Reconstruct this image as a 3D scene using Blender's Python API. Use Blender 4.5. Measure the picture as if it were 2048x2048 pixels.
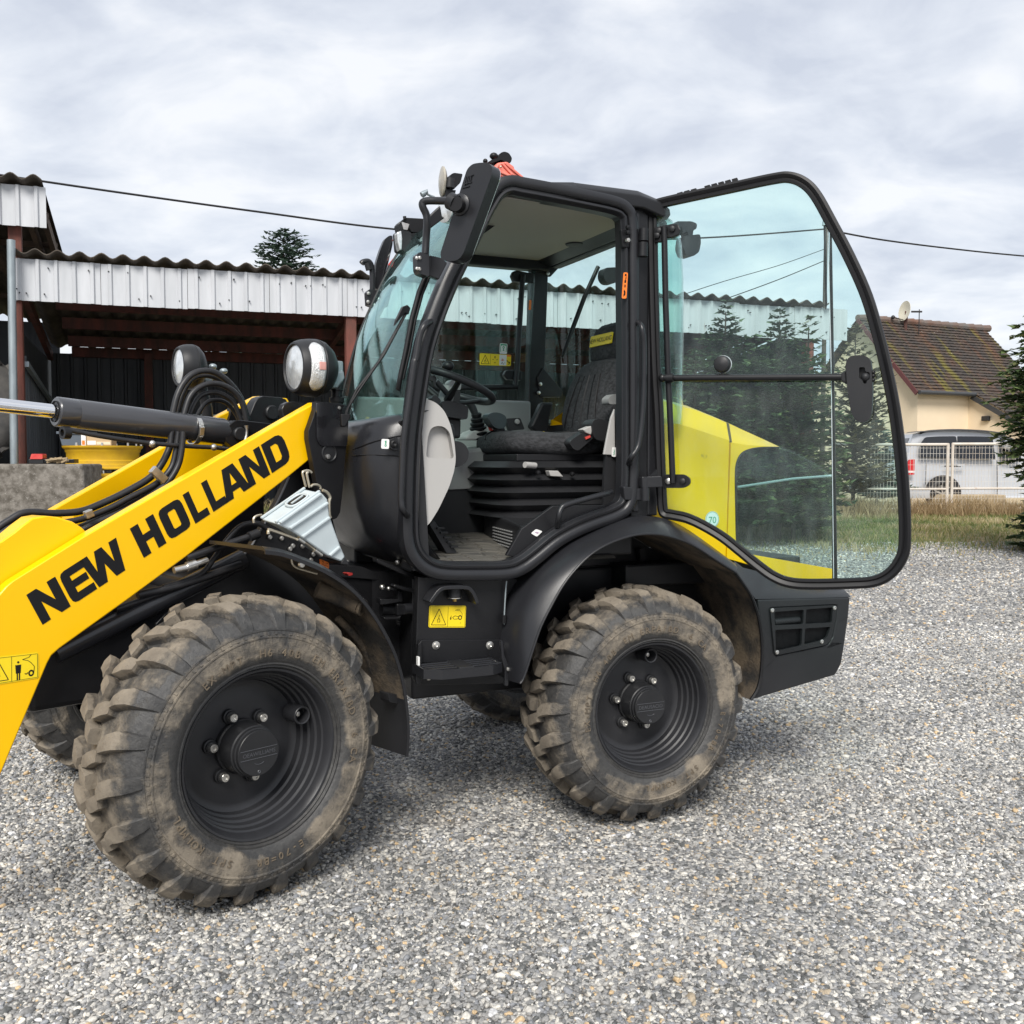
import bpy, bmesh, math, random
import numpy as np
from mathutils import Vector, Matrix, noise
from mathutils.geometry import tessellate_polygon
V = Vector
rad = math.radians
sc = bpy.context.scene
for o in list(bpy.data.objects):
    bpy.data.objects.remove(o, do_unlink=True)
COL = sc.collection
rng = random.Random(7)

# ------------------------------------------------------------------ camera
FOC, HOR, EYE = 1967.0, 920.0, 1.45          # focal length and horizon row for a 2048 px picture
PIT = math.atan((1024 - HOR) / FOC)
cam = bpy.data.cameras.new('camera')
cam.angle = 2 * math.atan(1024 / FOC)
cam.clip_start = 0.05
cam.clip_end = 2000
camo = bpy.data.objects.new('camera', cam)
COL.objects.link(camo)
camo.location = (0, 0, EYE)
camo.rotation_euler = (math.pi / 2 - PIT, 0, 0)
sc.camera = camo
sc.render.resolution_x = sc.render.resolution_y = 1024

# ------------------------------------------------------------------ sky, sun, exposure
SUN_EL, SUN_AZ = 43.0, 188.0                   # azimuth clockwise from +Y
SKY_STRENGTH, CLOUD_GAIN, SUN_STRENGTH = 0.08, .76, 2.7
W = bpy.data.worlds.new('World')
sc.world = W
W.use_nodes = True
nt = W.node_tree
nt.nodes.clear()
N = nt.nodes.new
L = nt.links.new
out = N('ShaderNodeOutputWorld')
sky = N('ShaderNodeTexSky')
sky.sky_type = 'NISHITA'
sky.sun_disc = False
sky.sun_elevation = rad(SUN_EL)
sky.sun_rotation = rad(SUN_AZ)
bsky = N('ShaderNodeBackground')
bsky.inputs[1].default_value = SKY_STRENGTH
L(sky.outputs[0], bsky.inputs[0])
tc = N('ShaderNodeTexCoord')
sep = N('ShaderNodeSeparateXYZ')
L(tc.outputs['Generated'], sep.inputs[0])


def wmath(op, a, b=None, c=None):
    n = N('ShaderNodeMath')
    n.operation = op
    for i, q in enumerate((a, b, c)):
        if q is None:
            continue
        if isinstance(q, (int, float)):
            n.inputs[i].default_value = q
        else:
            L(q, n.inputs[i])
    return n.outputs[0]


den = wmath('ADD', wmath('MAXIMUM', sep.outputs[2], 0.0), 0.30)
cmb = N('ShaderNodeCombineXYZ')
L(wmath('DIVIDE', sep.outputs[0], den), cmb.inputs[0])
L(wmath('DIVIDE', sep.outputs[1], den), cmb.inputs[1])
cmb.inputs[2].default_value = 3.7


def wnoise(scale, detail, rough, dist=0.0, sx=1.0, sy=1.0, off=0.0):
    mp = N('ShaderNodeMapping')
    mp.inputs['Scale'].default_value = (sx, sy, 1)
    mp.inputs['Location'].default_value = (off, off * .7, 0)
    mp.inputs['Rotation'].default_value = (0, 0, .25)
    L(cmb.outputs[0], mp.inputs[0])
    n = N('ShaderNodeTexNoise')
    n.inputs['Scale'].default_value = scale
    n.inputs['Detail'].default_value = detail
    n.inputs['Roughness'].default_value = rough
    n.inputs['Distortion'].default_value = dist
    L(mp.outputs[0], n.inputs[0])
    return n.outputs[0]


big = wnoise(1.9, 6, .56, .5, .95, 1.1, 2.0)
mid = wnoise(4.6, 7, .52, .4, .9, 1.15, 5.0)
mixv = wmath('ADD', wmath('MULTIPLY', big, .5), wmath('MULTIPLY', mid, .5))
ramp = N('ShaderNodeValToRGB')
e = ramp.color_ramp.elements
e[0].position = .415
e[0].color = (.565, .605, .69, 1)
e[1].position = .585
e[1].color = (.845, .86, .89, 1)
e2 = ramp.color_ramp.elements.new(.5)
e2.color = (.70, .735, .80, 1)
L(mixv, ramp.inputs[0])
bcl = N('ShaderNodeBackground')
bcl.inputs[1].default_value = CLOUD_GAIN
L(ramp.outputs[0], bcl.inputs[0])
mx = N('ShaderNodeMixShader')
mx.inputs[0].default_value = .9
L(bsky.outputs[0], mx.inputs[1])
L(bcl.outputs[0], mx.inputs[2])
L(mx.outputs[0], out.inputs[0])

sun = bpy.data.lights.new('sun', 'SUN')
sun.energy = SUN_STRENGTH
sun.angle = rad(24)
sun.color = (1.0, .96, .9)
suno = bpy.data.objects.new('sun', sun)
COL.objects.link(suno)
suno.location = (0, 0, 30)
suno.rotation_euler = (rad(90 - SUN_EL), 0, rad(180 - SUN_AZ))
vs_ = sc.view_settings
vs_.view_transform = 'Standard'
vs_.look = 'None'
vs_.gamma = 1
vs_.exposure = 0.66
vs_.use_curve_mapping = False
sc.cycles.max_bounces = 10
sc.cycles.transparent_max_bounces = 24
sc.cycles.sample_clamp_indirect = 6

# ------------------------------------------------------------------ pixel -> place helpers
VIEW = {'A': (0, 320, 700), 'B': (0, 900, 700), 'C': (100, 1100, 800), 'D': (600, 280, 500), 'E': (500, 650, 500),
        'G': (800, 450, 500), 'H': (800, 750, 500), 'I': (1250, 330, 600), 'J': (1250, 750, 600), 'K': (750, 1050, 400),
        'L': (1000, 1050, 700), 'M': (1700, 500, 348), 'N': (1700, 800, 348), 'Q': (0, 700, 350),
        'c': (400, 1240, 360), 'd': (680, 1100, 180), 'e': (480, 920, 240), 'g': (840, 680, 200), 'h': (0, 1180, 160), 'i': (330, 680, 300)}


def Z(k, x, y):
    a, b, s = VIEW[k]
    return a + x * s / 1932., b + y * s / 1932.


def ray(px, py):
    a = (px - 1024) / FOC
    b = -(py - 1024) / FOC
    c, s = math.cos(PIT), math.sin(PIT)
    return V((a, c + b * s, -s + b * c))


CAM = V((0, 0, EYE))


def on_plane(px, py, P, n):
    r = ray(px, py)
    return CAM + r * ((P - CAM).dot(n) / r.dot(n))


def at_depth(px, py, Y):
    r = ray(px, py)
    return CAM + r * (Y / r.y)


class Frame:
    """a straight-standing frame: u along, v away, z up"""
    def __init__(s, O, deg):
        s.O = V((O[0], O[1], 0))
        a = rad(deg)
        s.a = a
        s.u = V((math.cos(a), math.sin(a), 0))
        s.v = V((-math.sin(a), math.cos(a), 0))

    def P(s, q, v, z):
        return s.O + s.u * q + s.v * v + V((0, 0, z))

    def on(s, k, x, y, v):
        px, py = Z(k, x, y) if k else (x, y)
        return on_plane(px, py, s.O + s.v * v, s.v)

    def ons(s, k, x, y, q):
        px, py = Z(k, x, y) if k else (x, y)
        return on_plane(px, py, s.O + s.u * q, s.u)

    def line(s, k, pts, v):
        return [s.on(k, x, y, v) for x, y in pts]

    def inv(s, p):
        d = p - s.O
        return d.dot(s.u), d.dot(s.v), p.z


RF = Frame((.5643, 3.91), 24.07)       # rear half of the loader, cab included
FF = Frame((-.8025, 3.1018), 45.3)     # front half, steered towards the camera
UP = V((0, 0, 1))


def smooth_line(pts, n=6, closed=False):
    """Catmull-Rom through the points"""
    P = [V(p) for p in pts]
    m = len(P)
    res = []
    rngi = range(m) if closed else range(m - 1)
    for i in rngi:
        if closed:
            p0, p1, p2, p3 = P[(i - 1) % m], P[i], P[(i + 1) % m], P[(i + 2) % m]
        else:
            p0, p1, p2, p3 = P[max(i - 1, 0)], P[i], P[i + 1], P[min(i + 2, m - 1)]
        for j in range(n):
            t = j / n
            res.append(.5 * ((2 * p1) + (p2 - p0) * t + (2 * p0 - 5 * p1 + 4 * p2 - p3) * t * t + (3 * p1 - p0 - 3 * p2 + p3) * t ** 3))
    if not closed:
        res.append(P[-1])
    return res


def round_poly(pts, r, n=5):
    """round the corners of a closed polygon"""
    P = [V(p) for p in pts]
    m = len(P)
    res = []
    for i in range(m):
        a, b, c = P[i - 1], P[i], P[(i + 1) % m]
        rr = r[i] if isinstance(r, (list, tuple)) else r
        d1, d2 = a - b, c - b
        k = min(rr, d1.length * .48, d2.length * .48)
        if k < 1e-5:
            res.append(b)
            continue
        p, q = b + d1.normalized() * k, b + d2.normalized() * k
        for j in range(n + 1):
            t = j / n
            res.append((1 - t) ** 2 * p + 2 * t * (1 - t) * b + t * t * q)
    return res


# ------------------------------------------------------------------ mesh builder
class MB:
    def __init__(s):
        s.v = []
        s.f = []
        s.m = []
        s.mi = 0

    def add(s, vs, fs):
        b = len(s.v)
        s.v += [tuple(p) for p in vs]
        for f in fs:
            s.f.append(tuple(b + i for i in f))
            s.m.append(s.mi)
        return s

    def hexa(s, c):
        return s.add(c, [(0, 3, 2, 1), (4, 5, 6, 7), (0, 1, 5, 4), (1, 2, 6, 5), (2, 3, 7, 6), (3, 0, 4, 7)])

    def box(s, fr, a0, a1, b0, b1, z0, z1):
        return s.hexa([fr.P(a0, b0, z0), fr.P(a1, b0, z0), fr.P(a1, b1, z0), fr.P(a0, b1, z0),
                       fr.P(a0, b0, z1), fr.P(a1, b0, z1), fr.P(a1, b1, z1), fr.P(a0, b1, z1)])

    def bar(s, p, q, w, h, up=UP):
        p, q = V(p), V(q)
        d = (q - p).normalized()
        x = d.cross(up)
        if x.length < 1e-4:
            x = d.cross(V((1, 0, 0)))
        x.normalize()
        y = x.cross(d)
        x, y = x * w / 2, y * h / 2
        return s.hexa([p - x - y, p + x - y, p + x + y, p - x + y, q - x - y, q + x - y, q + x + y, q - x + y])

    def prism(s, pts, off, holes=()):
        off = V(off)
        loops = [[V(p) for p in pts]] + [[V(p) for p in h] for h in holes]
        flat = [p for l in loops for p in l]
        n = len(flat)
        tris = tessellate_polygon(loops)
        nrm = V((0, 0, 0))
        a = loops[0]
        for i in range(len(a)):
            nrm += a[i].cross(a[(i + 1) % len(a)])
        for t in tris:
            p, q, r = (flat[i] for i in t)
            flip = ((q - p).cross(r - p)).dot(off) > 0
            t = tuple(t) if not flip else tuple(reversed(t))
            s.add([flat[i] for i in t], [(0, 1, 2)])
            s.add([flat[i] + off for i in reversed(t)], [(0, 1, 2)])
        for li, l in enumerate(loops):
            m = len(l)
            for i in range(m):
                p, q = l[i], l[(i + 1) % m]
                s.add([p, q, q + off, p + off], [(0, 1, 2, 3)])
        return s

    def sheet(s, pts, holes=()):
        loops = [[V(p) for p in pts]] + [[V(p) for p in h] for h in holes]
        flat = [p for l in loops for p in l]
        return s.add(flat, [tuple(t) for t in tessellate_polygon(loops)])

    def grid(s, rows, closed=False):
        nr, nc = len(rows), len(rows[0])
        fs = []
        for i in range(nr - 1):
            for j in range(nc if closed else nc - 1):
                k = (j + 1) % nc
                fs.append((i * nc + j, i * nc + k, (i + 1) * nc + k, (i + 1) * nc + j))
        return s.add([p for r in rows for p in r], fs)

    def tube(s, pts, r, n=10, closed=False, cap=True, flat=1.0):
        P = [V(p) for p in pts]
        m = len(P)
        T = []
        for i in range(m):
            a = P[(i - 1) % m] if (closed or i > 0) else P[0]
            b = P[(i + 1) % m] if (closed or i < m - 1) else P[-1]
            T.append((b - a).normalized())
        x = T[0].cross(UP)
        if x.length < .05:
            x = T[0].cross(V((1, 0, 0)))
        x.normalize()
        rows = []
        for i in range(m):
            x = (x - T[i] * x.dot(T[i])).normalized()
            y = T[i].cross(x)
            rr = r[i] if isinstance(r, (list, tuple)) else r
            rows.append([P[i] + x * (rr * math.cos(2 * math.pi * k / n)) + y * (rr * flat * math.sin(2 * math.pi * k / n)) for k in range(n)])
        if closed:
            rows.append(rows[0])
        s.grid(rows, closed=True)
        if cap and not closed:
            s.add(rows[0], [tuple(range(n))])
            s.add(rows[-1], [tuple(reversed(range(n)))])
        return s

    def lathe(s, prof, O, ax, n=48, a0=0., a1=2 * math.pi, ref=None):
        O, ax = V(O), V(ax).normalized()
        x = V(ref) if ref is not None else (ax.cross(UP) if abs(ax.z) < .9 else ax.cross(V((1, 0, 0))))
        x = (x - ax * x.dot(ax)).normalized()
        y = ax.cross(x)
        full = abs(a1 - a0) > 6.28
        k = n if full else n + 1
        rows = []
        for h, r in prof:
            rows.append([O + ax * h + (x * math.cos(a0 + (a1 - a0) * i / n) + y * math.sin(a0 + (a1 - a0) * i / n)) * r for i in range(k)])
        return s.grid(rows, closed=full)

    def sweep(s, path, nrm, sec, closed=False):
        """section points (a in the plane to the left of travel, b along nrm) carried along a planar path"""
        P = [V(p) for p in path]
        m = len(P)
        nrm = V(nrm).normalized()
        rows = []
        for i in range(m):
            a = P[(i - 1) % m] if (closed or i > 0) else P[0]
            b = P[(i + 1) % m] if (closed or i < m - 1) else P[-1]
            t = (b - a).normalized()
            l = nrm.cross(t).normalized()
            rows.append([P[i] + l * q + nrm * w for q, w in sec])
        if closed:
            rows.append(rows[0])
        s.grid(rows, closed=True)
        if not closed:
            k = len(sec)
            s.add(rows[0], [tuple(range(k))])
            s.add(rows[-1], [tuple(reversed(range(k)))])
        return s

    def ball(s, c, rx, ry=None, rz=None, n=12, m=8):
        ry = ry or rx
        rz = rz or rx
        c = V(c)
        rows = []
        for i in range(m + 1):
            th = math.pi * i / m
            rows.append([c + V((rx * math.sin(th) * math.cos(2 * math.pi * k / n), ry * math.sin(th) * math.sin(2 * math.pi * k / n), rz * math.cos(th))) for k in range(n)])
        return s.grid(rows, closed=True)

    def text(s, string, O, ux, uy, size, depth=0., bold=0., center=True):
        vs, fs = text_geo(string, bold)
        w = max(p[0] for p in vs)
        ux, uy = V(ux).normalized(), V(uy).normalized()
        nz = ux.cross(uy)
        dx = -w / 2 if center else 0
        return s.add([V(O) + ux * ((p[0] + dx) * size) + uy * ((p[1] - .35) * size) + nz * depth for p in vs], fs)

    def build(s, name, mats, parent=None, smooth=35, bevel=0, weld=True, segs=2):
        me = bpy.data.meshes.new(name)
        base = wloc(parent) if parent else V((0, 0, 0))
        me.from_pydata([tuple(V(p) - base) for p in s.v], [], s.f)
        mats = mats if isinstance(mats, (list, tuple)) else [mats]
        for m in mats:
            me.materials.append(m)
        if len(mats) > 1:
            me.polygons.foreach_set('material_index', s.m)
        bm = bmesh.new()
        bm.from_mesh(me)
        if weld:
            bmesh.ops.remove_doubles(bm, verts=bm.verts, dist=1e-5)
        bmesh.ops.recalc_face_normals(bm, faces=bm.faces)
        bm.to_mesh(me)
        bm.free()
        if smooth:
            me.polygons.foreach_set('use_smooth', [True] * len(me.polygons))
            me.set_sharp_from_angle(angle=rad(smooth))
        o = bpy.data.objects.new(name, me)
        COL.objects.link(o)
        if parent:
            o.parent = parent
        if bevel:
            b = o.modifiers.new('bevel', 'BEVEL')
            b.width = bevel
            b.segments = segs
            b.limit_method = 'ANGLE'
            b.angle_limit = rad(40)
            b.harden_normals = False
        return o


_tx = {}


def text_geo(string, bold=0.):
    key = (string, bold)
    if key not in _tx:
        cu = bpy.data.curves.new('t', 'FONT')
        cu.body = string
        cu.size = 1
        cu.offset = bold
        cu.resolution_u = 3
        ob = bpy.data.objects.new('t', cu)
        COL.objects.link(ob)
        dg = bpy.context.evaluated_depsgraph_get()
        me = ob.evaluated_get(dg).to_mesh()
        _tx[key] = ([tuple(v.co) for v in me.vertices], [tuple(p.vertices) for p in me.polygons])
        bpy.data.objects.remove(ob, do_unlink=True)
        bpy.data.curves.remove(cu)
    return _tx[key]


def wloc(o):
    p = V((0, 0, 0))
    while o:
        p += o.location
        o = o.parent
    return p


def tag(o, label=None, cat=None, group=None, kind=None):
    if label:
        o['label'] = label
    if cat:
        o['category'] = cat
    if group:
        o['group'] = group
    if kind:
        o['kind'] = kind
    return o


def thing(name, loc, label, cat, group=None):
    o = bpy.data.objects.new(name, None)
    COL.objects.link(o)
    o.location = loc
    o.empty_display_size = .1
    return tag(o, label, cat, group)


def child_empty(name, parent, loc):
    o = bpy.data.objects.new(name, None)
    COL.objects.link(o)
    o.parent = parent
    o.location = V(loc) - wloc(parent)
    o.empty_display_size = .1
    return o


# ------------------------------------------------------------------ materials
MT = {}


def mat(name, col, rough=.5, metal=0., col2=None, nscale=8., namt=.5, ndet=6, stretch=(1, 1, 1), bump=0., bscale=60., rough2=None, spec=.5, coat=0.,
        edges=None, dirt=None, dscale=3., damt=0., trans=0.):
    m = bpy.data.materials.new(name)
    m.use_nodes = True
    t = m.node_tree
    b = t.nodes['Principled BSDF']
    b.inputs['Base Color'].default_value = (*col, 1)
    b.inputs['Roughness'].default_value = rough
    b.inputs['Metallic'].default_value = metal
    b.inputs['Specular IOR Level'].default_value = spec
    b.inputs['Coat Weight'].default_value = coat
    b.inputs['Coat Roughness'].default_value = .08
    tcn = t.nodes.new('ShaderNodeTexCoord')
    mp = t.nodes.new('ShaderNodeMapping')
    mp.inputs['Scale'].default_value = stretch
    t.links.new(tcn.outputs['Object'], mp.inputs[0])

    def nz(scale, det, rgh=.6):
        n = t.nodes.new('ShaderNodeTexNoise')
        n.inputs['Scale'].default_value = scale
        n.inputs['Detail'].default_value = det
        n.inputs['Roughness'].default_value = rgh
        t.links.new(mp.outputs[0], n.inputs[0])
        return n

    def mr(src, a, b_, c=0., d=1.):
        r = t.nodes.new('ShaderNodeMapRange')
        r.inputs[1].default_value, r.inputs[2].default_value = a, b_
        r.inputs[3].default_value, r.inputs[4].default_value = c, d
        t.links.new(src, r.inputs[0])
        return r.outputs[0]

    cur = None
    if col2 is not None:
        n = nz(nscale, ndet)
        f = mr(n.outputs[0], .5 - .25 * (1.05 - namt), .5 + .25 * (1.05 - namt)) if namt > 0 else n.outputs[0]
        mi = t.nodes.new('ShaderNodeMix')
        mi.data_type = 'RGBA'
        mi.inputs[6].default_value = (*col, 1)
        mi.inputs[7].default_value = (*col2, 1)
        t.links.new(f, mi.inputs[0])
        cur = mi.outputs[2]
        if rough2 is not None:
            t.links.new(mr(f, 0, 1, rough, rough2), b.inputs['Roughness'])
    if dirt is not None:
        n = nz(dscale, 8, .7)
        f = mr(n.outputs[0], .62 - damt * .25, .72 - damt * .1, 0, .85)
        mi = t.nodes.new('ShaderNodeMix')
        mi.data_type = 'RGBA'
        if cur:
            t.links.new(cur, mi.inputs[6])
        else:
            mi.inputs[6].default_value = (*col, 1)
        mi.inputs[7].default_value = (*dirt, 1)
        t.links.new(f, mi.inputs[0])
        cur = mi.outputs[2]
    if cur:
        t.links.new(cur, b.inputs['Base Color'])
    if bump:
        n = nz(bscale, 4)
        bp = t.nodes.new('ShaderNodeBump')
        bp.inputs['Strength'].default_value = bump
        bp.inputs['Distance'].default_value = .01
        t.links.new(n.outputs[0], bp.inputs['Height'])
        t.links.new(bp.outputs[0], b.inputs['Normal'])
    MT[name] = m
    return m


def glass(name, tint, refl=(1, 1, 1), dust=0.0, ior=1.22):
    m = bpy.data.materials.new(name)
    m.use_nodes = True
    t = m.node_tree
    t.nodes.clear()
    o = t.nodes.new('ShaderNodeOutputMaterial')
    tr = t.nodes.new('ShaderNodeBsdfTransparent')
    tr.inputs[0].default_value = (*tint, 1)
    gl = t.nodes.new('ShaderNodeBsdfGlossy')
    gl.inputs['Roughness'].default_value = .015
    gl.inputs[0].default_value = (*refl, 1)
    # Schlick reflectance, the same from both sides of the pane
    lw = t.nodes.new('ShaderNodeLayerWeight')
    lw.inputs[0].default_value = .5
    pw = t.nodes.new('ShaderNodeMath')
    pw.operation = 'POWER'
    pw.inputs[1].default_value = 5
    t.links.new(lw.outputs['Facing'], pw.inputs[0])
    f0 = ((ior - 1) / (ior + 1)) ** 2
    fr = t.nodes.new('ShaderNodeMath')
    fr.operation = 'MULTIPLY_ADD'
    fr.inputs[1].default_value = 1 - f0
    fr.inputs[2].default_value = f0
    t.links.new(pw.outputs[0], fr.inputs[0])
    mi = t.nodes.new('ShaderNodeMixShader')
    t.links.new(fr.outputs[0], mi.inputs[0])
    t.links.new(tr.outputs[0], mi.inputs[1])
    t.links.new(gl.outputs[0], mi.inputs[2])
    last = mi.outputs[0]
    if dust:
        tcn = t.nodes.new('ShaderNodeTexCoord')
        mp = t.nodes.new('ShaderNodeMapping')
        mp.inputs['Scale'].default_value = (4.5, 4.5, 1.8)
        t.links.new(tcn.outputs['Object'], mp.inputs[0])
        n = t.nodes.new('ShaderNodeTexNoise')
        n.inputs['Scale'].default_value = 3
        n.inputs['Detail'].default_value = 8
        n.inputs['Roughness'].default_value = .75
        t.links.new(mp.outputs[0], n.inputs[0])
        r = t.nodes.new('ShaderNodeMapRange')
        r.inputs[1].default_value, r.inputs[2].default_value = .42, .8
        r.inputs[3].default_value, r.inputs[4].default_value = 0, dust
        t.links.new(n.outputs[0], r.inputs[0])
        df = t.nodes.new('ShaderNodeBsdfDiffuse')
        df.inputs[0].default_value = (.62, .66, .64, 1)
        m2 = t.nodes.new('ShaderNodeMixShader')
        t.links.new(r.outputs[0], m2.inputs[0])
        t.links.new(last, m2.inputs[1])
        t.links.new(df.outputs[0], m2.inputs[2])
        last = m2.outputs[0]
    t.links.new(last, o.inputs[0])
    MT[name] = m
    return m


YEL = mat('yellow_paint', (.93, .545, .0), .34, col2=(.90, .50, .0), nscale=1.6, namt=.2, coat=.12, spec=.3, dirt=(.50, .30, .03), dscale=11, damt=-.23)
BLK = mat('black_plastic', (.015, .0155, .017), .38, col2=(.021, .0215, .0235), nscale=5, namt=.3, rough2=.5, spec=.34, bump=.06, bscale=500)
BLKS = mat('satin_black_steel', (.0075, .0078, .009), .32, col2=(.012, .012, .0135), nscale=4, namt=.3, rough2=.44, spec=.36, bump=.05, bscale=120, dirt=(.055, .048, .038), dscale=6, damt=-.2)
FEND = mat('fender_plastic', (.0135, .014, .0165), .27, col2=(.019, .0195, .022), nscale=3, namt=.3, rough2=.37, spec=.42, bump=.05, bscale=700, dirt=(.085, .073, .056), dscale=5, damt=-.16)
SEAL = mat('rubber_seal', (.006, .006, .007), .45, spec=.35)
RIMM = mat('rim_black', (.018, .0185, .021), .33, col2=(.025, .0255, .0285), nscale=6, namt=.3, rough2=.44, spec=.42, bump=.04, bscale=300)
MUDD = mat('muddy_lining', (.022, .020, .018), .85, col2=(.11, .083, .055), nscale=7, namt=.65, bump=.5, bscale=70)


def rubber_mat():
    """dark rubber, tan mud in sharp-edged patches, a cleaner ring next to the rim"""
    m = bpy.data.materials.new('tyre_rubber')
    m.use_nodes = True
    t = m.node_tree
    b = t.nodes['Principled BSDF']
    nd, lk = t.nodes.new, t.links.new
    tcn = nd('ShaderNodeTexCoord')

    def nz(s_, d, r):
        n = nd('ShaderNodeTexNoise')
        n.inputs['Scale'].default_value = s_
        n.inputs['Detail'].default_value = d
        n.inputs['Roughness'].default_value = r
        lk(tcn.outputs['Object'], n.inputs[0])
        return n.outputs[0]

    def mth(op, a, b_=None, c=None):
        n = nd('ShaderNodeMath')
        n.operation = op
        n.use_clamp = False
        for i_, q in enumerate((a, b_, c)):
            if q is None:
                continue
            if isinstance(q, (int, float)):
                n.inputs[i_].default_value = q
            else:
                lk(q, n.inputs[i_])
        return n.outputs[0]

    def mr(src, a, b_, c=0., d=1.):
        r = nd('ShaderNodeMapRange')
        r.inputs[1].default_value, r.inputs[2].default_value = a, b_
        r.inputs[3].default_value, r.inputs[4].default_value = c, d
        lk(src, r.inputs[0])
        return r.outputs[0]

    def mix(f, a, c):
        q = nd('ShaderNodeMix')
        q.data_type = 'RGBA'
        lk(f, q.inputs[0])
        for k, v in ((6, a), (7, c)):
            if isinstance(v, tuple):
                q.inputs[k].default_value = (*v, 1)
            else:
                lk(v, q.inputs[k])
        return q.outputs[2]
    sx = nd('ShaderNodeSeparateXYZ')
    lk(tcn.outputs['Object'], sx.inputs[0])
    rad_ = mth('SQRT', mth('ADD', mth('MULTIPLY', sx.outputs[0], sx.outputs[0]), mth('MULTIPLY', sx.outputs[2], sx.outputs[2])))
    big_, med, fine = nz(3.2, 4, .55), nz(11, 10, .7), nz(45, 8, .7)
    clean = mr(mth('ADD', rad_, mth('MULTIPLY', mth('SUBTRACT', big_, .5), .12)), .285, .325, -.30, 0)
    # lug faces hold more mud on their outer skin
    tops = mr(rad_, .470, .488, 0, .16)
    shoulder = mr(mth('ABSOLUTE', mth('SUBTRACT', rad_, .425)), .0, .035, -.13, 0)
    mud = mth('ADD', mth('ADD', mth('ADD', mth('MULTIPLY', big_, .45), mth('MULTIPLY', med, .55)), mth('ADD', clean, tops)), shoulder)
    f = mr(mud, .43, .555, 0, .92)
    base = mix(mr(fine, .3, .7), (.028, .028, .029), (.062, .060, .057))
    mudc = mix(mr(med, .35, .65), (.155, .130, .100), (.255, .218, .168))
    mudc = mix(mr(fine, .58, .72, 0, .7), mudc, (.07, .056, .042))
    col = mix(f, base, mudc)
    lk(col, b.inputs['Base Color'])
    lk(mr(f, 0, 1, .5, .95), b.inputs['Roughness'])
    bp = nd('ShaderNodeBump')
    bp.inputs['Strength'].default_value = .75
    bp.inputs['Distance'].default_value = .012
    lk(mth('ADD', mth('MULTIPLY', fine, .5), mth('MULTIPLY', f, .5)), bp.inputs['Height'])
    lk(bp.outputs[0], b.inputs['Normal'])
    MT['tyre_rubber'] = m
    return m


RUBB = rubber_mat()
CHRO = mat('chrome', (.82, .82, .83), .09, 1.)
STEE = mat('bare_steel', (.72, .71, .68), .30, .9, col2=(.48, .46, .42), nscale=40, namt=.3)
WIRE = mat('zinc_wire', (.55, .50, .40), .4, .8)
GREY = mat('light_grey_plastic', (.40, .39, .375), .5, bump=.05, bscale=600)
GRE2 = mat('mid_grey_plastic', (.225, .228, .225), .5, bump=.05, bscale=600)
LINR = mat('headliner', (.36, .345, .30), .85, bump=.15, bscale=300)
FABR = mat('seat_fabric', (.016, .0165, .018), .9, col2=(.045, .046, .050), nscale=45, namt=.5, bump=.6, bscale=70, stretch=(1, 1, 1.8))
MATT = mat('floor_mat_rubber', (.042, .041, .038), .75, col2=(.125, .115, .095), nscale=9, namt=.35, bump=.6, bscale=40, stretch=(.6, 2.2, 1))
CHOK = mat('chock_plastic', (.50, .56, .58), .45, col2=(.45, .51, .53), nscale=12, namt=.3, dirt=(.25, .24, .2), dscale=30, damt=-.25)
WHIT = mat('white_label', (.78, .78, .76), .5)
LYEL = mat('label_yellow', (.86, .64, .01), .4)
LBLK = mat('label_black', (.008, .008, .009), .5, spec=.25)
LGRN = mat('label_green', (.01, .30, .14), .45)
ORAN = mat('label_orange', (.85, .20, .02), .5)
REDP = mat('red_plastic', (.55, .035, .035), .4, col2=(.62, .09, .07), nscale=14, namt=.4)
REDB = mat('beacon_red', (.72, .10, .075), .35, col2=(.80, .24, .18), nscale=9, namt=.5)
LENS = mat('lamp_lens', (.86, .88, .88), .12, .55, col2=(.55, .57, .58), nscale=30, namt=.2, bump=.12, bscale=40)
LENR = mat('lamp_lens_ribbed', (.74, .75, .75), .18, .3, col2=(.60, .62, .62), nscale=50, namt=.3, bump=.6, bscale=210)
GLAS = glass('teal_glass', (.86, .97, .95), dust=.06, ior=1.35)
GLAW = glass('windscreen_glass', (.86, .975, .955), refl=(.70, .95, .94), dust=.03, ior=1.5)
GLAD = glass('dusty_teal_glass', (.865, .98, .965), dust=.045, ior=1.4)
GLAC = glass('clear_glass', (.93, .97, .96))
GLAK = glass('smoked_glass', (.86, .90, .89), dust=.04)
HOSE = mat('hose_rubber', (.012, .012, .014), .45, col2=(.022, .022, .024), nscale=20, namt=.3)
GALV = mat('galvanised_steel', (.36, .41, .43), .45, .55, col2=(.26, .30, .32), nscale=9, namt=.4, stretch=(1, 1, .3))
RUST = mat('rusty_red_steel', (.125, .036, .026), .8, col2=(.055, .026, .02), nscale=7, namt=.45, stretch=(1, 1, .25), bump=.4, bscale=40)
POST = mat('rusty_post_steel', (.20, .060, .042), .8, col2=(.085, .036, .027), nscale=7, namt=.45, stretch=(1, 1, .25), bump=.4, bscale=40)
WSHT = mat('white_sheet_metal', (.56, .575, .60), .5, col2=(.44, .455, .475), nscale=2.0, namt=.25, stretch=(3, 3, .35), dirt=(.30, .22, .15), dscale=5, damt=-.2)
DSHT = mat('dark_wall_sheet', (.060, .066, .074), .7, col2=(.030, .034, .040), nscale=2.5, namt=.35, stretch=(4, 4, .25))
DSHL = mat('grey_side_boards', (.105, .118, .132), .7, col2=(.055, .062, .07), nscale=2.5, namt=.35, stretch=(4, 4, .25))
ROOF = mat('weathered_roof_sheet', (.105, .085, .066), .9, col2=(.055, .048, .040), nscale=4, namt=.4, bump=.4, bscale=25)
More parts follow.
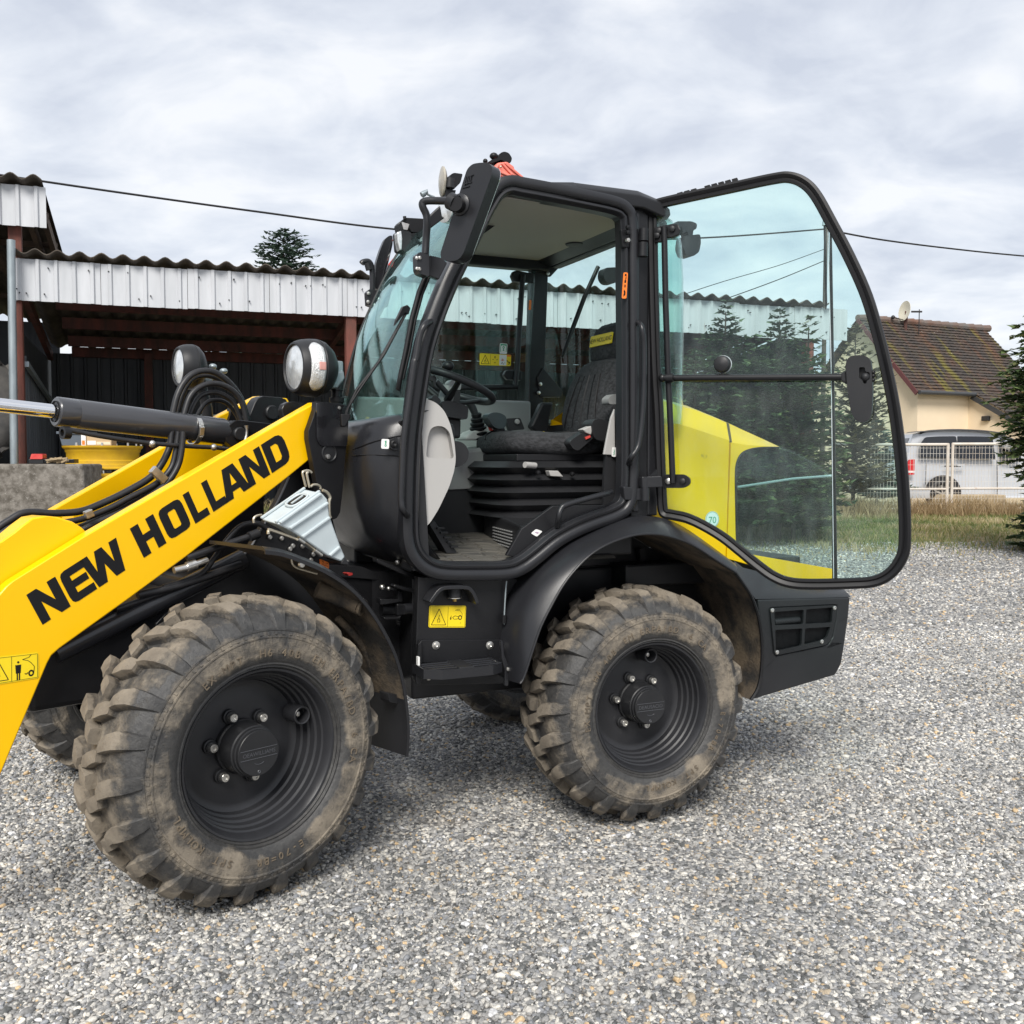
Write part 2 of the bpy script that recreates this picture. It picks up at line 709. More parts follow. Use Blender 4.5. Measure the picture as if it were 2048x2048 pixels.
UROO = mat('roof_sheet_underside', (.15, .155, .15), .85, col2=(.085, .085, .082), nscale=2, namt=.4)
WOOD = mat('old_rafter_wood', (.115, .075, .05), .85, col2=(.06, .042, .03), nscale=3, namt=.4, stretch=(1, 1, 6))
CONC = mat('rough_concrete', (.22, .20, .175), .9, col2=(.085, .074, .06), nscale=11, namt=.5, ndet=10, bump=1., bscale=30, dirt=(.38, .36, .33), dscale=30, damt=.15)
OYEL = mat('old_yellow_rim_paint', (.64, .39, .008), .5, col2=(.50, .29, .012), nscale=5, namt=.3, dirt=(.14, .08, .02), dscale=14, damt=-.1)
BLUG = mat('blue_grey_crate', (.085, .105, .13), .5)
CARD = mat('cardboard', (.50, .36, .21), .8)
STUC = mat('cream_stucco', (.77, .64, .46), .85, col2=(.73, .60, .43), nscale=1.5, namt=.3, bump=.15, bscale=40)
CTRM = mat('dark_roof_trim', (.10, .03, .03), .6)
GUTT = mat('gutter_dark', (.04, .042, .045), .5)
VANP = mat('silver_van_paint', (.56, .575, .60), .30, .35, coat=.5, dirt=(.38, .36, .33), dscale=3, damt=-.15)
VANG = mat('van_dark_glass', (.010, .012, .016), .06, spec=.6)
VANT = mat('van_black_trim', (.018, .018, .02), .5)
REDL = mat('red_lamp', (.55, .015, .02), .15, coat=.5)
FRUS = mat('rusty_white_fence', (.66, .63, .58), .7, col2=(.56, .48, .40), nscale=3.2, namt=.35, dirt=(.36, .16, .08), dscale=5, damt=-.02)
MESHW = mat('fence_wire', (.66, .64, .60), .6, col2=(.52, .44, .36), nscale=2, namt=.4)
DISH = mat('dish_cream', (.62, .58, .46), .5)
CABL = mat('cable_black', (.012, .012, .013), .6)
POLE = mat('pole_wood', (.09, .07, .055), .85, col2=(.05, .042, .035), nscale=3, namt=.4)
BARK = mat('bark', (.075, .055, .04), .9, col2=(.035, .028, .022), nscale=10, namt=.4, bump=.6, bscale=30)

# ================================================================== GROUND
def sst(t):
    t = max(0., min(1., t))
    return t * t * (3 - 2 * t)


def gz(x, y):
    w = .7071 * (x + y)
    z = .012 - .047 * sst((w - 1.6) / 1.55)
    z += .27 * sst((y - 10.5) / 6.5)
    z += .42 * sst((y - 8.) / 4.) * sst((-x - 1.2) / 2.6)
    if y > 5:
        z += .03 * noise.noise(V((x * .5, y * .5, 3.))) * sst((y - 5) / 4)
    return z


def axis(lo, hi, near, fine):
    res, q = [], lo
    while q < hi:
        res.append(q)
        q += fine * (1 + max(0, abs(q - near) - 8) * .16)
    return res + [hi]


gx = axis(-260, 260, 0, .45)
gy = axis(-60, 420, 6, .45)
gm = MB()
gm.grid([[V((x, y, gz(x, y))) for x in gx] for y in gy])


def ground_mat():
    m = bpy.data.materials.new('gravel_and_turf_ground')
    m.use_nodes = True
    t = m.node_tree
    b = t.nodes['Principled BSDF']
    b.inputs['Roughness'].default_value = .9
    nd, lk = t.nodes.new, t.links.new
    tcn = nd('ShaderNodeTexCoord')

    def noise_(s, d=6, r=.6):
        n = nd('ShaderNodeTexNoise')
        n.inputs['Scale'].default_value = s
        n.inputs['Detail'].default_value = d
        n.inputs['Roughness'].default_value = r
        lk(tcn.outputs['Object'], n.inputs[0])
        return n.outputs[0]

    def ramp_(src, st):
        r = nd('ShaderNodeValToRGB')
        while len(r.color_ramp.elements) < len(st):
            r.color_ramp.elements.new(.5)
        for el, (p, c) in zip(r.color_ramp.elements, st):
            el.position = p
            el.color = (*c, 1)
        lk(src, r.inputs[0])
        return r.outputs[0]

    def mix_(f, a, c):
        q = nd('ShaderNodeMix')
        q.data_type = 'RGBA'
        lk(f, q.inputs[0])
        lk(a, q.inputs[6])
        lk(c, q.inputs[7])
        return q.outputs[2]

    vo = nd('ShaderNodeTexVoronoi')
    vo.inputs['Scale'].default_value = 52
    lk(tcn.outputs['Object'], vo.inputs[0])
    stones = ramp_(vo.outputs['Color'], [(0, (0.123, 0.127, 0.134)), (.35, (0.263, 0.265, 0.268)), (.6, (0.403, 0.402, 0.396)), (.8, (0.578, 0.529, 0.464)), (1, (0.640, 0.656, 0.661))])
    gap = ramp_(vo.outputs['Distance'], [(.35, (1, 1, 1)), (.75, (.30, .29, .28))])
    mu = nd('ShaderNodeMix')
    mu.data_type = 'RGBA'
    mu.blend_type = 'MULTIPLY'
    mu.inputs[0].default_value = 1
    lk(stones, mu.inputs[6])
    lk(gap, mu.inputs[7])
    turf = ramp_(noise_(1.6, 8, .7), [(.3, (.055, .075, .02)), (.45, (.11, .13, .04)), (.55, (.20, .165, .085)), (.7, (.30, .24, .15))])
    # the turf begins about 14 m away, with a ragged edge
    sx = nd('ShaderNodeSeparateXYZ')
    lk(tcn.outputs['Object'], sx.inputs[0])
    ad = nd('ShaderNodeMath')
    ad.operation = 'MULTIPLY_ADD'
    lk(noise_(.8, 6, .7), ad.inputs[0])
    ad.inputs[1].default_value = 5.
    lk(sx.outputs[1], ad.inputs[2])
    mr = nd('ShaderNodeMapRange')
    mr.inputs[1].default_value, mr.inputs[2].default_value = 16.4, 17.8
    lk(ad.outputs[0], mr.inputs[0])
    lk(mix_(mr.outputs[0], mu.outputs[2], turf), b.inputs['Base Color'])
    bp = nd('ShaderNodeBump')
    bp.inputs['Strength'].default_value = .8
    bp.inputs['Distance'].default_value = .012
    bp.invert = True
    lk(vo.outputs['Distance'], bp.inputs['Height'])
    lk(bp.outputs[0], b.inputs['Normal'])
    return m


tag(gm.build('ground', ground_mat(), smooth=180), kind='structure')


def stone_mat():
    m = bpy.data.materials.new('gravel_stone')
    m.use_nodes = True
    t = m.node_tree
    b = t.nodes['Principled BSDF']
    b.inputs['Roughness'].default_value = .7
    nd, lk = t.nodes.new, t.links.new
    oi = nd('ShaderNodeObjectInfo')
    r = nd('ShaderNodeValToRGB')
    r.color_ramp.interpolation = 'CONSTANT'
    st = [(0, (0.113, 0.116, 0.114)), (.14, (0.212, 0.212, 0.209)), (.30, (0.304, 0.298, 0.287)), (.46, (0.402, 0.394, 0.375)), (.62, (0.250, 0.257, 0.270)), (.72, (0.509, 0.489, 0.446)),
          (.84, (0.653, 0.626, 0.566)), (.92, (0.425, 0.350, 0.251)), (.955, (0.577, 0.425, 0.251)), (.978, (0.659, 0.656, 0.654))]
    while len(r.color_ramp.elements) < len(st):
        r.color_ramp.elements.new(.5)
    for el, (p, c) in zip(r.color_ramp.elements, st):
        el.position = p
        el.color = (*c, 1)
    lk(oi.outputs['Random'], r.inputs[0])
    n = nd('ShaderNodeTexNoise')
    n.inputs['Scale'].default_value = 2.2
    n.inputs['Detail'].default_value = 6
    tcn = nd('ShaderNodeTexCoord')
    lk(tcn.outputs['Object'], n.inputs[0])
    mr = nd('ShaderNodeMapRange')
    mr.inputs[1].default_value, mr.inputs[2].default_value = .3, .7
    mr.inputs[3].default_value, mr.inputs[4].default_value = .72, 1.2
    lk(n.outputs[0], mr.inputs[0])
    mu = nd('ShaderNodeMix')
    mu.data_type = 'RGBA'
    mu.blend_type = 'MULTIPLY'
    mu.inputs[0].default_value = 1
    lk(r.outputs[0], mu.inputs[6])
    lk(mr.outputs[0], mu.inputs[7])
    # slow drift of the whole yard: dusty and damp patches, faint wheel tracks
    geo = nd('ShaderNodeNewGeometry')
    n2 = nd('ShaderNodeTexNoise')
    n2.inputs['Scale'].default_value = .9
    n2.inputs['Detail'].default_value = 5
    lk(geo.outputs['Position'], n2.inputs[0])
    m2 = nd('ShaderNodeMapRange')
    m2.inputs[1].default_value, m2.inputs[2].default_value = .35, .65
    m2.inputs[3].default_value, m2.inputs[4].default_value = .74, 1.12
    lk(n2.outputs[0], m2.inputs[0])
    mu2 = nd('ShaderNodeMix')
    mu2.data_type = 'RGBA'
    mu2.blend_type = 'MULTIPLY'
    mu2.inputs[0].default_value = 1
    lk(mu.outputs[2], mu2.inputs[6])
    lk(m2.outputs[0], mu2.inputs[7])
    n3 = nd('ShaderNodeTexNoise')
    n3.inputs['Scale'].default_value = 1.7
    n3.inputs['Detail'].default_value = 7
    n3.inputs['Roughness'].default_value = .7
    lk(geo.outputs['Position'], n3.inputs[0])
    m3 = nd('ShaderNodeMapRange')
    m3.inputs[1].default_value, m3.inputs[2].default_value = .58, .74
    m3.inputs[3].default_value, m3.inputs[4].default_value = 0, .45
    lk(n3.outputs[0], m3.inputs[0])
    mu3 = nd('ShaderNodeMix')
    mu3.data_type = 'RGBA'
    lk(m3.outputs[0], mu3.inputs[0])
    lk(mu2.outputs[2], mu3.inputs[6])
    mu3.inputs[7].default_value = (.24, .185, .125, 1)
    lk(mu3.outputs[2], b.inputs['Base Color'])
    return m


def make_gravel():
    g = np.random.default_rng(3)
    pts, sz = [], []

    def band(d0, d1, dens, s0, s1):
        a = .80 if d1 < 5.3 else .62
        area = a * (d1 * d1 - d0 * d0) + .4 * (d1 - d0)
        n = int(area * dens)
        d = np.sqrt(g.uniform(d0 * d0, d1 * d1, n))
        x = g.uniform(-1, 1, n) * (d * a + .2)
        s = s0 + (s1 - s0) * g.random(n) ** 2.2
        for xi, yi, si in zip(x, d, s):
            pts.append((xi, yi, gz(xi, yi) + si * .18 * g.random()))
            sz.append(si)
    band(1.9, 3.4, 10500, .0038, .0100)
    band(1.9, 5.0, 200, .009, .0165)
    band(3.4, 5.2, 6800, .0048, .0105)
    band(5.2, 8.5, 3000, .0065, .0125)
    band(8.5, 15.2, 650, .009, .018)
    me = bpy.data.meshes.new('gravel')
    me.from_pydata(pts, [], [])
    at = me.attributes.new('sz', 'FLOAT', 'POINT')
    at.data.foreach_set('value', sz)
    o = bpy.data.objects.new('gravel', me)
    COL.objects.link(o)
    tag(o, kind='stuff')
    ng = bpy.data.node_groups.new('gravel_scatter', 'GeometryNodeTree')
    ng.interface.new_socket('Geometry', in_out='INPUT', socket_type='NodeSocketGeometry')
    ng.interface.new_socket('Geometry', in_out='OUTPUT', socket_type='NodeSocketGeometry')
    nd, lk = ng.nodes.new, ng.links.new
    gi, go = nd('NodeGroupInput'), nd('NodeGroupOutput')
    jo = nd('GeometryNodeJoinGeometry')
    for k in range(7):
        ic = nd('GeometryNodeMeshIcoSphere')
        ic.inputs['Radius'].default_value = 1
        ic.inputs['Subdivisions'].default_value = 2
        sp = nd('GeometryNodeSetPosition')
        nz = nd('ShaderNodeTexNoise')
        nz.noise_dimensions = '4D'
        nz.inputs['W'].default_value = k * 3.7
        nz.inputs['Scale'].default_value = .75
        nz.inputs['Detail'].default_value = 2.5
        sb = nd('ShaderNodeVectorMath')
        sb.operation = 'SUBTRACT'
        sb.inputs[1].default_value = (.5, .5, .5)
        ml = nd('ShaderNodeVectorMath')
        ml.operation = 'SCALE'
        ml.inputs['Scale'].default_value = 1.5
        lk(nz.outputs['Color'], sb.inputs[0])
        lk(sb.outputs[0], ml.inputs[0])
        lk(ic.outputs[0], sp.inputs['Geometry'])
        lk(ml.outputs[0], sp.inputs['Offset'])
        tr = nd('GeometryNodeTransform')
        tr.inputs['Scale'].default_value = (1.15 + .1 * (k % 3), .85 + .08 * (k % 2), .62 + .05 * (k % 3))
        lk(sp.outputs[0], tr.inputs['Geometry'])
        sm = nd('GeometryNodeSetMaterial')
        sm.inputs['Material'].default_value = bpy.data.materials['gravel_stone']
        lk(tr.outputs[0], sm.inputs['Geometry'])
        ss = nd('GeometryNodeSetShadeSmooth')
        ss.inputs['Shade Smooth'].default_value = k % 3 != 1
        lk(sm.outputs[0], ss.inputs['Geometry'])
        gt = nd('GeometryNodeGeometryToInstance')
        lk(ss.outputs[0], gt.inputs[0])
        lk(gt.outputs[0], jo.inputs[0])
    ip = nd('GeometryNodeInstanceOnPoints')
    ip.inputs['Pick Instance'].default_value = True
    ri = nd('FunctionNodeRandomValue')
    ri.data_type = 'INT'
    ri.inputs['Min'].default_value = 0
    ri.inputs['Max'].default_value = 6
    rr = nd('FunctionNodeRandomValue')
    rr.data_type = 'FLOAT_VECTOR'
    rr.inputs[0].default_value = (-.6, -.6, 0)
    rr.inputs[1].default_value = (.6, .6, 6.28)
    na = nd('GeometryNodeInputNamedAttribute')
    na.data_type = 'FLOAT'
    na.inputs['Name'].default_value = 'sz'
    lk(gi.outputs[0], ip.inputs['Points'])
    lk(jo.outputs[0], ip.inputs['Instance'])
    lk([q for q in ri.outputs if q.enabled and q.type == 'INT'][0], ip.inputs['Instance Index'])
    lk(rr.outputs[0], ip.inputs['Rotation'])
    lk(na.outputs[0], ip.inputs['Scale'])
    lk(ip.outputs[0], go.inputs[0])
    md = o.modifiers.new('scatter', 'NODES')
    md.node_group = ng


stone_mat()
make_gravel()


def grass_mat(name, cols):
    m = bpy.data.materials.new(name)
    m.use_nodes = True
    t = m.node_tree
    b = t.nodes['Principled BSDF']
    b.inputs['Roughness'].default_value = .7
    nd, lk = t.nodes.new, t.links.new
    at = nd('ShaderNodeAttribute')
    at.attribute_name = 'tone'
    r = nd('ShaderNodeValToRGB')
    while len(r.color_ramp.elements) < len(cols):
        r.color_ramp.elements.new(.5)
    for el, (p, c) in zip(r.color_ramp.elements, cols):
        el.position = p
        el.color = (*c, 1)
    lk(at.outputs['Fac'], r.inputs[0])
    lk(r.outputs[0], b.inputs['Base Color'])
    # leaves let some light through
    tl = nd('ShaderNodeBsdfTranslucent')
    lk(r.outputs[0], tl.inputs[0])
    ms = nd('ShaderNodeMixShader')
    ms.inputs[0].default_value = .25
    lk(b.outputs[0], ms.inputs[1])
    lk(tl.outputs[0], ms.inputs[2])
    lk(ms.outputs[0], t.nodes['Material Output'].inputs[0])
    return m


def tri_mesh(name, vs, fs, tone, m, parent=None):
    me = bpy.data.meshes.new(name)
    base = wloc(parent) if parent else V((0, 0, 0))
    arr = np.asarray(vs, dtype=np.float32) - np.array(base, dtype=np.float32)
    me.from_pydata(arr.tolist(), [], fs)
    at = me.attributes.new('tone', 'FLOAT', 'FACE')
    at.data.foreach_set('value', tone)
    me.materials.append(m)
    o = bpy.data.objects.new(name, me)
    COL.objects.link(o)
    if parent:
        o.parent = parent
    return o


GRSM = grass_mat('grass_blades', [(0, (.06, .10, .02)), (.35, (.13, .18, .045)), (.52, (.24, .24, .08)), (.7, (.40, .32, .17)), (1, (.52, .44, .29))])
STRM = grass_mat('dry_grass', [(0, (.20, .13, .06)), (.5, (.36, .26, .14)), (1, (.50, .38, .22))])


def blades(name, n, box_, h0, h1, m, seed, label=None, tone0=0., tone1=1., thin=1.):
    r = random.Random(seed)
    vs, fs, tn = [], [], []
    x0, x1, y0, y1 = box_
    k = 0
    while k < n:
        x, y = r.uniform(x0, x1), r.uniform(y0, y1)
        edge = noise.noise(V((x * .8, y * .8, 0))) * 1.6
        if y < y0 + .8 + edge and r.random() < .85:
            k += 1
            continue
        pt = noise.noise(V((x * .55, y * .55, 5.)))
        h = r.uniform(h0, h1) * (.7 + .6 * max(0, pt + .4))
        a = r.uniform(0, 6.28)
        w = h * r.uniform(.05, .09) * thin + .003
        dx, dy = math.cos(a) * w, math.sin(a) * w
        lx, ly = r.gauss(0, .45) * h, r.gauss(0, .45) * h
        z = gz(x, y) - .01
        b = len(vs)
        vs += [(x - dx, y - dy, z), (x + dx, y + dy, z), (x + lx * .45 - dx * .7, y + ly * .45 - dy * .7, z + h * .6), (x + lx * .45 + dx * .7, y + ly * .45 + dy * .7, z + h * .6), (x + lx, y + ly, z + h)]
        fs += [(b, b + 1, b + 3, b + 2), (b + 2, b + 3, b + 4)]
        q = max(0., min(1., tone0 + (tone1 - tone0) * (.45 + .75 * pt + r.gauss(0, .16))))
        tn += [q, min(1., q + .06)]
        k += 1
    tag(tri_mesh(name, vs, fs, tn, m), kind='stuff')


blades('grass', 42000, (1.0, 13.5, 13.4, 22.5), .035, .12, GRSM, 1, tone0=.12, thin=.6)
blades('grass', 9000, (-8.5, 3.4, 12.6, 17.5), .04, .13, GRSM, 2, tone0=.25)
blades('weeds', 1800, (-7.4, -4.6, 10.3, 11.7), .10, .32, GRSM, 5, tone0=.3)
blades('dry_grass', 15000, (4.0, 14.5, 20.4, 22.5), .15, .46, STRM, 3, thin=.16)

# ================================================================== TREES
LEAFD = grass_mat('dark_conifer_needles', [(0, (.014, .028, .014)), (.5, (.040, .075, .032)), (.85, (.075, .125, .048)), (1, (.12, .18, .065))])
LEAFB = grass_mat('blue_spruce_needles', [(0, (.024, .042, .030)), (.5, (.060, .098, .070)), (1, (.12, .18, .13))])
LEAFY = grass_mat('yew_needles', [(0, (.020, .038, .014)), (.5, (.065, .108, .034)), (.85, (.12, .165, .052)), (1, (.19, .19, .07))])


def tree(name, label, x, y, h, r, seed, m, cat='tree', group=None, base=.04, layers=26, per=9, spray=.16, droop=.25, shape=1.0, trunk_r=.07, thin=1.0):
    rd = random.Random(seed)
    z0 = gz(x, y)
    root = thing(name, (x, y, z0), label, cat, group)
    O = V((x, y, z0))
    mb = MB()
    mb.tube([O + V((0, 0, -.1)), O + V((.01, 0, h * .35)), O + V((-.01, .02, h * .7)), O + V((0, 0, h * .96))], [trunk_r, trunk_r * .75, trunk_r * .42, .008], 8)
    vs, fs, tn = [], [], []
    for i in range(layers):
        t = i / (layers - 1)
        zz = h * (base + (1 - base) * t ** .9)
        prof = (1 - t) ** shape * (.75 + .25 * math.sin(t * 9 + seed)) + .035
        nb = max(3, int(per * (.45 + .75 * (1 - t))))
        off = rd.uniform(0, 6.28)
        for k in range(nb):
            az = off + 6.28 * k / nb + rd.gauss(0, .25)
            Lb = r * prof * rd.uniform(.68, 1.18)
            d = V((math.cos(az), math.sin(az), 0))
            up = rd.uniform(.15, .5) * (1 if t > .5 else .7)
            st = O + V((0, 0, zz))
            tip = st + d * Lb + V((0, 0, Lb * (up - droop)))
            mb.tube([st, st.lerp(tip, .5) + V((0, 0, Lb * .05)), tip], [.014 * (1.2 - t), .009 * (1.2 - t), .002], 4, cap=False)
            ns = max(4, int(Lb / spray * 7.5 * thin))
            for s in range(ns):
                u = .12 + .92 * (s + rd.random()) / ns
                p = st.lerp(tip, u) + V((0, 0, Lb * .18 * u * (1 - u)))
                a2 = az + rd.choice((-1, 1)) * rd.uniform(.2, 1.3)
                e_ = V((math.cos(a2), math.sin(a2), rd.uniform(-.35, .55) - droop * .6)).normalized()
                ln = spray * rd.uniform(.6, 1.25) * (.6 + .4 * (1 - t))
                sd = e_.cross(UP).normalized()
                sd = (sd + V((0, 0, rd.uniform(-.7, .7)))).normalized()
                w = ln * rd.uniform(.14, .24)
                b = len(vs)
                q = p + e_ * ln
                m1 = p + e_ * ln * .45
                # a feathered spray: two side barbs and a tip
                vs += [p, m1 + sd * w, q, m1 - sd * w, p + e_ * ln * .15 + sd * w * 1.7, p + e_ * ln * .2 - sd * w * 1.7]
                fs += [(b, b + 1, b + 2, b + 3), (b, b + 4, b + 1), (b, b + 3, b + 5)]
                tone = max(0, min(1, .42 + rd.gauss(0, .2) + (.25 if u > .85 else 0)))
                tn += [tone] * 3
    mb.build('trunk', BARK, root, smooth=60)
    tri_mesh('crown', vs, fs, tn, m, root)
    return root


def px_tree(name, label, px, ytop, depth, r, seed, m, **k):
    p = at_depth(px, ytop, depth)
    return tree(name, label, p.x, depth, p.z - gz(p.x, depth), r, seed, m, **k)


px_tree('spruce_tree', 'blue green spruce whose top shows above the open shed roof', 567, 462, 26, 3.0, 11, LEAFB, layers=46, per=20, spray=.22, droop=.10, trunk_r=.14, shape=.62)
G_ = 'evergreens between the shed and the fence'
px_tree('conifer_tree', 'tall dark conifer behind the middle of the open cab door', 1452, 604, 15.9, 1.25, 21, LEAFD, group=G_, layers=30, per=15, spray=.155, shape=.72, droop=.0, base=.12)
px_tree('conifer_tree', 'broad dark conifer just right of the tallest one behind the open door', 1560, 622, 15.2, 1.15, 22, LEAFD, group=G_, layers=28, per=15, spray=.155, shape=.6, droop=-.02, base=.12)
px_tree('conifer_tree', 'looser olive green conifer beside the upright seam of the door glass', 1618, 636, 16.0, .85, 23, LEAFY, group=G_, layers=24, per=9, spray=.2, shape=.55, droop=.02, thin=.8)
px_tree('conifer_tree', 'low bushy conifer right behind the yellow engine hood', 1392, 706, 15.0, .8, 24, LEAFD, group=G_, layers=20, per=13, spray=.15, shape=.6, droop=.0)
px_tree('juniper_shrub', 'rounded green juniper low behind the right end of the tinted hood window', 1590, 795, 15.0, .72, 25, LEAFY, cat='shrub', group=G_, base=.14, layers=20, per=13, spray=.14, shape=.42, droop=-.05, trunk_r=.04)
px_tree('juniper_shrub', 'dark juniper shrub low behind the middle of the tinted hood window', 1500, 830, 14.8, .75, 26, LEAFD, cat='shrub', group=G_, base=.14, layers=18, per=13, spray=.15, shape=.4, droop=-.05, trunk_r=.04)
px_tree('pine_sapling', 'young feathery pine in front of the silver van behind the fence', 1756, 845, 22.9, .6, 27, LEAFB, layers=13, per=9, spray=.3, shape=.35, droop=-.1, trunk_r=.04, base=.15)
TWIG = grass_mat('brown_green_twigs', [(0, (.05, .05, .025)), (.5, (.12, .105, .05)), (1, (.22, .18, .10))])
px_tree('bush', 'loose brownish bush in front of the house gable behind the door glass', 1712, 655, 21.0, 1.0, 41, TWIG, cat='bush', layers=24, per=9, spray=.22, shape=.35, droop=-.25, thin=.75, trunk_r=.05, base=.12)
px_tree('yew_tree', 'dark evergreen with drooping sprays at the right edge of the yard', 2152, 240, 13.0, .84, 31, LEAFY, layers=66, per=15, spray=.125, droop=.36, shape=.42, trunk_r=.14, base=.21)
px_tree('yew_tree', 'small olive evergreen in front of the fence beside the big drooping one', 2078, 885, 14.2, .34, 32, LEAFY, layers=14, per=9, spray=.15, droop=.2, shape=.3, trunk_r=.04)

# ================================================================== OPEN SHED (long, low) AND TALL SHED
SO = at_depth(40, 920, 13.0)
SF = Frame((SO.x, SO.y), 20.0)
SG = .36                                      # yard level at the sheds
Z_EAVE, Z_FB = 4.12, 3.53
SLEN, SDEP = 12.5, 4.6
shed = thing('open_shed', SF.P(0, 0, SG), 'long open fronted shed with a white corrugated fascia behind the loader', 'shed')


def wave_sheet(fr, t0, t1, w0, w1, z0, z1, pitch, amp, thick, n=8):
    """corrugated sheet lying over the roof, waves across t"""
    mb = MB()
    k = int((t1 - t0) / pitch * n)
    rows = []
    for (w, z, s) in ((w0, z0, 0), (w1, z1, 0)):
        rows.append([fr.P(t0 + (t1 - t0) * i / k, w, z + amp * math.cos(2 * math.pi * (t0 + (t1 - t0) * i / k) / pitch)) for i in range(k + 1)])
    top = [[p + V((0, 0, thick)) for p in r] for r in rows]
    mb.grid(rows)
    mb.grid(top)
    for a, b in ((rows[0], top[0]), (rows[1], top[1])):
        mb.grid([a, b])
    return mb


def rib_sheet(fr, t0, t1, w, z0, z1, pitch, depth, sl=0., along='t', zt0=None, zt1=None):
    """trapezoid-ribbed upright sheet"""
    prof = []
    q = t0
    while q < t1 - 1e-6:
        for a, d in ((0, 0), (.36, 0), (.44, depth), (.60, depth), (.68, 0)):
            if q + a * pitch < t1:
                prof.append((q + a * pitch, d))
        q += pitch
    prof.append((t1, 0))
    mb = MB()
    f = (lambda t, d: fr.P(t, w - d, 0)) if along == 't' else (lambda t, d: fr.P(w + d, t, 0))
    lo = [f(t, d) + V((0, 0, z0)) for t, d in prof]
    hi = [f(t, d) + V((0, 0, z1 + sl * (t - t0))) for t, d in prof]
    mb.grid([lo, hi])
    g = (lambda p: p + fr.v * .012) if along == 't' else (lambda p: p - fr.u * .012)
    mb.grid([[g(p) for p in lo], [g(p) for p in hi]])
    mb.grid([lo, [g(p) for p in lo]])
    mb.grid([hi, [g(p) for p in hi]])
    return mb


# fascia: separate sheets side by side, each very slightly off the next
FW = 1.10
q = -.06
k = 0
while q < SLEN:
    dz = rng.uniform(-.012, .012)
    f = rib_sheet(SF, q, q + FW - .006, -.09 - .006 * (k % 2), Z_FB + dz, Z_EAVE - .05 + dz, .22, .028).build('fascia_sheet', WSHT, shed, smooth=20)
    # fixing screws
    sm = MB()
    for j in range(6):
        tt, zz = q + rng.uniform(.05, FW - .06), rng.choice((Z_FB + .09, Z_EAVE - .16, Z_EAVE - .19, Z_FB + .14))
        c = SF.P(tt, -.125, zz)
        sm.lathe([(.006, .0001), (.006, .009), (-.03, .009)], c, -SF.v, 8)
    tag(sm.build('fixing_screws', VANT, f, smooth=30), kind='stuff')
    q += FW
    k += 1
q = .0
RP = .265
while q < SLEN:
    wave_sheet(SF, q, q + RP * 4, -.22, SDEP + .15, Z_EAVE + .02, Z_EAVE - .66, RP, .034, .012).build('roof_sheet', [ROOF], shed, smooth=60)
    q += RP * 4
mb = MB()
for wv in (.55, 1.55, 2.6, 3.7, SDEP - .15):
    zz = Z_EAVE - .13 - (wv + .22) * .14
    p = MB().bar(SF.P(.35, wv, zz), SF.P(SLEN, wv, zz), .09, .17)
    p.build('purlin', RUST, shed, smooth=0)
for tt in (.0, 4.40, 8.9, 12.4):
    MB().box(SF, tt - .075, tt + .075, -.055, .095, SG - .1, Z_EAVE - .10).build('post', POST, shed, smooth=0, bevel=.006)
for tt in (1.6, 5.9, 10.2):
    MB().box(SF, tt - .07, tt + .07, SDEP - .3, SDEP - .17, SG - .1, Z_EAVE - .78).build('post', RUST, shed, smooth=0)
for tt in (.0, 4.62, 8.9, 12.4):
    MB().bar(SF.P(tt, -.0, Z_EAVE - .22), SF.P(tt, SDEP, Z_EAVE - .86), .08, .14).build('rafter', RUST, shed, smooth=0)
q = 0.
while q < SLEN:
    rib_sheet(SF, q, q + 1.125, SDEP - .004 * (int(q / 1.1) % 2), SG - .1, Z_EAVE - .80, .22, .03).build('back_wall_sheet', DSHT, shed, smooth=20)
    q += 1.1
q = .12
while q < SDEP:
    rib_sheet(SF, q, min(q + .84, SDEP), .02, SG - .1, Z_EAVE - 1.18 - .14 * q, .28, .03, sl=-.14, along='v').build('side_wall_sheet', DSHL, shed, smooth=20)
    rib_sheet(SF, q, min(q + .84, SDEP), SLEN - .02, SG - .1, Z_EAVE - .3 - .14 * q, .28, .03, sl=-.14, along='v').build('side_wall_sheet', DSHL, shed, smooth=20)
    q += .85
MB().bar(SF.P(.2, SDEP - .12, 2.25), SF.P(SLEN, SDEP - .12, 2.25), .05, .07).build('wall_rail', GALV, shed, smooth=0)
MB().bar(SF.P(.1, .1, 2.72), SF.P(.1, SDEP - .1, 2.3), .05, .07).build('wall_rail', GALV, shed, smooth=0)

tall = thing('tall_shed', SF.P(-1.5, 0, SG), 'taller shed left of the open one, with brown rafters under its overhanging roof', 'shed')
ZT0, ZT1 = 4.50, 5.02
q = -4.4
while q < .38:
    rib_sheet(SF, q, min(q + 1.29, .39), -.03, ZT0 + rng.uniform(-.01, .01), ZT1, .22, .028).build('fascia_sheet', WSHT, tall, smooth=20)
    q += 1.3
q = -4.94
while q < 0:
    wave_sheet(SF, q, q + RP * 4, -.2, 7.2, ZT1 + .07, ZT1 - .75, RP, .036, .012).build('roof_sheet', [ROOF], tall, smooth=60)
    q += RP * 4
for tt in (.30, .10, -.5, -1.4, -2.4):
    MB().bar(SF.P(tt, .03, ZT1 - .14), SF.P(tt, 7.0, ZT1 - .94), .07, .15).build('rafter', WOOD, tall, smooth=0)
for wv in (.9, 2.2, 3.6, 5.2):
    MB().bar(SF.P(-4.4, wv, ZT1 - .06 - wv * .115), SF.P(.34, wv, ZT1 - .06 - wv * .115), .06, .08).build('purlin', WOOD, tall, smooth=0)
MB().box(SF, -.085, .075, .10, .2, Z_EAVE - .06, ZT0 + .35).build('post', POST, tall, smooth=0, bevel=.006)
MB().box(SF, -4.4, .0, 6.4, 6.5, SG, ZT1 - .95).build('back_wall', DSHT, tall, smooth=0)
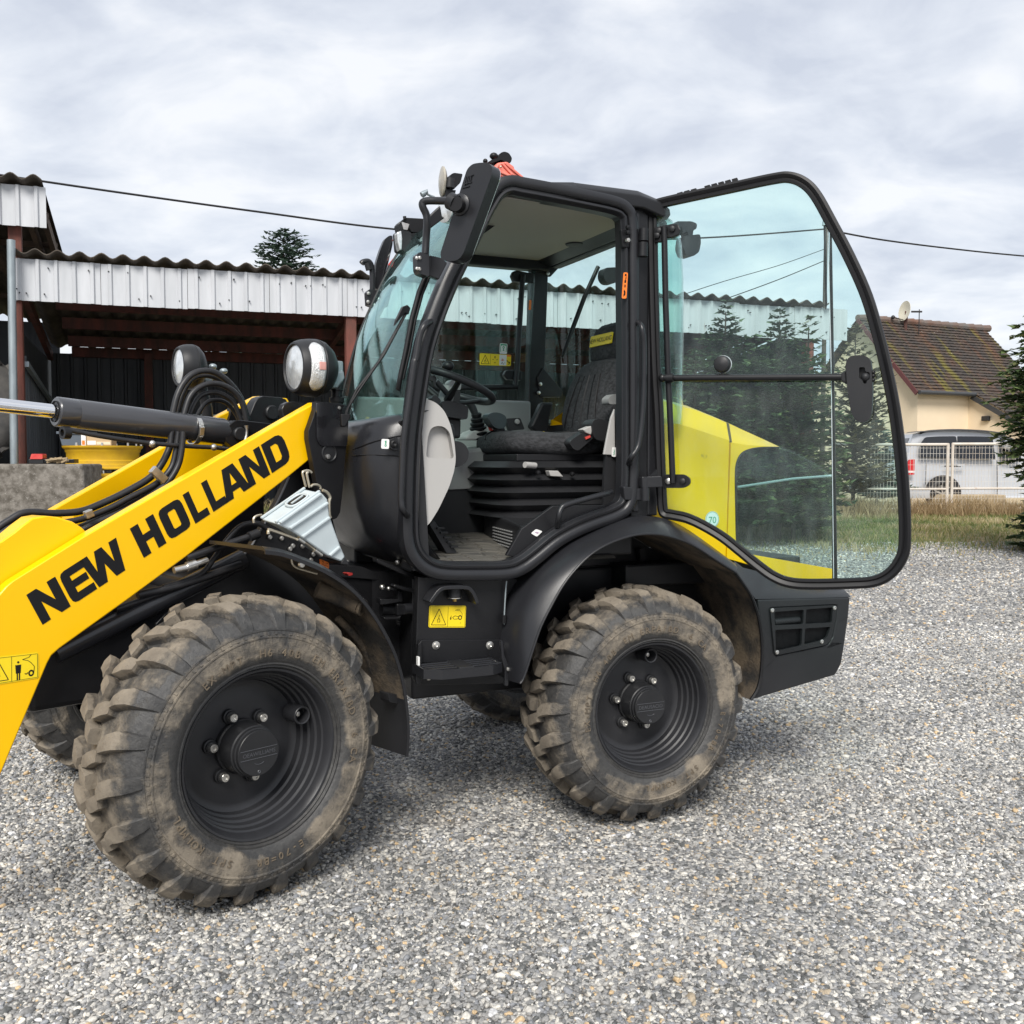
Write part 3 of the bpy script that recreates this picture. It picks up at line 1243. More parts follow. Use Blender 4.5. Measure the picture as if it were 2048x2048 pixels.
MB().box(SF, -.10, -.04, .3, 6.4, SG, Z_EAVE - .9).build('side_wall', DSHT, tall, smooth=0)
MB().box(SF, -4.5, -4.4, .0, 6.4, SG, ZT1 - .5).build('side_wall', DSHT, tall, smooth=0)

pp = at_depth(25, 920, 12.75)
pb, ptp = at_depth(27, 928, 12.75), at_depth(22, 480, 12.75)
o = MB().tube([V((pb.x, pb.y, gz(pb.x, pb.y) - .05)), ptp], .05, 12).build('steel_pipe', GALV, None)
tag(o, 'upright grey galvanised pipe beside the rusty shed post', 'pipe')

# ------------------------------------------------------------------ things standing at the shed
cb0, cb1 = at_depth(-70, 927, 12.0), at_depth(166, 928, 12.0)
blk = MB()
CBF = Frame((cb1.x, cb1.y), 4.)
top = cb1.z
pts = [CBF.P(-1.5, 0, .2), CBF.P(-.03, 0, .2), CBF.P(.02, 0, .6), CBF.P(0, 0, top), CBF.P(-1.5, 0, top)]
blk.prism(pts, CBF.v * .7)
o = blk.build('concrete_block', CONC, None, smooth=0, bevel=.03, segs=3)
tag(o, 'rough grey concrete block at the shed corner, weeds at its foot', 'concrete block')


def big_rim(px, ytop, ybot, depth, dia_px, label):
    c = at_depth(px, ybot, depth)
    t_ = at_depth(px, ytop, depth)
    h, R_ = t_.z - c.z, dia_px / 2 / FOC * depth
    root = thing('spare_wheel', c, label, 'wheel rim', 'stacked yellow wheel rims')
    mb = MB()
    prof = [(0, R_ * .98), (.0, R_), (h * .05, R_), (h * .09, R_ * .965), (h * .2, R_ * .955), (h * .23, R_ * .93), (h * .36, R_ * .925), (h * .39, R_ * .90), (h * .70, R_ * .905), (h * .75, R_ * .93),
            (h * .84, R_ * .94), (h * .90, R_ * .985), (h * .95, R_), (h, R_), (h, R_ * .97), (h * .9, R_ * .93), (h * .6, R_ * .86), (h * .1, R_ * .88), (0, R_ * .98)]
    mb.lathe(prof, c, UP, 72)
    mb.build('rim_barrel', OYEL, root, smooth=40)
    MB().lathe([(h * .42, R_ * .88), (h * .46, R_ * .88), (h * .46, .16), (h * .42, .16)], c, UP, 48).build('rim_disc', OYEL, root)
    for k in range(9):
        a = 6.28 * k / 9 + .2
        MB().lathe([(0, .018), (.05, .014), (.052, .0001)], c + V((math.cos(a) * R_ * .96, math.sin(a) * R_ * .96, h - .012)), UP, 8).build('valve_stud', STEE, root)
    return c, h, R_


c1, h1, R1 = big_rim(207, 892, 938, 13.2, 150, 'upper yellow tractor wheel rim lying on another')
c2, h2, R2 = big_rim(210, 946, 1010, 13.1, 152, 'lower yellow tractor wheel rim partly hidden by the loader arm')
for k, sx_ in enumerate((-.42, .1, .45)):
    o = MB().box(Frame((c1.x + sx_, c1.y - R1 * .55), 10), -.12, .12, -.05, .05, c2.z + h2 + .001, c1.z - .001).build('wooden_spacer', GALV, None, smooth=0, bevel=.004)
    tag(o, ['leftmost', 'middle', 'rightmost'][k] + ' pale block wedged between the two yellow rims', 'spacer block', 'spacers between the rims')
tp = c1.z + h1
cr = at_depth(147, 880, 12.9)
fr_ = Frame((cr.x, cr.y), 6)
crate = thing('storage_crate', fr_.P(0, 0, tp), 'dark blue grey plastic crate on the upper yellow rim', 'crate')
mb = MB()
mb.prism([fr_.P(-.15, 0, tp), fr_.P(.14, 0, tp), fr_.P(.17, 0, tp + .17), fr_.P(-.19, 0, tp + .17)], fr_.v * .35)
mb.build('crate_body', BLUG, crate, smooth=0, bevel=.01)
mb = MB().box(fr_, -.21, .19, -.02, .37, tp + .15, tp + .185)
mb.build('crate_rim', BLUG, crate, smooth=0, bevel=.006)
for k, (px, w_, h_, m_, lb) in enumerate(((167, .06, .15, WHIT, 'narrow white box on the yellow rim beside the crate'), (184, .14, .14, CARD, 'brown and white carton on the yellow rim, in the middle of the row'), (207, .20, .11, CARD, 'low plain cardboard box at the right end of the row on the rim'))):
    b = at_depth(px, 885, 12.85)
    f_ = Frame((b.x, b.y), 3)
    bx = thing('carton', f_.P(0, 0, tp), lb, 'box', 'boxes on the yellow rim')
    MB().box(f_, -w_ / 2, w_ / 2, 0, .2, tp + .0, tp + h_).build('carton_body', m_, bx, smooth=0, bevel=.004)
    MB().box(f_, -w_ / 2 + .012, w_ / 2 - .012, -.003, 0.0015, tp + .012, tp + h_ * .45).build('printed_label', [ORAN, WHIT, STUC][k], bx, smooth=0)
rb = at_depth(72, 927, 12.3)
rf_ = Frame((rb.x, rb.y), 4)
tb = thing('red_box', rf_.P(0, 0, top), 'small red plastic box on a dark base on top of the concrete block', 'box')
MB().box(rf_, -.09, .09, 0, .14, top + .002, top + .06).build('box_base', BLK, tb, smooth=0, bevel=.006)
MB().prism(round_poly([rf_.P(-.07, -.01, top + .06), rf_.P(.085, -.01, top + .06), rf_.P(.085, -.01, top + .125), rf_.P(-.05, -.01, top + .125)], .015), rf_.v * .13).build('box_lid', REDP, tb, smooth=35, bevel=.004)
pl_ = at_depth(105, 927, 12.4)
o = MB().bar(V((pl_.x - .22, pl_.y, top + .035)), V((pl_.x + .28, pl_.y + .05, top + .035)), .18, .05).build('dark_plank', BLKS, None, smooth=0, bevel=.006)
tag(o, 'short dark plank lying on the concrete block beside the red box', 'plank')
mb = MB()
for k in range(9):
    a = rng.uniform(0, 6.28)
    p = V((pl_.x + .12, pl_.y - .12, top + .03))
    mb.tube([p + V((rng.uniform(-.14, .14), rng.uniform(-.04, .04), rng.uniform(-.02, .05))) for _ in range(4)], .012, 5)
o = mb.build('rope_coil', mat('old_rope', (.33, .25, .15), .9), None)
tag(o, 'frayed tan rope heap at the right end of the block top', 'rope')
# a big tyre in the dark of the tall shed
tc_ = at_depth(-84, 812, 13.3)
ty = thing('tractor_wheel', tc_, 'huge grey tractor tyre standing in the dark tall shed', 'tyre')
mb = MB()
mb.lathe([(0, .42), (-.05, .5), (-.06, .62), (-.02, .74), (.06, .80), (.3, .80), (.38, .74), (.42, .62), (.4, .5), (.36, .42)], tc_, SF.v, 48)
mb.build('tyre_body', mat('grey_old_rubber', (.10, .095, .088), .9, col2=(.05, .05, .05), nscale=5, namt=.4), ty)
mb = MB()
for k in range(22):
    a = 6.28 * k / 22
    d = SF.u * math.cos(a) + UP * math.sin(a)
    t2 = -SF.u * math.sin(a) + UP * math.cos(a)
    mb.bar(tc_ + d * .78 - SF.v * .02, tc_ + d * .81 + t2 * .16 + SF.v * .2, .05, .05, d)
mb.build('lug', MT['grey_old_rubber'], ty, smooth=0)

# ================================================================== HOUSE
HC = at_depth(1833, 920, 28)
HF = Frame((HC.x, HC.y), 26.)
HG = .2
HZE, HZR, HW, HL, HT1 = 3.58, 5.68, 2.05, 5.05, 2.07
house = thing('house', HF.P(0, 0, HG), 'cream rendered house with a mossy brown tiled roof behind the van', 'house')
mb = MB()
mb.prism([HF.P(0, 0, HG), HF.P(0, 0, HZE), HF.P(0, HW, HZR - .12), HF.P(0, HW * 2, HZE), HF.P(0, HW * 2, HG)], HF.u * HL)
mb.build('wall', STUC, house, smooth=0)
mb = MB()
mb.prism([HF.P(HT1, .0, HG), HF.P(HT1, .0, HZE - .06), HF.P(HT1, -2.6, HZE - 1.56), HF.P(HT1, -2.6, HG)], HF.u * 3.2)
mb.build('wing_wall', STUC, house, smooth=0)


def roof_mat():
    m = bpy.data.materials.new('mossy_roof_tiles')
    m.use_nodes = True
    t = m.node_tree
    b = t.nodes['Principled BSDF']
    b.inputs['Roughness'].default_value = .85
    nd, lk = t.nodes.new, t.links.new
    tcn = nd('ShaderNodeTexCoord')
    dt = nd('ShaderNodeVectorMath')
    dt.operation = 'DOT_PRODUCT'
    dt.inputs[1].default_value = tuple(HF.u)
    lk(tcn.outputs['Object'], dt.inputs[0])
    sx = nd('ShaderNodeSeparateXYZ')
    lk(tcn.outputs['Object'], sx.inputs[0])
    cb = nd('ShaderNodeCombineXYZ')
    lk(dt.outputs['Value'], cb.inputs[0])
    lk(sx.outputs[2], cb.inputs[1])

    def nz(sx_, sy_, det, off):
        mp = nd('ShaderNodeMapping')
        mp.inputs['Scale'].default_value = (sx_, sy_, 1)
        mp.inputs['Location'].default_value = (off, off, 0)
        lk(cb.outputs[0], mp.inputs[0])
        n = nd('ShaderNodeTexNoise')
        n.inputs['Scale'].default_value = 1
        n.inputs['Detail'].default_value = det
        n.inputs['Roughness'].default_value = .65
        lk(mp.outputs[0], n.inputs[0])
        return n.outputs[0]

    def ramp_(src, st):
        r = nd('ShaderNodeValToRGB')
        while len(r.color_ramp.elements) < len(st):
            r.color_ramp.elements.new(.5)
        for el, (p, c) in zip(r.color_ramp.elements, st):
            el.position = p
            el.color = (*c, 1)
        lk(src, r.inputs[0])
        return r.outputs[0]

    def mix_(f, a, c):
        q = nd('ShaderNodeMix')
        q.data_type = 'RGBA'
        lk(f, q.inputs[0])
        lk(a, q.inputs[6])
        q.inputs[7].default_value = (*c, 1)
        return q.outputs[2]
    base = ramp_(nz(2.2, 3.5, 8, 0), [(.3, (.030, .027, .026)), (.48, (.052, .042, .036)), (.62, (.080, .050, .036)), (.75, (.10, .076, .050))])
    moss = ramp_(nz(2.6, .42, 5, 9), [(.54, (0, 0, 0)), (.64, (.75, .75, .75))])
    rust_ = ramp_(nz(1.7, .5, 4, 4), [(.55, (0, 0, 0)), (.7, (.6, .6, .6))])
    lich = ramp_(nz(9, 7, 3, 2), [(.70, (0, 0, 0)), (.74, (.8, .8, .8))])
    c = mix_(rust_, base, (.13, .055, .026))
    c = mix_(moss, c, (.155, .135, .02))
    c = mix_(lich, c, (.42, .42, .38))
    lk(c, b.inputs['Base Color'])
    return m


RTIL = roof_mat()


def tile_slope(a, b, c, d, rows, name='roof'):
    """stepped courses between the lower edge a-b and the upper edge d-c, scalloped by tile"""
    mb = MB()
    nrm = (b - a).cross(d - a).normalized()
    if nrm.z < 0:
        nrm = -nrm
    nt_ = max(4, int((b - a).length / .19))
    for r in range(rows):
        f0, f1 = r / rows, (r + 1.25) / rows
        l0, l1 = a.lerp(d, f0), b.lerp(c, f0)
        u0, u1 = a.lerp(d, min(1, f1)), b.lerp(c, min(1, f1))
        lo, up, un = [], [], []
        for k in range(nt_ * 2 + 1):
            q = k / (nt_ * 2)
            wob = nrm * (.010 * (k % 2) + rng.uniform(-.006, .008))
            lo.append(l0.lerp(l1, q) + nrm * .045 + wob)
            up.append(u0.lerp(u1, q) + nrm * .008 + wob * .3)
            un.append(l0.lerp(l1, q) - nrm * .01)
        mb.grid([un, lo, up])
    return mb.build(name, RTIL, house, smooth=0, weld=False)


ov = .28
A_, B_ = HF.P(-ov, -.22, HZE - .22), HF.P(HL + .15, -.22, HZE - .22)
C_, D_ = HF.P(HL + .15, HW, HZR), HF.P(-ov, HW, HZR)
tile_slope(A_, B_, C_, D_, 24)
tile_slope(HF.P(HL + .15, 2 * HW + .22, HZE - .22), HF.P(-ov, 2 * HW + .22, HZE - .22), D_, C_, 12)
tile_slope(HF.P(HT1 - .12, -2.75, HZE - 1.62), HF.P(HL + .3, -2.75, HZE - 1.62), HF.P(HL + .3, -.22, HZE - .20), HF.P(HT1 - .12, -.22, HZE - .20), 14)
rdg = MB()
k = 0
q = -ov
while q < HL + .1:
    rdg.tube([HF.P(q, HW, HZR + .02), HF.P(q + .40, HW, HZR + .035)], [.10, .115], 10)
    q += .38
rdg.build('ridge_tiles', mat('ridge_tile', (.16, .085, .06), .85, col2=(.14, .13, .12), nscale=1.3, namt=.4), house)
MB().tube([HF.P(-ov, -.30, HZE - .24), HF.P(HT1 - .1, -.30, HZE - .24)], .06, 10).build('gutter', GUTT, house)
MB().bar(HF.P(-ov - .01, -.22, HZE - .27), HF.P(-ov - .01, HW, HZR - .05), .04, .12).build('verge_board', CTRM, house, smooth=0)
MB().bar(HF.P(HT1 - .13, -2.75, HZE - 1.70), HF.P(HT1 - .13, -.2, HZE - .30), .04, .13).build('verge_board', GUTT, house, smooth=0)
lp = HF.ons(None, 1973, 837, HT1 - .02)
lq, lv, lz = HF.inv(lp)
MB().box(HF, HT1 - .10, HT1, lv - .12, lv + .12, lz - .07, lz + .07).build('wall_lamp', VANT, house, smooth=0, bevel=.02)
MB().box(HF, 1.25, 1.95, -.012, 0, HG, 2.05).build('door', STUC, house, smooth=0)
dp = at_depth(1811, 622, 30.2)
dish = thing('satellite_dish', at_depth(1809, 650, 30.2), 'cream satellite dish on a short mast at the house ridge', 'satellite dish')
ax = V((-.96, -.20, .12)).normalized()
mb = MB()
mb.lathe([(-.02, .0001), (-.015, .10), (0, .18), (.03, .30), (.04, .30), (.012, .18), (-.004, .10), (-.008, .0001)], dp, ax, 28)
mb.build('reflector', DISH, dish)
MB().tube([V((dp.x, dp.y, dp.z - .62)), dp - ax * .04], .05, 8).build('mast', RUST, dish)
MB().tube([dp - UP * .28, dp + ax * .40 - UP * .26], .014, 6).build('feed_arm', VANT, dish)
MB().ball(dp + ax * .42 - UP * .25, .06).build('receiver', VANT, dish)
MB().tube([V((dp.x + .42, dp.y, dp.z - .7)), V((dp.x + .42, dp.y, dp.z + .05))], .014, 6).build('aerial_rod', VANT, dish)
MB().tube([V((dp.x + .18, dp.y, dp.z - .02)), V((dp.x + .50, dp.y, dp.z - .02))], .03, 6).build('aerial_arm', VANT, dish)

# ================================================================== VAN
VO = at_depth(1818, 920, 24)
VF = Frame((VO.x, VO.y), -5.)
van = thing('parked_van', VF.P(1.5, .9, .25), 'silver people carrier with dark windows parked behind the wire fence', 'van')
side = VF.line('N', [(640, 1085), (628, 900), (634, 660), (668, 500), (716, 376), (800, 352), (980, 338), (1250, 338), (1500, 350), (1720, 378), (1860, 440), (2040, 610), (2300, 690), (2380, 820), (2390, 1085)], 0)
mb = MB()
VW_ = 1.86
levels = []
for v_, ins in ((0.10, .10), (.02, .02), (0., 0.)):
    pass
cz = 1.75


def vsec(v_):
    """side outline pulled in towards the roof: tumblehome"""
    d = v_ if v_ < VW_ / 2 else VW_ - v_
    return [p + VF.v * v_ for p in side]


rows = []
for v_, sc_ in ((.16, .965), (.05, .99), (0., 1.), (VW_, 1.), (VW_ - .05, .99), (VW_ - .16, .965)):
    cen = sum(side, V((0, 0, 0))) / len(side)
    rows.append([])
    for p in side:
        qq = cen + (p - cen) * sc_
        tum = max(0, p.z - 1.55) * .22 * (1 if v_ < 1 else -1)
        rows[-1].append(V((qq.x, qq.y, qq.z if p.z > .5 else p.z)) + VF.v * (v_ + tum))
body = MB()
body.grid([rows[0], rows[1], rows[2], rows[3], rows[4], rows[5]], closed=True)
body.add(rows[0], [tuple(range(len(side)))])
body.add(rows[5], [tuple(reversed(range(len(side))))])
body.build('body', VANP, van, smooth=50)


def van_panel(pts, name, m, off=-.006, th=.02, tum=True, v0=0., r=.05):
    P3 = round_poly(VF.line('N', pts, v0), r)
    P3 = [p + VF.v * (off + (max(0, p.z - 1.55) * .22 if tum else 0)) for p in P3]
    return MB().prism(P3, VF.v * th).build(name, m, van, smooth=0)


van_panel([(772, 632), (800, 470), (850, 412), (1000, 402), (1196, 400), (1196, 648), (1000, 640)], 'side_window', VANG)
van_panel([(1208, 400), (1420, 402), (1600, 408), (1616, 662), (1208, 648)], 'side_window', VANG, r=.02)
van_panel([(1680, 414), (1760, 430), (1850, 478), (1900, 560), (1900, 690), (1690, 670)], 'side_window', VANG, r=.03)
van_panel([(636, 830), (640, 690), (652, 662), (716, 656), (712, 830)], 'tail_light', REDL, off=-.02, th=.05, r=.02)
van_panel([(645, 790), (712, 790), (712, 806), (645, 806)], 'reversing_light', WHIT, off=-.024, th=.05, r=.0)
van_panel([(1050, 728), (1230, 730), (1230, 744), (1050, 742)], 'slide_rail', VANT, r=0, off=-.004)
van_panel([(846, 660), (852, 660), (846, 940), (838, 940)], 'panel_gap', VANT, r=0, off=-.002)
van_panel([(1630, 672), (1636, 672), (1640, 1075), (1634, 1075)], 'panel_gap', VANT, r=0, off=-.002)
van_panel([(1186, 712), (1270, 712), (1270, 735), (1186, 735)], 'door_handle', VANP, r=.02, off=-.03, th=.03)
van_panel([(612, 1000), (900, 1000), (900, 1088), (630, 1088)], 'bumper', VANP, off=-.03, th=.06, r=.04)
rw = VF.on('N', 1030, 1030, 0)
MB().lathe([(0.012, .0001), (.012, .43), (-.01, .43), (-.01, .0001)], rw, -VF.v, 32).build('wheel_arch', VANT, van)
w_ = child_empty('wheel', van, rw)
MB().lathe([(.015, .22), (.03, .24), (.035, .30), (.02, .345), (-.2, .345)], V((rw.x, rw.y, rw.z - .04)), -VF.v, 32).build('tyre', VANT, w_)
mb = MB().lathe([(.018, .05), (.02, .0001)], V((rw.x, rw.y, rw.z - .04)), -VF.v, 12)
for k in range(7):
    a = 6.28 * k / 7
    d = VF.u * math.cos(a) + UP * math.sin(a)
    mb.bar(V((rw.x, rw.y, rw.z - .04)) - VF.v * .015 + d * .03, V((rw.x, rw.y, rw.z - .04)) - VF.v * .02 + d * .23, .035, .02, VF.v)
mb.build('rim', STEE, w_)
rr_ = [VF.on('N', x, y, .22) for x, y in ((780, 372), (850, 348), (1000, 336), (1200, 332), (1450, 342), (1640, 364), (1720, 384))]
MB().tube(smooth_line(rr_, 4), .022, 8).build('roof_rail', VANT, van)
MB().tube([p + VF.v * 1.35 for p in smooth_line(rr_, 4)], .022, 8).build('roof_rail', VANT, van)
# rear screen, on the rear face
rf0 = [VF.P(-.30 + a, b, z) for a, b, z in ((.045, .32, 1.62), (.12, .36, 2.02), (.12, 1.50, 2.02), (.045, 1.54, 1.62))]
q0 = VF.inv(VF.on('N', 668, 500, 0))[0]
q1 = VF.inv(VF.on('N', 634, 660, 0))[0]
z0_, z1_ = VF.on('N', 634, 640, 0).z, VF.on('N', 690, 420, 0).z
MB().prism([VF.P(q1 - .01, .22, z0_), VF.P(q0 + .05, .28, z1_), VF.P(q0 + .05, VW_ - .28, z1_), VF.P(q1 - .01, VW_ - .22, z0_)], V((.03, 0, 0))).build('rear_window', VANG, van, smooth=0)
MB().ball(VF.on('N', 1750, 500, -.05), .13, .09, .12).build('wing_mirror', VANP, van)
st_ = VF.on('N', 1350, 1150, -.5)
fs_ = Frame((st_.x, st_.y), 4)
o = MB().prism([fs_.P(-.9, 0, .22), fs_.P(.85, 0, .22), fs_.P(.85, 0, .62), fs_.P(-.62, 0, .62), fs_.P(-.72, 0, .5)], fs_.v * .5).build('stone_block', mat('sandstone', (.50, .39, .25), .9, col2=(.38, .30, .2), nscale=6, namt=.4), None, smooth=0, bevel=.02)
tag(o, 'long pale sandstone block on the ground between the fence and the van', 'stone block')

# ================================================================== WIRE FENCE
FO = at_depth(1902, 920, 22)
FN_ = Frame((FO.x, FO.y), -2.)
fence = thing('wire_fence', FN_.P(0, 0, .25), 'rusty white framed wire mesh fence along the grass', 'fence')
ZTOP, ZMID, ZBOT = 1.795, .80, .36
for z, r_ in ((ZTOP, .032), (ZMID, .022), (ZBOT, .018)):
    MB().tube([FN_.P(-9.2, 0, z - .01), FN_.P(-.06, 0, z)], r_, 8).build('rail', FRUS, fence)
    MB().tube([FN_.P(.02, .0, z + .01), FN_.P(6, 0, z + .03)], r_, 8).build('rail', FRUS, fence)
for q in (-9.2, -6.2, -3.1, -.075, .035, 2.62, 5.4):
    MB().tube([FN_.P(q, 0, .0), FN_.P(q, 0, ZTOP + .03)], .032, 8).build('post', FRUS, fence)
mb = MB()
q = -9.1
while q < 6:
    mb.bar(FN_.P(q, 0.01, .18), FN_.P(q + rng.uniform(-.012, .012), .01, ZTOP), .006, .006)
    q += .072
z = .2
while z < ZTOP:
    mb.bar(FN_.P(-9.1, .016, z), FN_.P(6, .016, z + .03), .006, .006)
    z += .125
tag(mb.build('wire_mesh', MESHW, fence, smooth=0), kind='stuff')
for q, z0, z1 in ((2.1, .2, 1.2), (-8., .2, 1.2)):
    pass

# ================================================================== OVERHEAD LINE
pt = at_depth(1652, 452, 20)
pole = thing('utility_pole', V((pt.x, pt.y, gz(pt.x, pt.y))), 'thin dark utility pole carrying the overhead cable behind the cab door', 'utility pole')
MB().tube([V((pt.x, pt.y, 0)), V((pt.x, pt.y, pt.z + .25))], [.055, .035], 10).build('pole_shaft', POLE, pole)
MB().tube([V((pt.x - .05, pt.y - .05, pt.z)), V((pt.x - .05, pt.y - .05, pt.z + .12))], [.045, .03], 8).build('insulator', GALV, pole)


def cable(pts, r, label, name='overhead_cable'):
    P3 = [at_depth(*p) for p in pts]
    o = MB().tube(smooth_line(P3, 8), r, 6).build(name, CABL, None)
    return tag(o, label, 'cable', 'overhead cables')


cable([(-160, 326, 13.2), (0, 350, 13.6), (260, 388, 14.4), (520, 424, 15.2), (785, 458, 16), (1100, 480, 17), (1400, 476, 18.6), (1652, 458, 20)], .016, 'overhead cable running from the left above the shed to the pole')
cable([(1652, 459, 20), (1760, 479, 21), (1900, 497, 22.3), (2048, 512, 23.6), (2300, 532, 26)], .018, 'overhead cable from the pole to the right above the house')
cable([(1652, 497, 20), (1560, 530, 18.8), (1450, 562, 17.6), (1364, 590, 17)], .007, 'thin upper stay wire sloping from the pole down to the shed')
cable([(1652, 520, 20), (1560, 558, 18.6), (1450, 598, 17.4), (1400, 612, 17)], .009, 'thicker lower stay wire sloping from the pole to the shed roof')

# ================================================================== WHEEL LOADER
loader = thing('wheel_loader', RF.P(-.6, .6, 0), 'yellow and black wheel loader with its cab door swung wide open', 'wheel loader')
LD = loader


def tb(name, pts, r, m, parent=None, n=10, sm=5, **k):
    return MB().tube(smooth_line(pts, sm) if sm else pts, r, n, **k).build(name, m, parent or LD, smooth=50)


# ------------------------------------------------------------------ wheels
def make_wheel(loc, deg, r0):
    w = child_empty('wheel', LD, loc)
    O = V(loc)
    AX = V((0, -1, 0))                         # outwards

    def at(th, r, o):
        return O + V((math.cos(th) * r, -o, math.sin(th) * r))

    prof = [(-.006, .270), (.006, .277), (.014, .281), (.012, .286), (.021, .290), (.020, .296), (.028, .304), (.034, .325), (.0365, .350), (.0345, .375), (.0365, .378), (.0365, .382), (.033, .384), (.029, .398), (.0305, .400),
            (.0300, .405), (.026, .407), (.0165, .423), (.0, .441), (-.024, .454), (-.065, .460), (-.1525, .463)]
    prof = prof + [(-.305 - o, r) for o, r in reversed(prof[:-1])]
    mb = MB().lathe(prof, O, AX, 112)
    NL = 22
    st = [(.0275, .403, .003, -.008, .050), (.0165, .422, .012, -.003, .056), (-.001, .441, .027, .004, .064), (-.026, .454, .034, .014, .068), (-.062, .460, .036, .042, .062), (-.090, .462, .035, .082, .044)]
    st2 = [(-.093, .462, .030, .0, .044), (-.122, .463, .036, .016, .056), (-.155, .463, .036, .048, .056), (-.18, .463, .031, .068, .042)]
    rd = random.Random(4)

    def lug(stations, base, side, k0):
        rows = []
        j = rd.uniform(-.008, .008)
        for i, (o, r, h, c, hw) in enumerate(stations):
            # height goes outwards from the carcass, mostly radial, sideways on the wall
            wall = max(0, min(1, (o + .01) / .03))
            hh = h * rd.uniform(.86, 1.08)
            hw *= rd.uniform(.92, 1.06)
            row = []
            for a, f in ((-1, -.25), (-.92, .55), (-.78, 1.), (0, 1.04), (.78, 1.), (.92, .55), (1, -.25)):
                th = base + j + c + a * hw
                rr = r + hh * f * (1 - .75 * wall) + rd.uniform(-.0016, .0016)
                oo = o + hh * f * wall * .8
                if side < 0:
                    oo = -.305 - oo
                row.append(at(th, rr, oo))
            rows.append(row)
        mb.grid(rows)
        mb.add(rows[0], [tuple(range(7))])
        mb.add(rows[-1], [tuple(reversed(range(7)))])
    for k in range(NL):
        b = 2 * math.pi * k / NL
        lug(st, b, 1, 0)
        lug(st2, b + .128, 1, 0)
        lug(st, b + .14, -1, 0)
        lug(st2[:3], b + .268, -1, 0)
        # flat web between two lugs
    # small blocks round the ridge
    for k in range(90):
        th = 2 * math.pi * k / 90
        mb.add([at(th - .012, .3855, .0335), at(th + .012, .3855, .0335), at(th + .012, .397, .0305), at(th - .012, .397, .0305), at(th - .010, .387, .0352), at(th + .010, .387, .0352), at(th + .010, .396, .0325), at(th - .010, .396, .0325)],
               [(4, 5, 6, 7), (0, 1, 5, 4), (1, 2, 6, 5), (2, 3, 7, 6), (3, 0, 4, 7)])
    mb.build('tyre', RUBB, w, smooth=32, weld=False)
    # raised writing on the wall
    tx = MB()
    for string, th0, size, r in (('EX-MPT  H6 40B', 2.25, .034, .331), ('EM ERPA/BD  6 CA', 1.0, .036, .340), ('E-70=BR   SPT', -1.2, .034, .338), ('KOLMPL', -2.35, .034, .332)):
        th = th0
        for ch in string:
            if ch != ' ':
                d = V((math.cos(th), 0, math.sin(th)))
                tx.text(ch, O + AX * .0375 + d * r, V((math.sin(th), 0, -math.cos(th))), d, size, depth=0)
            th -= size * .78 / r
    txo = tx.build('raised_lettering', mat('tyre_letter_dust', (.10, .08, .058), .9, col2=(.17, .135, .095), nscale=30, namt=.4) if 'tyre_letter_dust' not in MT else MT['tyre_letter_dust'], w, smooth=0)
    so = txo.modifiers.new('thick', 'SOLIDIFY')
    so.thickness = .003
    so.offset = 0
    tag(txo, kind='stuff')
    # rim
    rp = [(-.012, .270), (.004, .2765), (.0075, .274), (.006, .267), (-.006, .259), (-.026, .2545), (-.030, .249), (-.052, .247), (-.057, .2405), (-.080, .238), (-.085, .231), (-.108, .228), (-.113, .221), (-.134, .217), (-.140, .207), (-.141, .19),
          (-.136, .17), (-.136, .11), (-.136, .0001)]
    MB().lathe(rp, O, AX, 96).build('rim', RIMM, w, smooth=30)
    hp = [(-.137, .0905), (-.118, .0905), (-.113, .086), (-.045, .083), (-.042, .079), (-.030, .078), (-.0285, .0745), (-.0155, .0742), (-.0135, .0725), (-.0135, .0001)]
    MB().lathe(hp, O, AX, 56).build('hub', BLK, w, smooth=30)
    for k in range(6):
        th = rad(50 + 60 * k)
        p = at(th, .111, -.136)
        MB().lathe([(0, .024), (.012, .0235), (.014, .019), (.020, .0185), (.021, .0001)], p, AX, 20).build('washer', BLK, w)
        b = MB()
        b.lathe([(.02, .0145), (.036, .0145), (.038, .013), (.038, .008), (.033, .0075), (.033, .0001)], p, AX, 12)
        b.build('bolt', STEE, w, smooth=30)
    # valve guard: a short open pipe welded to the rim
    th = rad(22)
    p = at(th, .208, -.128)
    MB().lathe([(0, .031), (.070, .031), (.072, .029), (.07, .0245), (.02, .0245), (.02, .0001)], p, AX, 28).build('valve_guard', RIMM, w, smooth=30)
    MB().lathe([(0, .008), (.045, .008), (.046, .0001)], p, AX, 10).build('valve', STEE, w)
    return w


wheels = []
wf = make_wheel(FF.P(0, 0, .511), 45.3, .274)
wf.rotation_euler = (0, 0, FF.a)
bpy.context.view_layer.update()


def copy_wheel(loc, ang, spin, s):
    c = wf.copy()
    COL.objects.link(c)
    c.location = V(loc) - LD.location
    c.rotation_euler = (0, spin, ang)
    c.scale = (s, s, s)
    for ch in list(wf.children):
        d = ch.copy()
        COL.objects.link(d)
        d.parent = c
    return c


wr = copy_wheel(RF.P(0, 0, .456), RF.a, rad(-60), .956)
copy_wheel(FF.P(.29, 1.92, .455), FF.a + math.pi, rad(17), .90)
copy_wheel(RF.P(.18, 1.90, .405), RF.a + math.pi, rad(33), .88)


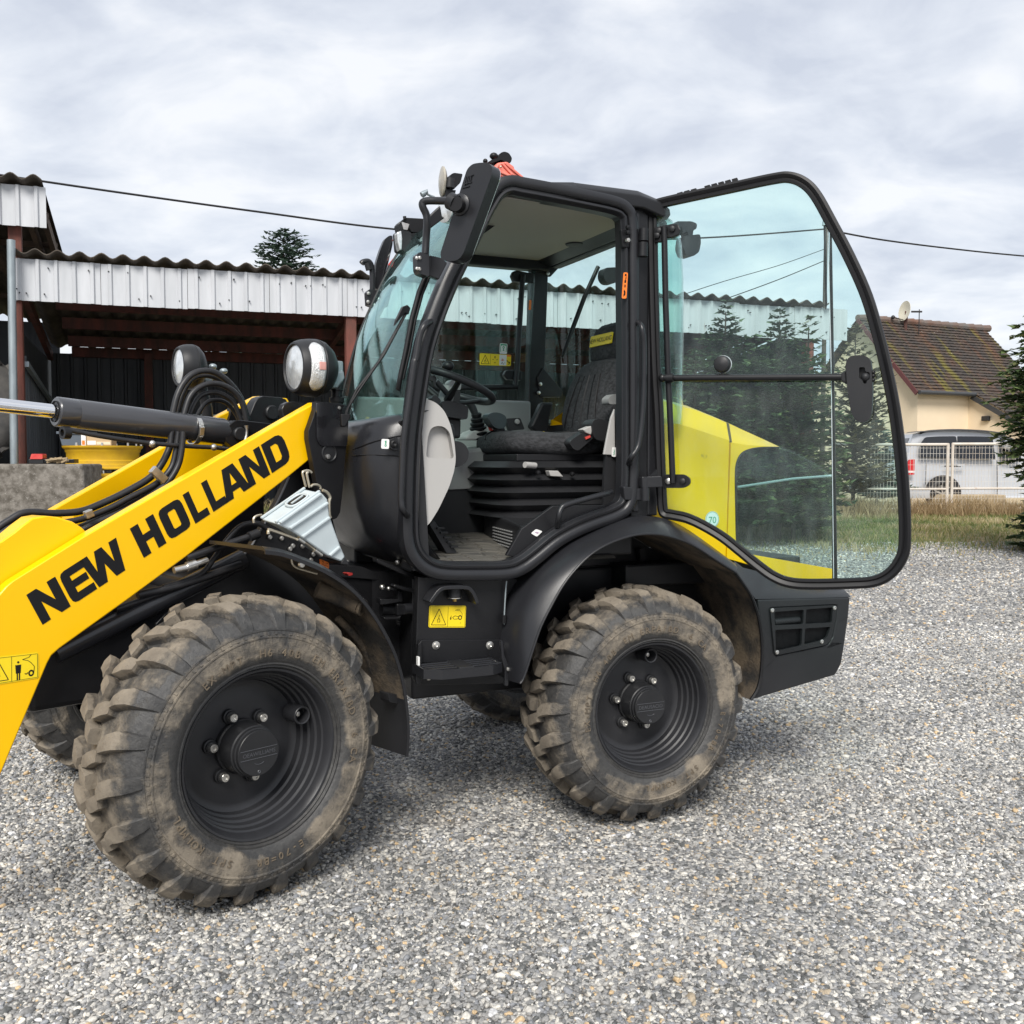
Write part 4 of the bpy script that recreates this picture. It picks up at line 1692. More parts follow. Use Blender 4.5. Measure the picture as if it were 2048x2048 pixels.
def hub_text(w, fr, c, string, s, circ_at):
    """cast bar with raised letters on the hub cap, level with the ground"""
    n = -fr.v
    O = V(c) + n * (-.0135 * s)
    ux = (fr.u + UP * .0).normalized()
    mb = MB()
    for dz in (-.0155, .0145):
        mb.bar(O - ux * .066 * s + UP * dz + n * .0008, O + ux * .066 * s + UP * dz + n * .0008, .0016, .0016, n)
    g, _ = text_geo(string, .012)
    wd = max(p[0] for p in g)
    mb.text(string, O + n * .0016, ux, UP, .118 * s / wd if .118 * s / wd < .03 else .03)
    arc = [O + ux * (.02 * math.sin(a)) - UP * (.024 + .012 * math.cos(a)) + n * .001 for a in np.linspace(-1.0, 1.0, 9)]
    mb.tube(arc, .0009, 5)
    mb.lathe([(.0, .0055), (.001, .0045), (.0, .003)], O - UP * .061 * s, n, 12)
    o = mb.build('cast_lettering', mat('hub_cast_edge', (.075, .078, .088), .3) if 'hub_cast_edge' not in MT else MT['hub_cast_edge'], None, smooth=0)
    o.parent = w
    o.matrix_parent_inverse = Matrix.Identity(4)
    bpy.context.view_layer.update()
    o.matrix_basis = w.matrix_world.inverted()
    return o


bpy.context.view_layer.update()
hub_text(wf, FF, FF.P(0, 0, .511), 'OEAWILLIAMS', 1, -1)
hub_text(wr, RF, RF.P(0, 0, .456), 'DEAUSACIO', .956, 1)

# ------------------------------------------------------------------ lift arms
AV = .36
arm_px = [(1747, -265), (1860, -200), (1870, -60), (1800, 30), (1716, 46), (1590, 150), (1040, 580), (700, 830), (330, 1095), (285, 1135), (262, 1178), (215, 1290), (0, 1800), (-170, 2180), (-520, 2150), (-420, 1700), (-260, 1250), (-110, 930), (0, 792), (30, 757), (64, 728), (490, 462)]
near = MB().prism(FF.line('B', arm_px, AV), FF.v * .055).build('lift_arm', YEL, LD, smooth=30, bevel=.004)
boss_px = [(495, 470), (455, 430), (400, 395), (320, 370), (240, 365), (180, 376), (120, 420), (60, 470), (0, 512), (-200, 590), (-330, 900), (-150, 1200), (64, 900)]
MB().prism(FF.line('B', boss_px, AV + .06), FF.v * .10).build('arm_crosspiece', YEL, LD, smooth=30, bevel=.008)
far_px = [(1430, 1303), (1585, 1315), (1632, 1400), (1700, 1560), (1200, 1900), (290, 2420), (-200, 2700), (-200, 2200), (290, 1932), (1195, 1420)]
MB().prism(FF.line('A', far_px, .96), FF.v * .055).build('lift_arm', YEL, LD, smooth=30, bevel=.004)
MB().tube([FF.on('B', 60, 900, AV + .05), FF.on('B', 60, 900, AV + .05) + FF.v * .55], .08, 20).build('arm_cross_tube', YEL, LD)
pin = FF.on('h', 1370, 1660, AV + .09)
MB().lathe([(0, .0001), (0, .030), (-.2, .030)], pin, -FF.v, 24).build('arm_pin', BLK, LD)

# big letters on the near arm, each glyph drawn as a block outline
GL = {
    'N': [[(0, 0), (0, 1), (.34, 1), (.70, .42), (.70, 1), (1, 1), (1, 0), (.68, 0), (.30, .60), (.30, 0)]],
    'E': [[(.24, 0), (.10, .03), (.03, .10), (0, .24), (0, .76), (.03, .90), (.10, .97), (.24, 1), (1, 1), (1, .77), (.34, .77), (.34, .62), (.92, .62), (.92, .40), (.34, .40), (.34, .23), (1, .23), (1, 0)]],
    'W': [[(.14, 0), (0, 1), (.21, 1), (.27, .42), (.40, 1), (.60, 1), (.73, .42), (.79, 1), (1, 1), (.86, 0), (.62, 0), (.50, .52), (.38, 0)]],
    'H': [[(0, 0), (0, 1), (.34, 1), (.34, .62), (.66, .62), (.66, 1), (1, 1), (1, 0), (.66, 0), (.66, .39), (.34, .39), (.34, 0)]],
    'O': [[(.24, 0), (.10, .03), (.03, .10), (0, .24), (0, .76), (.03, .90), (.10, .97), (.24, 1), (.76, 1), (.90, .97), (.97, .90), (1, .76), (1, .24), (.97, .10), (.90, .03), (.76, 0)],
          [(.38, .22), (.62, .22), (.66, .26), (.66, .74), (.62, .78), (.38, .78), (.34, .74), (.34, .26)]],
    'L': [[(0, 0), (0, 1), (.40, 1), (.40, .24), (1, .24), (1, 0)]],
    'A': [[(0, 0), (.28, 1), (.72, 1), (1, 0), (.70, 0), (.645, .20), (.355, .20), (.30, 0)], [(.40, .40), (.60, .40), (.50, .78)]],
    'D': [[(0, 0), (0, 1), (.68, 1), (.84, .96), (.95, .86), (1, .70), (1, .30), (.95, .14), (.84, .04), (.68, 0)], [(.34, .22), (.58, .22), (.66, .30), (.66, .70), (.58, .78), (.34, .78)]],
}
# bottom-left, top-left, bottom-right, top-right of each letter, read on the picture (view B)
LET = [('N', (235, 965), (145, 800), (388, 862), (300, 702)), ('E', (392, 852), (316, 690), (532, 758), (458, 612)), ('W', (520, 772), (462, 606), (760, 592), (660, 478)),
       ('H', (795, 596), (718, 440), (918, 512), (836, 362)), ('O', (930, 512), (858, 360), (1062, 418), (975, 272)), ('L', (1068, 412), (1000, 262), (1142, 362), (1096, 196)),
       ('L', (1160, 355), (1094, 208), (1228, 308), (1190, 144)), ('A', (1236, 303), (1180, 148), (1358, 224), (1290, 70)), ('N', (1366, 224), (1304, 64), (1482, 152), (1400, -4)), ('D', (1490, 140), (1430, -14), (1608, 66), (1545, -92))]
bl, br = V((235, 965, 0)), V((1612, 55, 0))
tl, tr_ = V((145, 800, 0)), V((1552, -100, 0))
NB, NT = [], []
mb = MB()
# spacing of the letters along the line, as fractions of its length
FR_ = {0: (0, .113), 1: (.124, .219), 2: (.207, .352), 3: (.406, .497), 4: (.511, .600), 5: (.613, .672), 6: (.685, .742), 7: (.738, .836), 8: (.832, .913), 9: (.920, 1.0)}


def lp_(t, h):
    # perspective along the word: straight edges, letters nearer the camera are larger
    t = t
    b = bl.lerp(br, t)
    u_ = tl.lerp(tr_, t)
    p = b.lerp(u_, h)
    return FF.on('B', p.x, p.y, AV - .0012)


for i, (ch, *_c) in enumerate(LET):
    t0, t1 = FR_[i]
    loops = GL[ch]
    mp = [[lp_(t0 + (t1 - t0) * x, y) for x, y in lo] for lo in loops]
    mb.sheet(mp[0], mp[1:])
mb.build('lettering', LBLK, near, smooth=0)


def decal(parent, name, fr, v, k, px, cols, art=None, th=.0015):
    """flat printed label: outline px (4 corners, view k) on plane v; art = [(material index, polygon in 0..1 label space)]"""
    c = [fr.on(k, x, y, v) for x, y in px]

    def q(x, y):
        return c[3].lerp(c[2], x).lerp(c[0].lerp(c[1], x), y)
    mb = MB()
    mb.prism(round_poly(c, .006, 3), fr.v * th)
    for mi, poly in (art or []):
        mb.mi = mi
        mb.add([q(x, y) - fr.v * .0006 for x, y in poly], [tuple(t) for t in tessellate_polygon([[q(x, y) for x, y in poly]])])
    return mb.build(name, cols, parent, smooth=0, weld=False)


def ring(cx, cy, rx, ry, w, n=14, a0=0, a1=6.2832):
    """thin ring as a list of little quads"""
    res = []
    for i in range(n):
        a, b = a0 + (a1 - a0) * i / n, a0 + (a1 - a0) * (i + 1) / n
        res.append([(cx + rx * math.cos(a), cy + ry * math.sin(a)), (cx + rx * math.cos(b), cy + ry * math.sin(b)),
                    (cx + (rx - w) * math.cos(b), cy + (ry - w * ry / rx) * math.sin(b)), (cx + (rx - w) * math.cos(a), cy + (ry - w * ry / rx) * math.sin(a))])
    return res


def seg(x0, y0, x1, y1, w, asp=1.):
    d = math.hypot(x1 - x0, (y1 - y0) / asp) or 1
    nx, ny = -(y1 - y0) / asp / d * w / 2, (x1 - x0) / d * w / 2 * asp
    return [(x0 + nx, y0 + ny), (x1 + nx, y1 + ny), (x1 - nx, y1 - ny), (x0 - nx, y0 - ny)]


def pline(pts, w, asp=1.):
    return [seg(*pts[i], *pts[i + 1], w, asp) for i in range(len(pts) - 1)]


def warn_art(x0, x1, asp):
    """triangle with a hand squiggle inside"""
    xm = (x0 + x1) / 2
    a = pline([(x0, .12), (x1, .12), (xm, .86), (x0, .12)], .016, asp)
    a += pline([(xm - .02, .22), (xm - .03, .36), (xm + .01, .42), (xm + .035, .30), (xm + .01, .22)], .014, asp)
    a += pline([(xm - .005, .40), (xm + .015, .58)], .014, asp)
    return a


art = [(1, s) for s in warn_art(.06, .44, 1.6) + pline([(.5, .03), (.5, .97)], .008, 1.6) + pline([(.02, .04), (.98, .04), (.98, .96), (.02, .96), (.02, .04)], .008, 1.6)]
man = ring(.62, .72, .022, .045, .02, 8) + [[(.575, .30), (.665, .30), (.675, .62), (.565, .62)], [(.59, .04), (.615, .04), (.615, .32), (.59, .32)], [(.63, .04), (.655, .04), (.655, .32), (.63, .32)]]
rope = ring(.86, .24, .055, .13, .028, 14) + pline([(.91, .26), (.92, .48), (.86, .64), (.80, .74), (.70, .80), (.82, .86), (.86, .95)], .012, 1.6) + pline([(.74, .26), (.77, .22), (.80, .28)], .02, 1.6)
decal(near, 'warning_label', FF, AV - .0018, 'B', [(-90, 1152), (212, 1118), (213, 1258), (-90, 1308)], [LYEL, LBLK], art + [(1, p) for p in man + rope])

# ------------------------------------------------------------------ tilt cylinder between the arms
p1, p2 = FF.on('A', 305, 1388, .68), FF.on('A', 1240, 1500, .70)
ax = (p2 - p1).normalized()
LC = (p2 - p1).length
cyl = MB().lathe([(0, .024), (0, .047), (.004, .0505), (LC * .105, .0505), (LC * .108, .0497), (LC * .111, .0505), (LC - .01, .0500), (LC, .046), (LC + .02, .04)], p1, ax, 40).build('tilt_cylinder', mat('cylinder_paint', (.040, .041, .046), .26, col2=(.05, .051, .057), nscale=3, namt=.3, coat=.3), LD)
r0 = FF.on('A', -260, 1325, .66)
MB().tube([r0, p1 + ax * .01], .0235, 28).build('rod', CHRO, cyl)
MB().lathe([(0, .024), (0, .034), (-.006, .036), (.004, .036)], p1, -ax, 28).build('gland', BLKS, cyl)
pc = FF.on('A', 1073, 1492, .69)
MB().lathe([(-.009, .0535), (.009, .0535), (.009, .0500), (-.009, .0500), (-.009, .0535)], pc, ax, 40).build('clamp', STEE, cyl)
MB().bar(pc - FF.v * .052 - UP * .02, pc - FF.v * .06 + UP * .012, .018, .012).build('clamp_screw', STEE, cyl, smooth=0, bevel=.002)
tb('cylinder_pipe', [FF.on('A', x, y, .62) for x, y in ((380, 1490), (560, 1525), (800, 1560), (1040, 1580), (1200, 1588), (1270, 1600))], .0085, HOSE, cyl)
for x, y in ((840, 1566), (1180, 1586)):
    MB().ball(FF.on('A', x, y, .615), .013).build('pipe_fitting', STEE, cyl)
eye = FF.on('A', 362, 1505, .63)
MB().lathe([(-.012, .022), (.012, .022), (.012, .012), (-.012, .012), (-.012, .022)], eye, V((-.6, -.8, 0)), 18).build('port_eye', BLKS, cyl)
# lug plates and pins
pl = FF.line('i', [(800, 1320), (775, 1240), (785, 1160), (830, 1085), (900, 1035), (980, 1030), (1400, 1080), (1700, 1150), (1700, 1500), (1000, 1480), (900, 1400)], .655)
MB().prism(pl, FF.v * .04).build('lug_plate', BLKS, LD, smooth=30, bevel=.003)
c = FF.on('i', 950, 1210, .655)
MB().lathe([(0, .0255), (.012, .0255), (.016, .022), (.016, .0001)], c, -FF.v, 28).build('pin_cap', BLK, LD)
pl = FF.line('i', [(1065, 1030), (1120, 900), (1160, 800), (1205, 745), (1270, 720), (1500, 740), (1560, 765), (1590, 820), (1660, 950), (1720, 1150), (1700, 1500), (1000, 1500)], .80)
MB().prism(pl, FF.v * .06).build('link_plate', BLKS, LD, smooth=30, bevel=.003)
c = FF.on('i', 1365, 935, .80)
MB().lathe([(0, .030), (.012, .030), (.016, .026), (.016, .0001)], c, -FF.v, 28).build('pin_cap', BLK, LD)
tb('retaining_strap', [FF.on('i', x, y, .64) for x, y in ((1048, 1100), (1055, 1160), (1050, 1230), (1035, 1300))], [.010, .006, .007, .009], STEE, LD, n=8, sm=0)

# ------------------------------------------------------------------ hoses
for pts, v_, r_ in (([(945, 1480), (955, 1400), (985, 1285), (1040, 1200), (1110, 1165), (1190, 1175), (1270, 1235), (1330, 1320), (1368, 1440)], .80, .0125),
                    ([(1010, 1430), (1050, 1305), (1120, 1245), (1200, 1235), (1280, 1270), (1335, 1340), (1362, 1440)], .77, .0115),
                    ([(1035, 1440), (1088, 1322), (1150, 1285), (1220, 1290), (1290, 1340), (1332, 1440)], .79, .0095),
                    ([(1080, 1430), (1130, 1347), (1190, 1325), (1250, 1342), (1300, 1400), (1322, 1450)], .82, .0085),
                    ([(975, 1420), (1005, 1300), (1055, 1215), (1120, 1190), (1190, 1202), (1250, 1250)], .84, .0105),
                    ([(950, 1490), (935, 1590), (885, 1690), (820, 1760), (700, 1830), (580, 1888), (450, 1938), (300, 1950), (150, 1945), (60, 1985), (-60, 2080), (-200, 2300)], .66, .0125),
                    ([(985, 1500), (972, 1600), (945, 1700), (865, 1785), (720, 1862), (600, 1925), (420, 1990), (200, 2010), (60, 2030), (-60, 2140), (-160, 2330)], .63, .011),
                    ([(1012, 1500), (1003, 1600), (982, 1690), (925, 1780), (830, 1855), (700, 1930), (540, 2000), (420, 2060)], .60, .011),
                    ([(1000, 1500), (990, 1590), (965, 1690), (900, 1775), (790, 1850), (640, 1930), (480, 2010), (300, 2080)], .70, .0105)):
    tb('hose', [FF.on('A', x, y, v_) for x, y in pts], r_, HOSE, LD, n=10, sm=6)
for x, y, v_ in ((985, 1330, .795), (968, 1385, .80)):
    pass
MB().bar(FF.on('A', 838, 1705, .60), FF.on('A', 912, 1772, .60), .03, .022, FF.v).build('hose_clamp', STEE, LD, smooth=0, bevel=.003)
MB().bar(FF.on('A', 470, 1962, .58), FF.on('A', 510, 1945, .58), .026, .026, FF.v).build('hose_clamp', STEE, LD, smooth=0, bevel=.003)
MB().box(FF, -.30, -.27, .70, .80, 1.24, 1.27).build('hose_bracket', YEL, LD, smooth=0, bevel=.003)

# ------------------------------------------------------------------ front frame, tower, lift cylinder
fp = FF.line('B', [(1640, 60), (1590, 160), (1530, 290), (1440, 440), (1380, 540), (1300, 620), (1200, 710), (1100, 780), (960, 852), (860, 960), (900, 1250), (1300, 1500), (1900, 1450)], .43)
fp += [FF.on(None, 742, 1440, .43), FF.on(None, 760, 1224, .43), FF.on(None, 760.6, 1164, .43), FF.on(None, 690, 1134, .43), FF.on('E', 640, 1500, .43), FF.on('E', 640, 900, .43)]
MB().prism(fp, FF.v * .035).build('frame_plate', BLKS, LD, smooth=30, bevel=.003)
MB().prism([p + FF.v * .50 for p in fp], FF.v * .035).build('frame_plate', BLKS, LD, smooth=30, bevel=.003)
MB().box(FF, .05, .75, .47, .90, .62, 1.02).build('frame_core', BLKS, LD, smooth=0, bevel=.01)
MB().box(FF, -.55, .05, .44, .88, .66, .98).build('frame_core', BLKS, LD, smooth=0, bevel=.02)
MB().lathe([(-.20, .09), (-.20, .0001)], FF.P(0, 0, .511), -FF.v, 20)
MB().tube([FF.P(0, .14, .511), FF.P(.30, 1.75, .46)], .085, 20).build('axle', BLKS, LD)
MB().tube([RF.P(0, .14, .456), RF.P(.15, 1.7, .41)], .085, 20).build('axle', BLKS, LD)
rim_line = smooth_line(FF.line('B', [(1595, 150), (1530, 290), (1440, 440), (1380, 540), (1300, 620), (1200, 710), (1100, 780), (965, 848)], .426), 4)
MB().tube(rim_line, .004, 6).build('plate_edge_highlight', mat('edge_highlight', (.16, .165, .175), .35), LD)  # edge highlight drawn as a pale tube along the plate

tw = FF.line('E', [(512, 592), (600, 598), (735, 614), (764, 628), (772, 655), (765, 720), (740, 1000), (715, 1300), (697, 1450), (672, 1492), (640, 1505), (610, 1440), (560, 1390), (530, 1290), (490, 1080), (452, 880), (452, 820), (480, 740), (510, 650)], .325)
MB().prism(tw, FF.v * .03).build('arm_tower', BLKS, LD, smooth=30, bevel=.004)
MB().prism([p + FF.v * .13 for p in FF.line('E', [(395, 640), (412, 602), (450, 582), (520, 580), (780, 620), (760, 1000), (700, 1400), (560, 1400), (470, 1000)], .34)], FF.v * .03).build('arm_tower', BLKS, LD, smooth=30, bevel=.004)
MB().prism([p + FF.v * .62 for p in tw], FF.v * .03).build('arm_tower', BLKS, LD, smooth=30, bevel=.004)
MB().prism(round_poly(FF.line('E', [(516, 596), (766, 628), (752, 938), (545, 934), (518, 880)], .318), .012), FF.v * .006).build('tower_panel', mat('glossy_black_panel', (.012, .012, .014), .18, coat=.5), LD, smooth=30)
c = FF.on('E', 610, 990, .325)
MB().lathe([(0, .034), (.004, .034), (.006, .030), (.002, .027), (.002, .0001)], c, -FF.v, 32).build('pivot_cap', BLK, LD)
MB().lathe([(0, .009), (.008, .009), (.009, .0001)], FF.on('E', 597, 1016, .322), -FF.v, 12).build('pivot_bolt', STEE, LD)
MB().lathe([(0, .0065), (.004, .0065), (.005, .0001)], FF.on('E', 688, 640, .318), -FF.v, 10).build('tower_bolt', STEE, LD)

tb('lift_cylinder', [FF.on('B', 300, 1120, .44), FF.on('B', 700, 925, .44), FF.on('B', 1340, 600, .44)], .036, mat('lift_cylinder_paint', (.02, .0205, .024), .3, coat=.2), LD, n=24, sm=0)
for pts, v_, r_ in (([(760, 800), (1000, 745), (1330, 630)], .40, .014), ([(640, 880), (900, 790), (1330, 650)], .42, .012), ([(1030, 595), (1240, 525), (1400, 470)], .37, .0125), ([(900, 760), (1100, 690), (1180, 600), (1250, 500), (1330, 420), (1420, 405), (1480, 440)], .40, .010)):
    tb('hydraulic_hose', FF.line('B', pts, v_), r_, HOSE, LD)
tb('hose_fitting', FF.line('B', [(960, 665), (1030, 648)], .365), .0125, STEE, LD, sm=0)
tb('hose_fitting', FF.line('B', [(1030, 646), (1080, 630)], .365), .017, STEE, LD, sm=0)
tb('hose_fitting', FF.line('B', [(1080, 630), (1145, 607)], .365), .0105, STEE, LD, sm=0)
tb('hose_nut', FF.line('B', [(1375, 480), (1425, 462)], .36), .018, BLK, LD, sm=0)
MB().box(FF, -.5, -.3, .5, .9, .75, .95).build('axle_housing', BLKS, LD, smooth=0, bevel=.03)

# ------------------------------------------------------------------ front mudguard
fl = smooth_line(FF.line('C', [(1040, 2), (1130, 15), (1240, 55), (1330, 95), (1420, 150), (1500, 220), (1570, 310), (1630, 410), (1680, 520), (1715, 650), (1735, 800), (1738, 900), (1732, 1000)], .0), 4)


def mudguard(line, fr, width, name, lip=.02):
    c = FF.P(0, 0, .511) if fr is FF else RF.P(0, 0, .456)
    outn = [(p - c - fr.v * (p - c).dot(fr.v)).normalized() for p in line]
    mb = MB()
    rows = [[p - n * lip for p, n in zip(line, outn)], list(line), [p + fr.v * .02 + n * .012 for p, n in zip(line, outn)], [p + fr.v * width + n * .012 for p, n in zip(line, outn)]]
    mb.grid(rows)
    mb.mi = 1
    rows2 = [[p - n * lip + fr.v * .004 for p, n in zip(line, outn)], [p + fr.v * .006 - n * .002 for p, n in zip(line, outn)], [p + fr.v * .03 for p, n in zip(line, outn)], [p + fr.v * width for p, n in zip(line, outn)]]
    k0 = next((i for i, p in enumerate(line) if p.z < .60 and i > len(line) * .5), len(line) - 1) if fr is FF else len(line) - 1
    mb.grid([r[:k0 + 1] for r in rows2])
    if k0 < len(line) - 1:
        mb.mi = 0
        mb.grid([r[k0:] for r in rows2])
    for a, b in ((rows[0], rows2[0]), (rows[3], rows2[3])):
        mb.mi = 0
        mb.grid([a, b])
    mb.grid([[r[0] for r in rows], [r[0] for r in rows2]])
    mb.grid([[r[-1] for r in rows], [r[-1] for r in rows2]])
    return mb.build(name, [FEND, MUDD], LD, smooth=40)


mudguard(fl, FF, .36, 'mudguard', .012)
mudguard([p + FF.v * 1.02 for p in fl], FF, .34, 'mudguard', .012)
tb('mudguard_stay', [FF.on('C', 1290, 190, .16), FF.on('C', 1420, 240, .12), FF.on('C', 1500, 275, .06)], .030, MUDD, LD, n=14)
MB().lathe([(0, .03), (.01, .03), (.012, .02), (.004, .018), (.004, .0001)], FF.on('C', 1500, 275, .06), (FF.on('C', 1500, 275, .06) - FF.on('C', 1420, 240, .12)), 20).build('stay_end', MUDD, LD)
MB().prism(round_poly(FF.line('C', [(1630, 690), (1690, 700), (1690, 745), (1640, 735)], .06), .008), FF.v * .05).build('mudguard_clip', BLK, LD, smooth=30, bevel=.003)
tb('mudguard_stay', [FF.on('C', 1390, 330, .2), FF.on('C', 1520, 480, .2), FF.on('C', 1590, 690, .2)], .014, MUDD, LD, n=8)
tb('mudguard_wire', FF.line('e', [(830, 1600), (850, 1680), (930, 1740), (1100, 1790), (1240, 1830)], .08), .004, WIRE, LD, n=6)
MB().lathe([(0, .012), (.008, .010), (.009, .0001)], FF.on('e', 985, 1680, .01), -FF.v, 10).build('mudguard_bolt', STEE, LD)
for x, y in ((475, 1240), (665, 1260), (1000, 1385), (1175, 1515), (845, 1380), (800, 1430), (1135, 1610)):
    MB().lathe([(0, .009), (.006, .009), (.008, .006), (.008, .0001)], FF.on('e', x, y, .426), -FF.v, 10).build('frame_bolt', STEE, LD)
# orange tag on the mudguard
decal(LD, 'orange_tag', FF, .18, 'e', [(1280, 1590), (1432, 1650), (1434, 1755), (1290, 1700)], [ORAN, LBLK], [(1, s) for s in ring(.35, .78, .12, .12, .05, 10) + pline([(.2, .5), (.85, .5)], .03) + pline([(.2, .25), (.4, .33), (.5, .2), (.65, .35), (.85, .25)], .05) + pline([(.6, .7), (.85, .75), (.85, .85)], .05)])

# ------------------------------------------------------------------ headlights on posts
def headlight(cpos, R_, deg, side, lf, name='headlight'):
    h = child_empty(name, LD, cpos)
    d = V((-math.cos(rad(deg)), -math.sin(rad(deg)), 0))
    s = R_ / .085
    bk = BLK
    hp_ = [(.004, .085), (.010, .090), (.008, .097), (-.005, .1035), (-.03, .110), (-.06, .1135), (-.10, .1145), (-.104, .112), (-.108, .1145), (-.14, .107), (-.175, .085), (-.20, .055), (-.215, .03), (-.216, .0001)]
    MB().lathe([(q * s * (lf if q < 0 else 1), r * s) for q, r in hp_], cpos, d, 44).build('housing', bk, h, smooth=40)
    MB().lathe([(.002 * s, .0855 * s), (.010 * s, .06 * s), (.014 * s, .03 * s), (.015 * s, .0001)], cpos, d, 40).build('lens', LENS, h)
    if side:
        # wrap-round indicator glass on the outer flank, plus a painted red reflection
        e_ = V((d.y, -d.x, 0)) * -1
        ref = V((math.sin(rad(deg)), -math.cos(rad(deg)), 0))
        for (ha, hb, aa, col, nm, ex) in ((-.022, -.096, .95, LENR, 'indicator_lens', .0025), (-.06, -.094, .13, MT['pale_red_reflection'] if 'pale_red_reflection' in MT else mat('pale_red_reflection', (.60, .30, .26), .2), 'indicator_red_reflection', .0045)):
            rows = []
            hs = np.linspace(ha, hb, 7)
            for q in hs:
                rr = np.interp(-q, [.005, .03, .06, .10, .14], [.1035, .110, .1135, .1145, .107]) * s + ex * s
                t = 1 - ((q - (ha + hb) / 2) / ((ha - hb) / 2)) ** 2
                a_ = aa * (.72 + .28 * max(0, t)) if nm == 'indicator_lens' else aa
                x = ref
                y = d.cross(x)
                rows.append([V(cpos) + d * (q * s * lf) + (x * math.cos(w) + y * math.sin(w)) * rr for w in np.linspace(-a_, a_, 17)])
            mb = MB().grid(rows)
            o = mb.build(nm, col, h, smooth=60)
            so = o.modifiers.new('thick', 'SOLIDIFY')
            so.thickness = .003
    base = V(cpos) - d * .17 * s * lf
    MB().tube([base + UP * .0, base - UP * .06 * s - d * .02], .026 * s, 14).build('knuckle', GALV, h)
    q = base - UP * .055 * s - d * .025
    MB().prism([q + d * .02 - UP * .02, q - d * .02 - UP * .02, q - d * .055 * s + UP * .02, q - d * .05 * s + UP * .05, q - d * .01 + UP * .045], V((d.y, -d.x, 0)) * .03).build('wing_nut', GALV, h, smooth=30, bevel=.006)
    return h, d


cN = FF.on('E', 350, 326, .50)
h1_, d1_ = headlight(cN, .083, 37, True, .80)
pst = FF.on('E', 672, 600, .50)
tpst = FF.on('E', 672, 455, .50)
MB().lathe([(-.06, .026), (0.0, .026), (.002, .030), (.02, .030), (.022, .022), (.045, .022), (.047, .026), (.07, .026), (.11, .022)], pst, UP, 20).build('lamp_post', BLKS, LD)
MB().bar(tpst + UP * .0, tpst + UP * .09, .03, .045, FF.u).build('lamp_bracket', GALV, LD, smooth=0, bevel=.006)
cF = FF.on('A', 990, 1140, 1.0)
h2_, d2_ = headlight(cF, .068, 37, False, .62)
q = cF - d2_ * .08
MB().tube([q - UP * .04, q - UP * .16 - d2_ * .03, q - UP * .5 - d2_ * .05], .022, 12).build('lamp_post', BLKS, LD)
for x, y in ((1175, 1140), (1235, 1165)):
    MB().ball(FF.on('A', x, y, .98), .017, .017, .012).build('wing_nut', GALV, LD)

# ------------------------------------------------------------------ wheel chock carried above the mudguard
chock = thing('wheel_chock', FF.on('e', 1000, 1100, .15), 'pale grey plastic wheel chock held in a wire bracket above the front mudguard', 'wheel chock')
side_ = FF.line('e', [(600, 1030), (1310, 525), (1415, 640), (1445, 890), (1620, 1380), (1700, 1560), (1632, 1642), (1400, 1540), (1000, 1255), (800, 1130)], .10)
off = FF.on('e', 335, 948, .215) - FF.on('e', 600, 1022, .10)
cb = MB().prism(side_, off).build('chock_body', CHOK, chock, smooth=25, bevel=.006)
for a, b in (((800, 1100), (1410, 690)), ((1000, 1240), (1440, 925)), ((640, 1010), (1300, 540)), ((1440, 1540), (1600, 1400))):
    MB().bar(FF.on('e', *a, .098), FF.on('e', *b, .098), .010, .014, FF.v).build('rib', CHOK, cb, smooth=0, bevel=.003)
a_, b_ = FF.on('e', 600, 1022, .10), FF.on('e', 1310, 520, .10)
tdir = (b_ - a_).normalized()
nrm = tdir.cross(off).normalized()
if nrm.z < 0:
    nrm = -nrm
L_ = (b_ - a_).length
ow = off.normalized()
hole = round_poly([a_ + tdir * L_ * .48 + off * .28, a_ + tdir * L_ * .80 + off * .28, a_ + tdir * L_ * .80 + off * .74, a_ + tdir * L_ * .48 + off * .74], .02)
MB().prism([p + nrm * .0045 for p in hole], -nrm * .004).build('grip_slot_shade', SEAL, cb, smooth=0)  # dark plate imitating the shade inside the grip hole
frame = round_poly([a_ + tdir * L_ * .455 + off * .20, a_ + tdir * L_ * .83 + off * .20, a_ + tdir * L_ * .83 + off * .82, a_ + tdir * L_ * .455 + off * .82], .028)
MB().tube([p + nrm * .004 for p in frame], .005, 6, closed=True).build('grip_rim', CHOK, cb)
MB().bar(a_ + tdir * L_ * .52 + off * .5 + nrm * .006, a_ + tdir * L_ * .78 + off * .5 + nrm * .006, .008, .004, nrm).build('grip_rib', CHOK, cb, smooth=0)
MB().bar(a_ - tdir * .0 + off * .08 + nrm * .004, b_ + off * .08 + nrm * .004, .012, .008, nrm).build('rib', CHOK, cb, smooth=0, bevel=.002)
MB().bar(a_ + off * .95 + nrm * .004, b_ + off * .95 + nrm * .004, .010, .008, nrm).build('rib', CHOK, cb, smooth=0, bevel=.002)
for pts, v_ in (([(1060, 430), (1010, 220), (1040, 178), (1110, 172), (1155, 205)], .22), ([(1120, 440), (1075, 225), (1100, 200)], .20), ([(1140, 430), (1180, 398), (1250, 400), (1290, 430), (1300, 470)], .19),
                ([(1330, 485), (1400, 520), (1450, 600), (1435, 680), (1440, 880), (1460, 930)], .12), ([(225, 1010), (222, 945), (270, 900), (350, 885)], .24), ([(455, 1190), (460, 1140), (500, 1130), (900, 1270), (960, 1300), (1080, 1350), (1320, 1540)], .12)):
    tb('wire_bracket', FF.line('e', pts, v_), .0045 if v_ != .12 else .0055, WIRE, LD, n=7)
for a, b in (((930, 1265), (1030, 1330)), ((1200, 1450), (1310, 1530))):
    tb('bracket_sleeve', FF.line('e', [a, b], .115), .009, STEE, LD, sm=0)
MB().prism(FF.line('e', [(1632, 1642), (1700, 1560), (1780, 1700), (1640, 1690)], .10), FF.v * .10).build('chock_seat', BLK, LD, smooth=30, bevel=.004)

